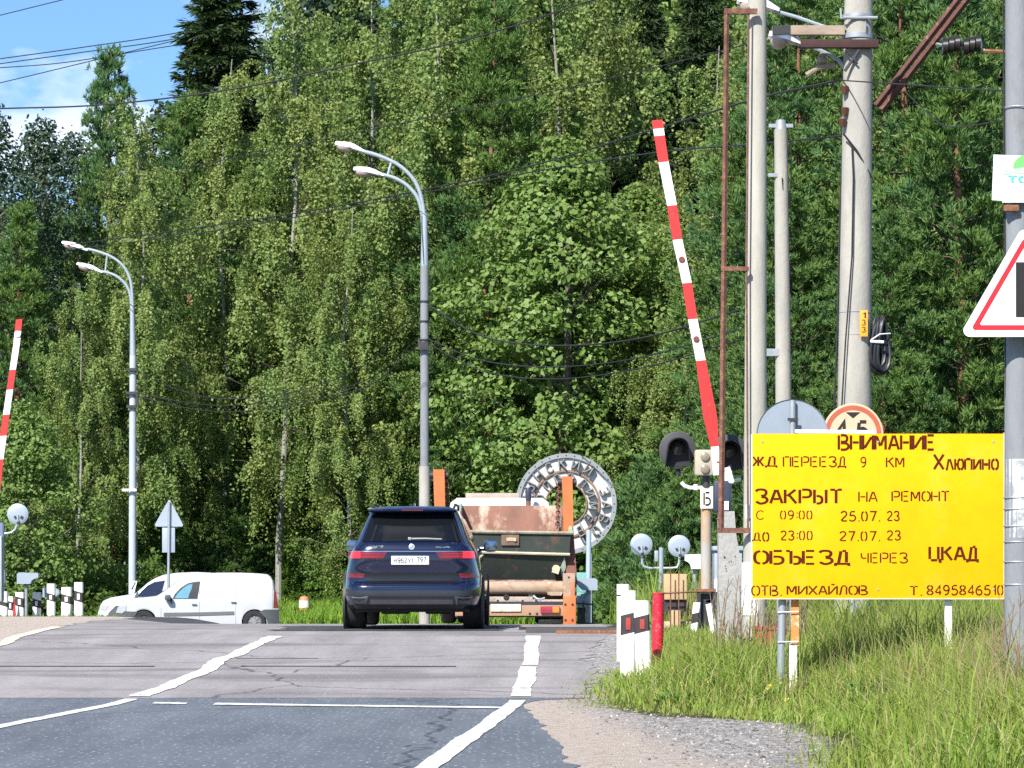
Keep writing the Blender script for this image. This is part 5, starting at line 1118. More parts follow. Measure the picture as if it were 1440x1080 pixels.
# ---------------------------------------------------------------- boxes by the track
dX = 43.2
t = thing('beige_cabinet', 'beige board cabinet on a short stand between the red post and the signal post', 'cabinet', (Pt(949, 900, dX).x, dX, .4))
a, b = Pt(933, 807, dX), Pt(965, 843, dX); BEI = mat('beige_board', (.48, .33, .18), .75, var=.1, scale=5, spots=[((.45, .30, .16), 6, .66, .06)], bump=.2)
mb = MB(); mb.box(((a.x + b.x) / 2, dX, (a.z + b.z) / 2), (b.x - a.x, .3, a.z - b.z), bev=.01); mb.build('body', BEI, t)
mb = MB(); mb.box(((a.x + b.x) / 2, dX + .02, b.z - .09), (b.x - a.x - .02, .24, .17)); mb.build('frame', DARKP, t)
mb = MB(); a, b = Pt(942, 858, dX), Pt(956, 900, dX); mb.box(((a.x + b.x) / 2, dX - .1, (a.z + b.z) / 2), (b.x - a.x, .16, a.z - b.z), bev=.01); mb.build('stand', BEI, t)
mb = MB(); a, b = Pt(932, 896, dX - .3), Pt(982, 922, dX - .3); mb.box(((a.x + b.x) / 2, dX - .1, (a.z + b.z) / 2), (b.x - a.x, .5, a.z - b.z), bev=.02); a, b = Pt(934, 874, dX), Pt(978, 897, dX); mb.box(((a.x + b.x) / 2, dX + .15, (a.z + b.z) / 2), (b.x - a.x, .3, a.z - b.z), bev=.02); mb.build_parts('base_block', mat('yellowish_concrete', (.48, .37, .23), .95, var=.25, scale=5, bump=.5, spots=[((.3, .27, .22), 3, .55, .08)]), t)
t = thing('railing', 'thin dark railing wires in front of the beige cabinet', 'railing', (Pt(960, 890, dX - .3).x, dX - .3, .4))
mb = MB()
for px in (943, 954.5, 976): mb.tube([Pt(px, 802 if px < 970 else 838, dX - .3), Pt(px, 896, dX - .3)], .010, 5)
mb.build_parts('upright', RUSTF, t)
mb = MB(); mb.tube([Pt(930, 834.5, dX - .32), Pt(960, 833, dX - .32), Pt(986, 832, dX - .32)], .013, 5); mb.tube([Pt(932, 886, dX - .32), Pt(984, 884, dX - .32)], .016, 5); mb.build_parts('crossbar', RUSTF, t)
dC = 47
t = thing('relay_cabinet', 'light grey relay cabinet with an overhanging lid behind the concrete stub', 'cabinet', (Pt(1024, 880, dC).x, dC, .4))
a, b = Pt(1003, 774, dC), Pt(1042, 828, dC); CAB = mat('relay_grey', (.32, .36, .42), .55, var=.06)
mb = MB(); mb.box(((a.x + b.x) / 2, dC, (a.z + b.z) / 2), (b.x - a.x, .5, a.z - b.z), bev=.015); bd_ = mb.build('body', CAB, t)
mb = MB(); mb.box(((a.x + b.x) / 2, dC, a.z + .03), (b.x - a.x + .06, .6, .07), bev=.015); mb.build('lid', CAB, t)
mb = MB(); mb.box(((a.x + b.x) / 2 - .16, dC - .26, b.z + .05), (.12, .06, .2), bev=.01); mb.build('lock_box', WHITE, t)
mb = MB()
for dx in (-.17, .17): mb.box(((a.x + b.x) / 2 + dx, dC, b.z - .3), (.08, .3, .62))
mb.build_parts('leg', BLACKM, t)
dK = 33.6
t = thing('red_trough', 'red metal trough lying in the grass under the left end of the yellow board', 'trough', (Pt(1090, 905, dK).x, dK, .3))
a, b = Pt(1062, 881, dK), Pt(1116, 914, dK); RT = mat('trough_red', (.42, .06, .06), .6, var=.2, scale=6, spots=[((.25, .06, .04), 6, .6, .08)])
mb = MB(); x0, x1, z0, z1 = a.x, b.x, b.z, a.z
mb.box(((x0 + x1) / 2, dK, (z0 + z1) / 2), (x1 - x0, .015, z1 - z0)); mb.box(((x0 + x1) / 2, dK + .3, (z0 + z1) / 2), (x1 - x0, .015, z1 - z0)); mb.box((x0, dK + .15, (z0 + z1) / 2), (.015, .33, z1 - z0)); mb.box((x1, dK + .15, (z0 + z1) / 2), (.015, .33, z1 - z0)); mb.box(((x0 + x1) / 2, dK + .15, z0 + .02), (x1 - x0, .3, .02)); mb.build('body', RT, t)
mb = MB(); mb.box(((x0 + x1) / 2, dK - .012, z1 - .02), (x1 - x0 + .03, .03, .03)); mb.build('rim', RT, t)
mb = MB(); mb.box(((x0 + x1) / 2 + .04, dK - .03, z1 - .075), (.10, .03, .045)); mb.build('latch', GALV, t)

# ---------------------------------------------------------------- street lamps
def street_lamp(lab, d, base, joint, top, rs, arm1, arm2, h1, h2, link_, foot=None):
    t = thing('street_lamp', lab, 'street lamp', Pt(base[0], base[1], d), group='double-headed street lamps')
    mb = MB(); a, b = Pt(*base, d), Pt(*joint, d); mb.cyl(a, b, rs[0], rs[1], 16); mb.build('concrete_pole', GREYP if foot else mat('lamp_pole_light', (.40, .44, .48), .8, var=.08, scale=4), t)
    if foot: mb = MB(); c = Pt(*foot, d); mb.cyl(a, c, rs[0] * 1.22, n=16); mb.build('sleeve', CONC, t)
    mb = MB(); mb.tube([Pt(joint[0], joint[1] + 4, d), Pt(*top, d)], [rs[1] * .98, .062], 14); mb.build('steel_pole', LAMPC, t)
    for pts in (arm1, arm2):
        P = _crom([tuple(Pt(*p, d)) for p in pts], 6); mb = MB(); mb.tube([Vector(p) for p in P], .046, 10); mb.build('arm', LAMPC, t)
    mb = MB(); mb.tube([Pt(*link_[0], d), Pt(*link_[1], d)], .03, 8); mb.build('tie', LAMPC, t)
    luminaire(t, *h1, d); luminaire(t, *h2, d)
    return t
t = street_lamp('centre street lamp with two white heads, its concrete pole rising behind the dark blue car', 66, (597, 900), (597, 374), (597, 300), (.10, .092), [(598, 380), (597, 320), (594, 285), (584, 256), (563, 234), (535, 220), (508, 212)], [(596, 380), (595, 320), (590, 285), (576, 264), (556, 251), (535, 245)], (471, 203, 512, 214), (497, 239, 540, 248), ((550, 229), (545, 248)), (597, 656))
mb = MB()
for yy in (424, 452, 478, 482): c = Pt(597, yy, 66); mb.lathe([(.10, -.02), (.118, -.015), (.118, .015), (.10, .02)], (c.x, 66, c.z), 'z', 14)
mb.box(Pt(595, 487, 65.85), (.22, .1, .16)); mb.build_parts('clamp', BLACKM, t)
mb = MB(); mb.tube([Pt(596, 372, 65.9), Pt(592, 300, 65.9)], .008, 5); mb.build('cable', BLACK, t)
t = street_lamp('left street lamp with two white heads, its pole standing behind the white vans', 88, (186, 885), (187, 500), (186, 430), (.115, .10), [(187, 455), (186, 415), (183, 393), (174, 375), (158, 362), (138, 354), (122, 350)], [(185, 455), (184, 420), (178, 402), (166, 390), (153, 384), (142, 382)], (87, 342, 123, 353), (108, 372, 144, 384), ((151, 358), (148, 383)))
mb = MB()
for yy in (520, 553, 572): c = Pt(187, yy, 88); mb.box((c.x - .02, 87.85, c.z), (.3, .1, .08))
c = Pt(193, 560, 87.8); mb.box((c.x, 87.8, c.z), (.09, .1, .4)); mb.build_parts('clamp', BLACKM, t)
mb = MB(); c = Pt(182, 689, 87.8); mb.box((c.x, 87.8, c.z), (.42, .06, .07)); mb.build('bracket', WHITE, t)
dl = 86
t = thing('hazard_board', 'small white board with a black slash leaning at the foot of the left street lamp', 'board', Pt(188, 840, dl))
mb = MB(); mb.prism([(Pt(182, 0, dl).x, Pt(0, 833, dl).z), (Pt(188, 0, dl).x, Pt(0, 835, dl).z), (Pt(193, 0, dl).x, Pt(0, 817, dl).z), (Pt(183, 0, dl).x, Pt(0, 817, dl).z)], lambda u, v, k: (u, dl + k, v), .03); mb.box(Pt(187, 850, dl + .05), (.06, .06, 1.2)); mb.build('board', WHITE, t)
mb = MB(); mb.add([Pt(184, 829, dl - .004), Pt(186.2, 829.5, dl - .004), Pt(191.5, 818.5, dl - .004), Pt(189.5, 818.5, dl - .004)], [(0, 1, 2, 3)]); mb.build('slash', BLK, t)

# ---------------------------------------------------------------- back of a triangular sign at left, marker in the grass
dA = 83
t = thing('triangle_sign', 'grey back of a triangular road sign with a plate below, above the white van roof', 'sign', (Pt(236, 890, dA).x, dA, -.4))
pl = [(Pt(237, 0, dA).x, Pt(0, 703, dA).z), (Pt(217.5, 0, dA).x, Pt(0, 738, dA).z), (Pt(219, 0, dA).x, Pt(0, 740.5, dA).z), (Pt(256, 0, dA).x, Pt(0, 740.5, dA).z), (Pt(257.5, 0, dA).x, Pt(0, 738, dA).z), (Pt(239, 0, dA).x, Pt(0, 703, dA).z)]
mb = MB(); mb.prism(pl, lambda u, v, k: (u, dA + k, v), .03); mb.build('panel', DISCB, t)
mb = MB(); a, b = Pt(228, 742, dA), Pt(246, 777, dA); mb.box(((a.x + b.x) / 2, dA + .015, (a.z + b.z) / 2), (b.x - a.x, .03, a.z - b.z), bev=.01); mb.build('lower_plate', DISCB, t)
mb = MB(); mb.cyl(Pt(236, 900, dA - .04), Pt(238, 706, dA - .04), .04, n=10); mb.build('post', GALV, t)
dO = 96
t = thing('marker_post', 'small orange and white marker in the grass between white van and blue car', 'marker', Pt(428, 870, dO))
mb = MB(); a, b = Pt(420, 836, dO), Pt(436, 862, dO); OM = mat('marker_orange', (.62, .22, .12), .6, var=.12)
mb.lathe([(.17, -.35), (.17, .12), (.13, .22), (.0001, .25)], ((a.x + b.x) / 2, dO, (a.z + b.z) / 2), 'z', 16); mb.build('body', OM, t)
mb = MB(); mb.lathe([(.173, -.12), (.173, .10)], ((a.x + b.x) / 2, dO, (a.z + b.z) / 2), 'z', 16); mb.build('white_band', WHITEP, t)
mb = MB(); c = Pt(428, 865, dO); mb.cyl((c.x, dO, c.z - .7), (c.x, dO, c.z), .05, n=8); mb.build('stake', OM, t)

# ---------------------------------------------------------------- round factory sign
dN = 64; c = Pt(796, 708.5, dN)
t = thing('factory_sign', 'round grey ring sign with raised Cyrillic letters behind the skip truck', 'sign', (c.x, dN, -.1))
RIMG = mat('ring_grey', (.25, .27, .285), .6, .1, var=.12, scale=5, spots=[((.28, .22, .18), 6, .68, .06)]); PALE = mat('ring_pale', (.52, .52, .505), .6, var=.08, scale=3, spots=[((.60, .52, .42), 4, .62, .08)]); BRN = mat('ring_brown', (.24, .15, .10), .8, var=.2); DKL = mat('letter_grey', (.22, .215, .21), .6, var=.15)
k_ = 1.03
def annulus(r0, r1, y0, y1, m, nm):
    mb = MB(); mb.lathe([(r0, y0), (r1, y0), (r1, y1), (r0, y1), (r0, y0)], (c.x, dN, c.z), 'y', 72); return mb.build(nm, m, t)
annulus(.955 * k_, 1.05 * k_, -.07, .07, RIMG, 'outer_rim'); annulus(.44 * k_, .955 * k_, -.01, .03, PALE, 'face'); annulus(.665 * k_, .705 * k_, -.06, -.01, BRN, 'middle_ring'); annulus(.415 * k_, .44 * k_, -.06, .03, BRN, 'inner_ring')
mb = MB()
for k in range(36): a = k * math.pi / 18; mb.disc((c.x + 1.005 * k_ * math.sin(a), dN - .075, c.z + 1.005 * k_ * math.cos(a)), .014, .02, 'y', 8)
mb.build_parts('bolt', BLACKM, t)
def arc_text(items, r0, r1, wide):
    for ch, ang in items:
        tx = MB()
        a = math.radians(ang); n = text_width(ch); kx = wide / 4; kz = (r1 - r0) / 6
        def lift(u, v, h, a=a, n=n): 
            x_ = (u - n / 2) * kx; r_ = r0 + v * kz; return (c.x + r_ * math.sin(a) + x_ * math.cos(a), dN - .012 - h, c.z + r_ * math.cos(a) - x_ * math.sin(a))
        letters(tx, ch, lift, .7, .045)
        tx.build('letter', DKL, t)
arc_text([(ch, -160 + 19.3 * i) for i, ch in enumerate('ГОЛИЦЫНСКИЙ')] + [(ch, 72 + 19.8 * i) for i, ch in enumerate('ЗАВОД')], .735 * k_, .925 * k_, .14)
arc_text([('О', -78), ('П', -45)] + [(ch, -19 + 28.4 * i) for i, ch in enumerate('ПОЛИМЕРОВ')], .465 * k_, .635 * k_, .125)
mb = MB()
for dx in (-.5, .5): mb.box((c.x + dx, dN + .09, c.z - 1.3), (.10, .10, 2.9))
mb.build_parts('post', RIMG, t)

# ---------------------------------------------------------------- overhead wires
wire('overhead_wire', 'topmost wire crossing the sky corner at upper left', [(-10, 24, 128), (95, -2, 128)], .022)
wire('overhead_wire', 'upper of three close wires in the sky left of the dark spruce', [(-10, 84, 128), (120, 66, 128), (250, 46, 128), (430, 8, 128)], .024)
wire('overhead_wire', 'middle of three close wires in the sky left of the dark spruce', [(-10, 91, 128), (120, 73, 128), (250, 54, 128), (430, 17, 128)], .024)
wire('overhead_wire', 'lowest of three close wires in the sky left of the dark spruce', [(-10, 96, 128), (90, 88, 128), (232, 66, 128), (340, 50, 128)], .022)
wire('overhead_wire', 'steeper wire crossing below the three sky wires at upper left', [(-10, 119, 127), (90, 95, 127), (160, 78, 127), (250, 56, 127), (330, 36, 127)], .022)
wire('overhead_wire', 'thick wire sweeping from the left edge up past the tree tops to the top edge', [(-10, 153, 60), (150, 147, 60), (330, 125, 60), (480, 94, 60), (660, 55, 58), (840, -2, 56)], .017)
wire('overhead_wire', 'thin wire passing above the centre lamp heads towards the thick mast', [(240, 240, 72), (330, 222, 70), (470, 193, 66), (700, 145, 60), (880, 105, 54), (1060, 60, 48)], .011)
wire('overhead_wire', 'upper of the paired wires running between the left lamp heads and the thick mast', [(92, 345, 88), (280, 320, 80), (480, 289, 72), (720, 240, 62), (920, 182, 50), (1060, 140, 42), (1184, 112, 36)], .016)
wire('overhead_wire', 'lower of the paired wires running between the left lamp heads and the thick mast', [(92, 352, 88), (280, 328, 80), (480, 294, 72), (720, 247, 62), (920, 215, 50), (1060, 203, 42), (1184, 191, 36)], .013)
wire('overhead_wire', 'wire from the thick mast to the right-hand pole', [(1184, 113, 36), (1260, 118, 33), (1350, 124, 29), (1420, 128, 23.6)], .008)
wire('overhead_wire', 'slack wire hanging below the strut at upper right', [(1272, 128, 36), (1300, 155, 33), (1335, 178, 30), (1420, 168, 23.6)], .006)
for nm, y0, ym, y1, r in (('highest', 428, 486, 476, .018), ('middle', 476, 516, 503, .013), ('lowest', 482, 533, 518, .013)):
    wire('sagging_cable', nm + ' sagging cable from the centre lamp post towards the right', [(600, y0, 66), (680, y0 + (ym - y0) * .78, 64), (780, ym, 62), (900, y1, 58), (1040, y1 - 40, 50)], r)
for nm, y0, ym, y1 in (('highest', 522, 561, 432), ('middle', 552, 570, 470), ('lowest', 556, 579, 480)):
    wire('sagging_cable', nm + ' sagging cable between the left and the centre street lamp', [(190, y0, 88), (260, y0 + (ym - y0) * .75, 83), (330, ym, 79), (430, ym - 14, 74), (520, (ym + y1) / 2 + 12, 70), (594, y1, 66)], .013)
# ---------------------------------------------------------------- vehicles
TYRE = mat('tyre', (.022, .022, .024), .85, var=.2, bump=.2); RIMS = mat('wheel_rim', (.30, .31, .33), .4, .6, var=.1)
GLASS = mat('car_glass', (.006, .007, .009), .06, var=.05, spec=.35); TRIM = mat('dark_trim', (.045, .048, .052), .55, var=.1)
REDL = mat('tail_red', (.13, .006, .009), .15, var=.06, coat=.6); BRAKE = mat('brake_glow', (.6, .02, .02), .2, var=.04, emit=((1.0, .02, .03), .75))
PLATE = mat('plate_paint', (.74, .75, .77), .4, var=.03)
def wheel(parent, x, y, z, r, w, side, rim=RIMS, spokes=5):
    """axle along local x; side = +1/-1: outer face"""
    mb = MB(); h = w / 2; mb.lathe([(r * .62, -h), (r * .93, -h), (r, -h * .7), (r, h * .7), (r * .93, h), (r * .62, h), (r * .62, -h)], (x, y, z), 'x', 32)
    wl_ = MB(); ty = mb.build('wheel', TYRE, parent, local=True)
    wl_.lathe([(r * .64, -h * .8), (r * .64, h * .75), (r * .58, h * .82), (r * .54, h * .55), (r * .2, h * .45), (r * .17, h * .75), (.0001, h * .75)] if side > 0 else [(r * .64, h * .8), (r * .64, -h * .75), (r * .58, -h * .82), (r * .54, -h * .55), (r * .2, -h * .45), (r * .17, -h * .75), (.0001, -h * .75)], (x, y, z), 'x', 28)
    for k in range(spokes):
        a = k * 2 * math.pi / spokes; wl_.box((x + side * h * .62, y + r * .36 * math.cos(a), z + r * .36 * math.sin(a)), (.02, r * .40, r * .10), rot=Matrix.Rotation(a, 3, 'X'))
    wl_.build('rim', rim, ty, local=True)

# --- dark blue SUV seen from behind (local: x right, y forward from the rear bumper, z up)
NAVY = mat('navy_paint', (.0022, .006, .030), .18, .2, var=.05, coat=1.0, spec=.4)
LV = [(.30, .90, .12, 5.0), (.36, .955, .03, 5.08), (.50, .985, .0, 5.15), (.60, .99, .0, 5.15), (.64, .99, .02, 5.15), (.68, .99, .085, 5.14), (.76, .99, .10, 5.12), (.88, .965, .085, 5.06), (.94, .95, .075, 5.03), (1.02, .93, .075, 4.98), (1.10, .91, .085, 4.9), (1.15, .885, .095, 4.6), (1.21, .845, .125, 4.1), (1.27, .805, .17, 3.85), (1.40, .75, .27, 3.5), (1.52, .70, .37, 3.2), (1.62, .655, .45, 2.95), (1.685, .62, .49, 2.78), (1.72, .585, .52, 2.62), (1.745, .52, .62, 2.4), (1.755, .42, .8, 2.15)]
LV = [(z, w, yr, yf) for z, w, yr, yf in LV]
def lvl(z): return [np.interp(z, [l[0] for l in LV], [l[k] for l in LV]) for k in (1, 2, 3)]
E_ = 8.5
def S(x, z):
    w, yr, yf = lvl(z); k = min(1, abs(x) / w); return (yr + yf) / 2 - (yf - yr) / 2 * (1 - k ** E_) ** (1 / E_)
def rpatch(z0, z1, xa0, xb0, xa1, xb1, eps, thick=.02, nx=24, nz=6):
    """panel following the rear surface: x from xa..xb at z0 (bottom) to xa1..xb1 at z1 (top)"""
    mb = MB(); vs = []
    for j in range(nz + 1):
        s_ = j / nz; z = z0 + (z1 - z0) * s_; a, b = xa0 + (xa1 - xa0) * s_, xb0 + (xb1 - xb0) * s_
        for i in range(nx + 1): x = a + (b - a) * i / nx; vs.append((x, S(x, z) - eps, z))
    n = nx + 1; fs = [(j * n + i, j * n + i + 1, (j + 1) * n + i + 1, (j + 1) * n + i) for j in range(nz) for i in range(nx)]; mb.add(vs, fs, True)
    ring = [i for i in range(n)] + [(j + 1) * n - 1 for j in range(1, nz + 1)] + [nz * n + i for i in range(n - 2, -1, -1)] + [j * n for j in range(nz - 1, 0, -1)]
    b_ = [vs[i] for i in ring]; mb.add(b_ + [(p[0], p[1] + thick + eps, p[2]) for p in b_], [(i, (i + 1) % len(b_), len(b_) + (i + 1) % len(b_), len(b_) + i) for i in range(len(b_))])
    return mb
def xw(z): return lvl(z)[0]
dV = 43.75; o = Pt(578.5, 886, dV)
suv = thing('parked_car', 'dark blue SUV with brake lights on, waiting on the crossing behind the skip truck', 'car', (o.x, dV, float(zr(o.x, 45)) + .004), -.014)
suv.name = 'car'; suv.scale = (1.045,) * 3
rings = []
th = np.linspace(0, 2 * math.pi, 97)[:-1]
for z, w, yr, yf in LV:
    m_, hy = (yr + yf) / 2, (yf - yr) / 2
    rings.append([(w * np.sign(math.cos(a)) * abs(math.cos(a)) ** (2 / E_), m_ + hy * np.sign(math.sin(a)) * abs(math.sin(a)) ** (2 / E_), z) for a in th])
mb = MB(); mb.loft(rings, cap0=True, cap1=True); body = mb.build('body', NAVY, suv, local=True)
rpatch(1.245, 1.625, -.705, .705, -.585, .585, .012).build('rear_window', GLASS, suv, local=True)
mb = MB(); b0 = .33
mb.loft([[(-.70, .40, 1.655), (.70, .40, 1.655), (.70, .55, 1.70), (-.70, .55, 1.70)], [(-.66, .28, 1.672), (.66, .28, 1.672), (.66, .55, 1.735), (-.66, .55, 1.735)]], cap0=True, cap1=True)
vs = []
for s_ in np.linspace(-1, 1, 17):
    x = s_ * .625; dy = .07 * s_ ** 4; vs.append([(x, .30 + dy, 1.662), (x, .27 + dy, 1.682), (x, .30 + dy, 1.705), (x, .62, 1.752 - .05 * s_ ** 6), (x, .62, 1.69), (x, .45, 1.655)])
mb = MB(); mb.loft(vs, cap0=True, cap1=True); mb.build('spoiler', NAVY, suv, local=True)
mb = MB(); mb.box((.0, .275, 1.688), (.30, .012, .014)); mb.build('high_brake_lamp', REDL, suv, local=True)
for sx in (-1, 1):
    a = sx * .36; mb = MB(); T0 = sx
    z0, z1 = 1.005, 1.095
    rp_ = rpatch(z0, z1, *((.40, .90, .34, .88) if sx > 0 else (-.90, -.40, -.88, -.34)), .014); rp_.build('tail_lamp', REDL, suv, local=True)
    lamp = D.objects[-1] if False else [o_ for o_ in suv.children if o_.name.startswith('tail_lamp')][-1]
    for zz in (1.025, 1.062): rpatch(zz, zz + .016, *((.44, .74, .44, .74) if sx > 0 else (-.74, -.44, -.74, -.44)), .018).build('light_bar', mat('tail_bar', (.26, .010, .013), .2, emit=((.9, .02, .03), .05)), lamp, local=True)
    rpatch(1.012, 1.105, *((.72, .88, .72, .87) if sx > 0 else (-.88, -.72, -.87, -.72)), .022).build('brake_light', BRAKE, lamp, local=True)
    rpatch(.735, .795, *((.68, .945, .66, .93) if sx > 0 else (-.945, -.68, -.93, -.66)), .016).build('reflector', REDL, suv, local=True)
    mb = MB()                                    # exhaust trim: open trapezoid frame
    zt, zb_ = .475, .35; xo, xi = sx * .86, sx * .60
    P = [(xo, zt), (xi, zt), (xi + sx * .03, zb_), (xo - sx * .05, zb_)]; Q = [(xo - sx * .035, zt - .028), (xi + sx * .045, zt - .028), (xi + sx * .055, zb_ + .022), (xo - sx * .07, zb_ + .022)]
    for i in range(4):
        j = (i + 1) % 4; pts = [P[i], P[j], Q[j], Q[i]]
        mb.add([(x, S(x, z) - .03, z) for x, z in pts] + [(x, S(x, z) + .03, z) for x, z in pts], [(0, 1, 2, 3), (0, 4, 5, 1), (2, 6, 7, 3), (1, 5, 6, 2), (3, 7, 4, 0)])
    mb.build('exhaust_trim', mat('exhaust_dark', (.10, .105, .11), .3, .7, var=.1), suv, local=True)
    mb = MB(); mb.add([(x, S(x, z) - .012, z) for x, z in Q], [(0, 1, 2, 3)]); mb.build('exhaust_outlet', BLACK, suv, local=True)
    # side glass, mirror, roof rail, wheels
    mb = MB(); st = []
    for z in np.linspace(1.27, 1.60, 7):
        y0 = .75 + (z - 1.27) * .9; y1 = 3.55 - (z - 1.27) * 2.0; st.append([(sx * (xw(z) + .005), y0 + (y1 - y0) * k / 14, z) for k in range(15)])
    mb.loft(st, close=False); mb.build('side_window', GLASS, suv, local=True)
    mb = MB(); mb.box((sx * 1.04, 3.32, 1.21), (.21, .13, .185), bev=.06); mb.tube([(sx * .84, 3.36, 1.17), (sx * .98, 3.34, 1.17)], .035, 8); mr_ = mb.build('mirror', NAVY, suv, local=True)
    mb = MB(); mb.box((sx * 1.045, 3.258, 1.212), (.165, .012, .145), bev=.005); mb.build('mirror_glass', mat('mirror_glass', (.16, .22, .30), .1, .8, var=.02), mr_, local=True)
    mb = MB(); mb.tube([(sx * .575, .75, 1.735), (sx * .585, .85, 1.78), (sx * .59, 2.2, 1.785), (sx * .575, 2.5, 1.735)], .018, 8); mb.build('roof_rail', BLACKM, suv, local=True)
    for yy in (1.0, 4.1): wheel(suv, sx * .85, yy, .375, .375, .30, sx)
    mb = MB()
    for yy in (1.0, 4.1): mb.lathe([(.43, -.02), (.43, .012), (.385, .012), (.385, -.02)], (sx * .985, yy, .375), 'x', 32)
    mb.build_parts('arch_trim', BLACKM, suv, True)
    mb = MB(); mb.loft([[(sx * (xw(z) + .006), y, z) for y in np.linspace(1.5, 3.6, 5)] for z in (1.08, 1.10)], close=False); mb.build('door_crease', TRIM, suv, local=True)
mb = MB(); mb.tube([(-.06, .07, .0)] * 1 + [(.0, .185, 1.27)] if False else [(-.03, .168, 1.285), (.20, .158, 1.287), (.42, .168, 1.277)], .013, 6); mb.box((-.03, .16, 1.285), (.05, .04, .04), bev=.01); mb.build('wiper', mat('wiper_grey', (.32, .33, .35), .3, .3), suv, local=True)
rpatch(1.098, 1.112, -.89, .89, -.88, .88, .020, nx=40, nz=2).build('chrome_strip', mat('dark_chrome', (.30, .32, .36), .2, .9), suv, local=True)
rpatch(.915, 1.05, -.36, .36, -.34, .34, -.004, nz=3).build('plate_recess', NAVY, suv, local=True)
mb = MB(); mb.box((-.02, .055, .98), (.53, .016, .122), bev=.006); pl = mb.build('number_plate', PLATE, suv, local=True)
tx = MB(); BLKP = mat('plate_black', (.10, .10, .12), .5)
for s, xa, xb, za, zb_ in (('Н', -.235, -.20, .945, 1.005), ('962', -.185, -.055, .945, 1.015), ('УТ', -.04, .04, .945, 1.005), ('797', .085, .215, .958, 1.02)): text_rect(tx, s, xa - .01, xb - .01, za, zb_, .0465, 1.3)
mb_ = tx; mb_.add([(.062, .0455, .93), (.066, .0455, .93), (.066, .0455, 1.03), (.062, .0455, 1.03)], [(0, 1, 2, 3)]); tx.build('digits', BLKP, pl, local=True)
mb = MB(); mb.lathe([(.0001, -.012), (.034, -.012), (.042, -.006), (.042, .012)], (.0, S(0, 1.17) - .012, 1.17), 'y', 28); em = mb.build('emblem', mat('emblem_silver', (.72, .73, .75), .25, .5), suv, local=True)
mb = MB(); yy = S(0, 1.17) - .0265; n = 7
for q0 in (0, math.pi): 
    pts = [(0, yy, 1.17)] + [(.024 * math.cos(q0 + k * math.pi / 2 / n), yy, 1.17 + .024 * math.sin(q0 + k * math.pi / 2 / n)) for k in range(n + 1)]; mb.add(pts, [list(range(len(pts)))])
mb.build('emblem_blue', mat('emblem_blue', (.06, .22, .55), .3), em, local=True)
tx = MB(); text_rect(tx, 'X7', -.54, -.40, 1.142, 1.182, S(.47, 1.17) - .004, 1.3); tx.build('badge', CHROME, suv, local=True)
tx = MB(); text_rect(tx, 'Xdrive40i'.replace('X', 'Х'), .34, .53, 1.143, 1.176, S(.47, 1.17) - .004, 1.1); tx.build('badge', CHROME, suv, local=True)
rpatch(.655, .805, -.655, .655, -.64, .64, .006, nz=4).build('lower_recess', mat('gloss_black', (.006, .007, .010), .25, var=.05), suv, local=True)
GSTR = mat('bumper_grey', (.045, .05, .06), .35, .5, var=.06)
rpatch(.475, .555, -.93, .93, -.95, .95, .014, nx=40, nz=3).build('bumper_strip', GSTR, suv, local=True)
rpatch(.33, .43, -.58, .58, -.58, .58, .012, nz=3).build('diffuser', BLACKM, suv, local=True)
mb = MB(); mb.box((0, 2.5, .30), (1.6, 4.4, .10)); mb.tube([(-.75, 1.0, .34), (.75, 1.0, .34)], .05, 8); mb.box((-.25, .55, .27), (.4, .3, .1), bev=.03); mb.box((.35, .6, .27), (.35, .3, .1), bev=.03); mb.build('underbody', BLACK, suv, local=True)
mb = MB(); mb.prism([(.75, 1.745), (1.0, 1.745), (.92, 1.80), (.88, 1.80)], lambda u, v, k: (-.012 + k, u, v), .024); mb.build('antenna', NAVY, suv, local=True)

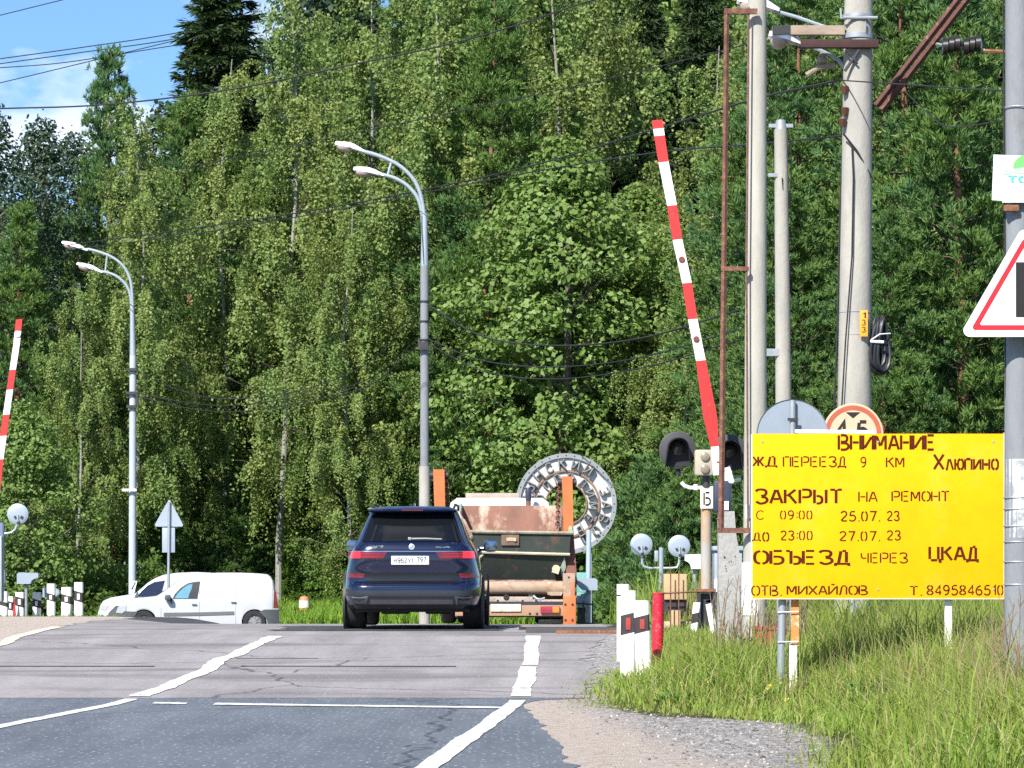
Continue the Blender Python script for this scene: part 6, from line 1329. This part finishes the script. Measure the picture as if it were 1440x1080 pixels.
# --- vans: rings along the length (local: x from nose to tail, y across with 0 = near side, z up)
class Van:
    def __init__(s, top, bot, W_, L_, tumb=.16, taper=.16, belt=.92):
        s.top, s.bot, s.W, s.L, s.tumb, s.tap, s.belt = top, bot, W_, L_, tumb, taper, belt
    def y(s, x, z):
        t_ = s.tap * (max(0, 1 - x / .7) ** 2 + .6 * max(0, 1 - (s.L - x) / .4) ** 2); return t_ + s.tumb * max(0, (z - s.belt) / .75) ** 1.4
    def zt(s, x): return float(np.interp(x, [p[0] for p in s.top], [p[1] for p in s.top]))
    def zb(s, x): 
        b = .23
        for cx, r_ in s.bot:
            if abs(x - cx) < r_: b = max(b, .31 + math.sqrt(r_ * r_ - (x - cx) ** 2))
        if x < .25: b = max(b, .23 + (.25 - x) * .5)
        return b
    def ring(s, x):
        zb, zt = s.zb(x), s.zt(x); out = []
        rr = min(.09, (zt - zb) * .3)
        zs = list(np.linspace(zb, zt - rr, 9))
        near = [(x, s.y(x, z) + (.012 if i == 0 else 0), z) for i, z in enumerate(zs)]
        y1 = s.y(x, zt - rr)
        arc = [(x, y1 + rr * 1.3 * (1 - math.cos(a)), zt - rr + rr * math.sin(a)) for a in np.linspace(.3, math.pi / 2, 5)]
        half = near + arc; return half + [(p[0], s.W - p[1], p[2]) for p in half[::-1]]
    def body(s, parent, m):
        xs = sorted(set(list(np.linspace(0, s.L, 60)) + [cx + r_ * k for cx, r_ in s.bot for k in np.linspace(-1, 1, 17)] + [cx + sg * (r_ + .001) for cx, r_ in s.bot for sg in (-1, 1)]))
        mb = MB(); rs = [s.ring(x) for x in xs]; mb.loft(rs, cap0=True, cap1=True); return mb.build('body', m, parent, local=True)
    def side(s, poly, eps, thick=.01):
        mb = MB(); bm = bmesh.new(); vs = [bm.verts.new((x, 0, z)) for x, z in poly]; bm.faces.new(vs); bmesh.ops.triangulate(bm, faces=list(bm.faces)); bmesh.ops.subdivide_edges(bm, edges=list(bm.edges), cuts=3, use_grid_fill=True); bm.verts.index_update()
        for sd in (0, 1):
            V = [(v.co.x, s.y(v.co.x, v.co.z) - eps, v.co.z) for v in bm.verts]
            if sd: V = [(a, s.W - b, c_) for a, b, c_ in V]
            mb.add(V, [[v.index for v in f.verts] for f in bm.faces], True)
        bm.free(); return mb
def wheel_y(parent, x, y, z, r, w, rim, spokes):
    n0 = len(parent.children); mb = MB(); h = w / 2
    mb.lathe([(r * .62, -h), (r * .93, -h), (r, -h * .7), (r, h * .7), (r * .93, h), (r * .62, h), (r * .62, -h)], (x, y, z), 'y', 32); ty = mb.build('wheel', TYRE, parent, local=True)
    m2 = MB(); m2.lathe([(r * .64, h * .8), (r * .64, -h * .7), (r * .58, -h * .8), (r * .54, -h * .5), (r * .25, -h * .5), (r * .2, -h * .8), (.0001, -h * .8)], (x, y, z), 'y', 28)
    for k in range(spokes):
        a = k * 2 * math.pi / spokes; m2.box((x + r * .37 * math.cos(a), y - h * .55, z + r * .37 * math.sin(a)), (r * .30, .02, r * .12), rot=Matrix.Rotation(-a, 3, 'Y'))
    m2.build('rim', rim, ty, local=True)
VWH = mat('van_white', (.52, .53, .55), .25, var=.02, coat=.5); PLAS = mat('grey_plastic', (.075, .08, .088), .6, var=.1); SKYG = mat('sky_reflection_glass', (.20, .42, .48), .06, .35, var=.05)  # cyan sky reflection put into the van window colour
def c3(x, y): return ((x - 150) / 249.6, (533 - y) / 249.6)      # coordinates read off an enlargement of the van
topL = [c3(*p) for p in ((150, 395), (162, 372), (190, 345), (225, 322), (300, 300), (400, 289), (480, 281), (560, 225), (620, 184), (690, 150), (780, 128), (900, 121), (1050, 121), (1180, 127), (1240, 134), (1268, 165), (1290, 270), (1302, 372), (1310, 390))]
V1 = Van(topL, [(c3(395, 0)[0], .345), (c3(1140, 0)[0], .345)], 1.72, c3(1310, 0)[0])
dv = 80.8; o = Pt(151, 891, dv)
van = thing('van', 'white panel van with grey bumpers crossing the road ahead, nearer of two white vehicles', 'van', (o.x, dv, CH - 86 / F * dv), R(7))
V1.body(van, VWH)
win = [c3(*p) for p in ((588, 298), (603, 268), (640, 226), (690, 194), (735, 184), (774, 181), (754, 298))]
V1.side(win, .006).build_parts('window_frame', BLACKM, van, True)
win2 = [c3(*p) for p in ((600, 294), (622, 262), (655, 228), (695, 202), (722, 198), (716, 230), (700, 264), (692, 294))]
V1.side(win2, .010).build_parts('window', SKYG, van, True)
mb = MB(); 
for k in (0,): 
    x_, z_ = c3(728, 232); y_ = V1.y(x_, z_)
    mb.lathe([(.0001, -.1), (.07, -.06), (.085, .02), (.06, .1), (.0001, .12)], (x_, y_ + .3, z_), 'z', 12)
seat = mb.build('headrest', TRIM, van, local=True)
V1.side([c3(*p) for p in ((528, 393), (760, 390), (1002, 384), (1002, 406), (766, 412), (528, 416))], .018).build_parts('side_moulding', mat('moulding_grey', (.13, .135, .14), .6), van, True)
V1.side([c3(*p) for p in ((148, 420), (160, 390), (205, 345), (225, 345), (262, 375), (270, 382), (352, 386), (322, 420), (308, 462), (150, 462))], .008).build_parts('front_bumper', PLAS, van, True)
V1.side([c3(*p) for p in ((1172, 388), (1205, 372), (1307, 372), (1310, 492), (1235, 492), (1228, 440))], .010).build_parts('rear_bumper', PLAS, van, True)
V1.side([c3(*p) for p in ((206, 392), (222, 352), (278, 342), (276, 376), (246, 396))], .014).build_parts('headlight', mat('headlight_glass', (.40, .42, .44), .15, var=.1, coat=.5), van, True)
V1.side([c3(*p) for p in ((1272, 245), (1288, 250), (1300, 360), (1268, 362))], .012).build_parts('tail_lamp', mat('tail_dull', (.20, .04, .025), .3, var=.15), van, True)
V1.side([c3(*p) for p in ((1266, 180), (1274, 182), (1284, 245), (1270, 245))], .012).build('rear_door_edge', PLAS, van, local=True)
for p in ((718, 334, 752, 344), (982, 320, 1018, 329)):
    mb = V1.side([c3(p[0], p[1]), c3(p[2], p[1]), c3(p[2], p[3]), c3(p[0], p[3])], .028); mb.build_parts('door_handle', PLAS, van, True)
for xs_ in ((765, 185, 768, 470), (508, 360, 510.5, 440), (1012, 200, 1014, 470), (1262, 170, 1264, 372)):
    V1.side([c3(xs_[0], xs_[1]), c3(xs_[2], xs_[1]), c3(xs_[2], xs_[3]), c3(xs_[0], xs_[3])], .004).build('door_gap', mat('gap_grey', (.25, .25, .26), .7), van, local=True)
x_, z_ = c3(555, 290); mb = MB(); mb.box((x_, V1.y(x_, z_) - .13, z_), (.16, .20, .15), bev=.05); mb.prism([c3(560, 298), c3(585, 300), c3(582, 335)], lambda u, v, k: (u, V1.y(x_, z_) - .07 + k, v), .05); mb.build('mirror', PLAS, van, local=True)
mb = MB()
for k in (0, 1): pass
xs_ = np.linspace(c3(492, 0)[0], c3(612, 0)[0], 8); mb.loft([[(x, V1.y(x, V1.zt(x)) + .06 + (V1.W - 2 * V1.y(x, V1.zt(x)) - .12) * k / 8, V1.zt(x) + .006) for k in range(9)] for x in xs_], close=False); mb.build('windscreen', mat('windscreen_grey', (.20, .22, .24), .08, var=.05), van, local=True)
for cx in (395, 1140):
    for yy in (.10, V1.W - .10): wheel_y(van, c3(cx, 0)[0], yy, .31, .31, .19, mat('steel_wheel', (.25, .25, .26), .6, .3, var=.15), 8)
mb = MB(); mb.box((V1.L / 2, V1.W / 2, .42), (V1.L - .3, V1.W - .5, .5)); mb.build('underbody', BLACK, van, local=True)
# second white vehicle just beyond
topR = [c3(*p) for p in ((95, 395), (105, 350), (130, 312), (180, 290), (260, 276), (340, 266), (370, 244), (430, 190), (480, 158), (540, 134), (640, 120), (760, 116), (900, 122), (1000, 140), (1060, 200), (1120, 270), (1140, 380))]
ox = topR[0][0]; topR = [(a - ox, b) for a, b in topR]
V2 = Van(topR, [(.80, .34), (3.4, .34)], 1.72, topR[-1][0])
dv2 = 84.6; o = Pt(137, 891, dv2)
car2 = thing('car', 'white car half hidden behind the white van, only its bonnet and windscreen side showing', 'car', (o.x, dv2, CH - 86 / F * dv2 - .0), R(4)); car2.scale = (1.045,) * 3
V2.body(car2, VWH)
V2.side([(a - ox, b) for a, b in [c3(*p) for p in ((362, 284), (385, 252), (430, 208), (480, 184), (548, 174), (520, 284))]], .008).build_parts('window', mat('dark_window', (.02, .025, .05), .1, var=.2), car2, True)
V2.side([(a - ox, b) for a, b in [c3(*p) for p in ((340, 288), (362, 250), (372, 252), (366, 288))]], .012).build_parts('mirror', PLAS, car2, True)
V2.side([(a - ox, b) for a, b in [c3(*p) for p in ((100, 372), (128, 340), (170, 345), (150, 375))]], .010).build_parts('headlight', MATS['headlight_glass'], car2, True)
for cx in (.80, 3.4):
    for yy in (.1, 1.62): wheel_y(car2, cx, yy, .31, .31, .19, RIMS, 6)
mb = MB(); mb.box((V2.L / 2, V2.W / 2, .42), (V2.L - .3, V2.W - .5, .5)); mb.build('underbody', BLACK, car2, local=True)

# ---------------------------------------------------------------- skip truck
dT0 = 50.6; o = Pt(708, 880, dT0)
trk = thing('truck', 'orange skip loader truck seen from behind, carrying a rusty container on the crossing', 'truck', (o.x, dT0 + .5, float(zr(o.x, 52))))
def bx(px0, py0, px1, py1, d0, d1, bev=.0, mb=None):
    a, b = Pt(px0, py0, d0), Pt(px1, py1, d0); m_ = mb or MB(); m_.box(((a.x + b.x) / 2, (d0 + d1) / 2, (a.z + b.z) / 2), (b.x - a.x, d1 - d0, a.z - b.z), bev=bev); return m_
BEIGE = mat('worn_beige', (.36, .265, .19), .75, var=.14, scale=4, spots=[((.30, .16, .09), 5, .60, .08), ((.62, .50, .40), 7, .62, .06)])
GREYB = mat('beam_grey', (.40, .34, .29), .8, var=.15, scale=5, spots=[((.22, .14, .09), 6, .60, .08)])
ARMSHADE = mat('arm_shade', (.16, .06, .04), .75, var=.2, scale=5)  # shadow on the lower arms painted in as dark brown
for (xa, xb, ya) in ((790, 805, 670), (609, 625, 660)):
    mb = MB(); d = dT0 + .9
    A = [Pt(xa, ya, d), Pt(xb, ya, d), Pt(xb + 1.5, 748, d), Pt(xa + 3, 748, d)]; 
    mb.loft([[p + Vector((0, k, 0)) for p in A] for k in (0, .22)], cap0=True, cap1=True, smooth=False); mb.build('lifting_arm', ORANGE, trk)
    mb = MB(); A = [Pt(xa + 3, 748, d), Pt(xb + 1.5, 748, d), Pt(xb + 7, 822, d - .3), Pt(xa + 7, 822, d - .3)]
    mb.loft([[p + Vector((0, k, 0)) for p in A] for k in (0, .25)], cap0=True, cap1=True, smooth=False); mb.build('arm_root', ARMSHADE, trk)
    mb = MB(); c = Pt((xa + xb) / 2, ya + 8, d); mb.cyl((c.x - .16, d + .1, c.z), (c.x + .16, d + .1, c.z), .06, n=12); mb.build('pin', BLACKM, trk)
    mb = MB()                                    # chain from the arm head to the skip
    sx = 1 if xa < 700 else -1; p0, p1 = Pt((xa + xb) / 2 + sx * 11, ya + 10, d + .1), Pt((xa + xb) / 2 + sx * 14, 742, d + .3)
    for k in range(16):
        c = p0.lerp(p1, (k + .5) / 16); L2 = (p1 - p0).length / 16 * .72
        a = k % 2; mb.tube([c + Vector((.03 * math.cos(q_) * (1 - a), .03 * math.cos(q_) * a, L2 * math.sin(q_))) for q_ in np.linspace(0, 6.283, 9)], .013, 5, False)
    mb.build('chain', RUSTF, trk)
mb = MB(); mb.cyl(Pt(640, 826.5, dT0 + .45), Pt(800, 826.5, dT0 + .45), .115, n=18); mb.cyl(Pt(612, 826.5, dT0 + .45), Pt(640, 826.5, dT0 + .45), .115, n=18); mb.build('cross_tube', BEIGE, trk)
bx(792, 806, 809, 842, dT0 + .1, dT0 + .7, .02).build('hinge_block', BEIGE, trk); bx(607, 806, 624, 842, dT0 + .1, dT0 + .7, .02).build('hinge_block', BEIGE, trk)
mb = bx(803, 818, 808.5, 846, dT0 - .02, dT0 + .1, .01); mb.build('lever', mat('lever_red', (.48, .16, .09), .7, var=.2), trk)
mb = MB()                                        # beam with a round hole seen as a dark disc
bx(640, 839, 749, 848.5, dT0 + .2, dT0 + .3, .005, mb); bx(749, 843, 796, 849, dT0 + .2, dT0 + .3, .005, mb); mb.build('rear_beam', GREYB, trk)
mb = MB(); c = Pt(712, 840, dT0 + .19); mb.disc((c.x, dT0 + .195, c.z), .05, .02, 'y', 16); mb.build('tow_eye', BLACK, trk)
mb = MB(); c = Pt(757, 843, dT0 + .1); mb.tube([Pt(750, 838, dT0 + .12), Pt(755, 842, dT0 + .1), Pt(760, 843, dT0 + .1), Pt(766, 841, dT0 + .12)], .02, 7); mb.build('hose', GALV, trk)
mb = MB(); mb.add([Pt(768, 832, dT0 + .3), Pt(792, 832, dT0 + .3), Pt(789, 837.5, dT0 + .3), Pt(774, 837.5, dT0 + .3)], [(0, 1, 2, 3)]); bx(770, 832, 790, 836.5, dT0 + .31, dT0 + .5, 0, mb); mb.build('gusset', BEIGE, trk)
mb = MB(); bx(640, 851, 793, 866, dT0, dT0 + .06, .008, mb); mb.build('bumper_board', mat('board_orange', (.38, .235, .15), .75, var=.12, scale=5, spots=[((.40, .18, .10), 5, .58, .08), ((.66, .56, .46), 6, .64, .06)]), trk)
mb = bx(690, 849.5, 732.5, 860, dT0 - .03, dT0 - .008, .004); pl = mb.build('number_plate', mat('worn_plate', (.66, .60, .48), .6, var=.1, spots=[((.30, .26, .22), 16, .58, .06)]), trk)
mb = bx(760, 852.5, 787, 862, dT0 - .05, dT0 - .005, .01); mb.build('tail_lamp', mat('lamp_maroon', (.32, .03, .06), .3, var=.12, coat=.4), trk); bx(777, 853, 786.5, 861.5, dT0 - .054, dT0 - .01, .008).build('turn_lamp', mat('lamp_amber', (.62, .22, .04), .3, var=.12, coat=.4), trk)
for a_, b_ in ((792, 810), (606, 624)): bx(a_, 839, b_, 879 if a_ > 700 else 860, dT0 - .05, dT0 + .25, .015).build('stabiliser_leg', ORANGE, trk)
mb = bx(757, 871, 790, 880, dT0 + .3, dT0 + .36, .005); mb.build('mud_flap_plate', mat('plate_sage', (.40, .42, .34), .8, var=.15), trk)
mb = MB()
for px in (668, 748): bx(px - 5, 836, px + 5, 850, dT0 + .35, dT0 + 6.5, 0, mb)
bx(640, 846, 795, 868, dT0 + .12, dT0 + .18, 0, mb); mb.build('chassis', BLACKM, trk)
mb = MB(); bx(612, 836, 804, 842, dT0 + .5, dT0 + 3.4, 0, mb); mb.build('deck', mat('deck_brown', (.16, .09, .06), .85, var=.25), trk)
for yy in (1.9, 6.0):
    for sx in (-1, 1):
        for dx in ((.68, .98) if yy < 3 else (.92,)):
            n_ = MB(); zc = float(zr(o.x, 53)) - trk.location.z + .50
            wheel(trk, sx * dx, yy, .5, .5, .26, sx, mat('truck_rim', (.28, .27, .26), .7, .2, var=.15), 6)
mb = MB(); mb.box((0 + trk.location.x, dT0 + 2.4, trk.location.z + .5), (1.9, .16, .16)); mb.lathe([(.0001, -.2), (.2, -.16), (.22, 0), (.2, .16), (.0001, .2)], (trk.location.x - .05, dT0 + 2.35, trk.location.z + .5), 'y', 14); mb.build('axle', mat('axle_grime', (.10, .095, .085), .9, var=.3), trk)
for sx in (-1, 1):
    mb = MB(); p0 = Vector((trk.location.x + sx * .93, dT0 + 1.15, 1.25)); p1 = Vector((trk.location.x + sx * 1.0, dT0 + 1.05, 2.25)); mb.cyl(p0, p0.lerp(p1, .6), .065, n=12); ram = mb.build('hydraulic_ram', mat('ram_brown', (.13, .07, .05), .6, var=.25), trk)
    mb = MB(); mb.cyl(p0.lerp(p1, .6), p1, .035, n=10); mb.build('piston_rod', CHROME, ram)
    mb = MB(); mb.tube([p0 + Vector((0, -.08, .1)), p0 + Vector((-sx * .12, -.12, -.15)), p0 + Vector((-sx * .3, -.05, -.3)), p0 + Vector((-sx * .5, .1, -.25))], .018, 6); mb.build('hydraulic_hose', BLACK, trk)
mb = MB()
for px, py in ((795, 850), (805, 850), (795, 872), (805, 872), (800, 812), (700, 845), (735, 845), (655, 858), (745, 863), (755, 863)): c = Pt(px, py, dT0 - .05 if px > 790 else dT0 - .0); mb.disc((c.x, c.y, c.z), .022, .03, 'y', 8)
mb.build_parts('bolt', BLACKM, trk)
# cab
zb_, zt = trk.location.z + .95, Pt(0, 700, dT0 + 4.2).z; yb, yf = dT0 + 4.2, dT0 + 6.2; xc = Pt(703, 0, yb).x; hw = 68 / sc(yb)
mb = MB()
def cr(y, z0, z1, w, w1): return [(xc - w, y, z0), (xc - w, y, z0 + (z1 - z0) * .55), (xc - w1, y, z1 - .09), (xc - w1 + .12, y, z1), (xc + w1 - .12, y, z1), (xc + w1, y, z1 - .09), (xc + w, y, z0 + (z1 - z0) * .55), (xc + w, y, z0)]
mb.loft([cr(yb, zb_, zt - .02, hw + .1, hw), cr(yb + .1, zb_, zt, hw + .12, hw + .02), cr(yf - .5, zb_, zt - .03, hw + .12, hw), cr(yf, zb_, zt - .35, hw + .1, hw - .1)], cap0=True, cap1=True, smooth=False); cab = mb.build('cab', mat('cab_white', (.72, .74, .72), .5, var=.06, spots=[((.5, .45, .38), 5, .68, .06)]), trk)
mb = MB(); mb.box((xc, yb - .008, zt - .55), (1.1, .02, .42), bev=.006); mb.build('rear_window', GLASS, cab)
mb = MB()
for sx in (-1, 1): mb.box((xc + sx * (hw + .125), (yb + yf) / 2, zb_ + .8), (.02, 1.0, .5))
mb.build_parts('side_window', GLASS, cab)
mb = MB(); c = Pt(700, 699, yb); mb.box((c.x - .1, yb + .6, zt + .05), (1.0, .35, .10), bev=.03); mb.build('roof_deflector', mat('deflector_brown', (.34, .28, .23), .8, var=.2), cab)
mb = MB(); a, b = Pt(743, 735, dT0 + 3.9), Pt(743, 702, dT0 + 3.9); mb.cyl(a, b, .045, n=12); st = mb.build('exhaust_stack', mat('stack_brown', (.20, .10, .08), .8, var=.25), trk)
mb = MB(); c = Pt(743, 695, dT0 + 3.9); mb.lathe([(.05, -.12), (.055, -.02), (.06, .06), (.045, .12), (.0001, .125)], (c.x, dT0 + 3.9, c.z), 'z', 14); mb.build('rain_cap', mat('cap_blue', (.06, .06, .10), .4, .3), st)
# skip container
skip = thing('skip_container', 'rusty dark green skip container riding on the back of the orange truck', 'skip', (trk.location.x, dT0 + 1.2, 1.15))
def W2(px, py, d): return Pt(px, py, d)
dn, df = dT0 + .55, dT0 + 3.6
x0, x1 = Pt(643, 0, dn).x, Pt(803, 0, dn).x
zn, zmid, zlow, zf = Pt(0, 748, dn).z, Pt(0, 778, dn).z, Pt(0, 817, dn).z, Pt(0, 711, df).z
xb0, xb1 = Pt(655, 0, dn).x, Pt(790, 0, dn).x
GRN = mat('skip_green', (.026, .036, .03), .75, var=.2, scale=3, spots=[((.10, .055, .04), 4, .62, .07)]); SRUST = mat('skip_rust', (.235, .115, .082), .85, var=.25, scale=3, spots=[((.50, .40, .31), 1.7, .57, .06), ((.22, .09, .06), 6, .62, .08)], stretch=(1, 1, .5)); RIMP = mat('skip_rim', (.30, .42, .33), .7, var=.14, scale=5, spots=[((.35, .2, .12), 7, .62, .07)])
tk = .03
mb = MB(); mb.loft([[(x0, dn, zn), (x1, dn, zn), (x1, dn + tk, zn), (x0, dn + tk, zn)], [(x0 + .03, dn + .02, zmid), (x1 - .03, dn + .02, zmid), (x1 - .03, dn + tk + .02, zmid), (x0 + .03, dn + tk + .02, zmid)], [(xb0, dn + .28, zlow), (xb1, dn + .28, zlow), (xb1, dn + tk + .28, zlow), (xb0, dn + tk + .28, zlow)]], cap0=True, cap1=True, smooth=False); mb.build('end_wall', GRN, skip)
mb = MB(); mb.loft([[(x0, df + .0, zf), (x1, df, zf), (x1, df + tk, zf), (x0, df + tk, zf)], [(xb0, df - .35, zlow), (xb1, df - .35, zlow), (xb1, df - .35 + tk, zlow), (xb0, df - .35 + tk, zlow)]], cap0=True, cap1=True, smooth=False); mb.build('far_wall', SRUST, skip)
for xt, xbm, sg in ((x0, xb0, 1), (x1, xb1, -1)):
    mb = MB(); P = [(xt, dn, zn), (xt, df, zf), (xbm, df - .35, zlow), (xbm, dn + .28, zlow)]; mb.add(P + [(p[0] + sg * tk, p[1], p[2]) for p in P], [(0, 1, 2, 3), (4, 7, 6, 5), (0, 4, 5, 1), (1, 5, 6, 2), (2, 6, 7, 3), (3, 7, 4, 0)]); mb.build('side_wall', SRUST, skip)
    mb = MB(); mb.tube([(xt, dn, zn + .01), (xt, df, zf + .01)], .04, 6); mb.build('side_rim', RIMP, skip)
mb = MB(); mb.box(((xb0 + xb1) / 2, (dn + df) / 2 - .03, zlow + .015), (xb1 - xb0, df - dn - .6, .03)); mb.build('floor', SRUST, skip)
mb = MB(); mb.tube([(x0 - .02, dn - .02, zn + .01), (x0 * .5 + x1 * .5, dn - .025, zn - .005), (x1 + .03, dn - .02, zn - .02)], .030, 6); mb.build('end_rim', mat('rim_beige', (.30, .29, .21), .8, var=.2, spots=[((.2, .12, .08), 7, .6, .08)]), skip)
mb = MB(); mb.tube([(x0 + .02, dn + .0, zmid + .03), (x1 - .02, dn, zmid - .02)], .026, 6); mb.build('waist_rib', mat('rib_yellow', (.50, .46, .32), .8, var=.16), skip)
mb = bx(705, 752, 730, 767, dn - .03, dn + .02, .006); pt_ = mb.build('bracket_plate', mat('bracket_rust', (.16, .10, .075), .85, var=.3), skip)
mb = bx(712, 756, 725, 761, dn - .045, dn - .028, .004); mb.box(Pt(724, 759, dn - .05), (.05, .03, .05)); mb.build('latch', mat('latch_pale', (.42, .33, .22), .7, var=.3), pt_)
mb = MB(); mb.cyl(Pt(782, 800, dn + .08), Pt(782, 800, dn + .2), .07, n=12); mb.box(Pt(782, 801, dn + .1), (.12, .06, .13), rot=Matrix.Rotation(.3, 3, 'Y')); mb.build('lug', mat('rib_yellow', (.5, .46, .32)), skip)
mb = MB(); mb.add([Pt(788, 798, dn + .13), Pt(794, 783, dn + .05), Pt(796, 798, dn + .12), Pt(790, 812, dn + .2)], [(0, 1, 2, 3)]); mb.build('corner_gusset', RIMP, skip)
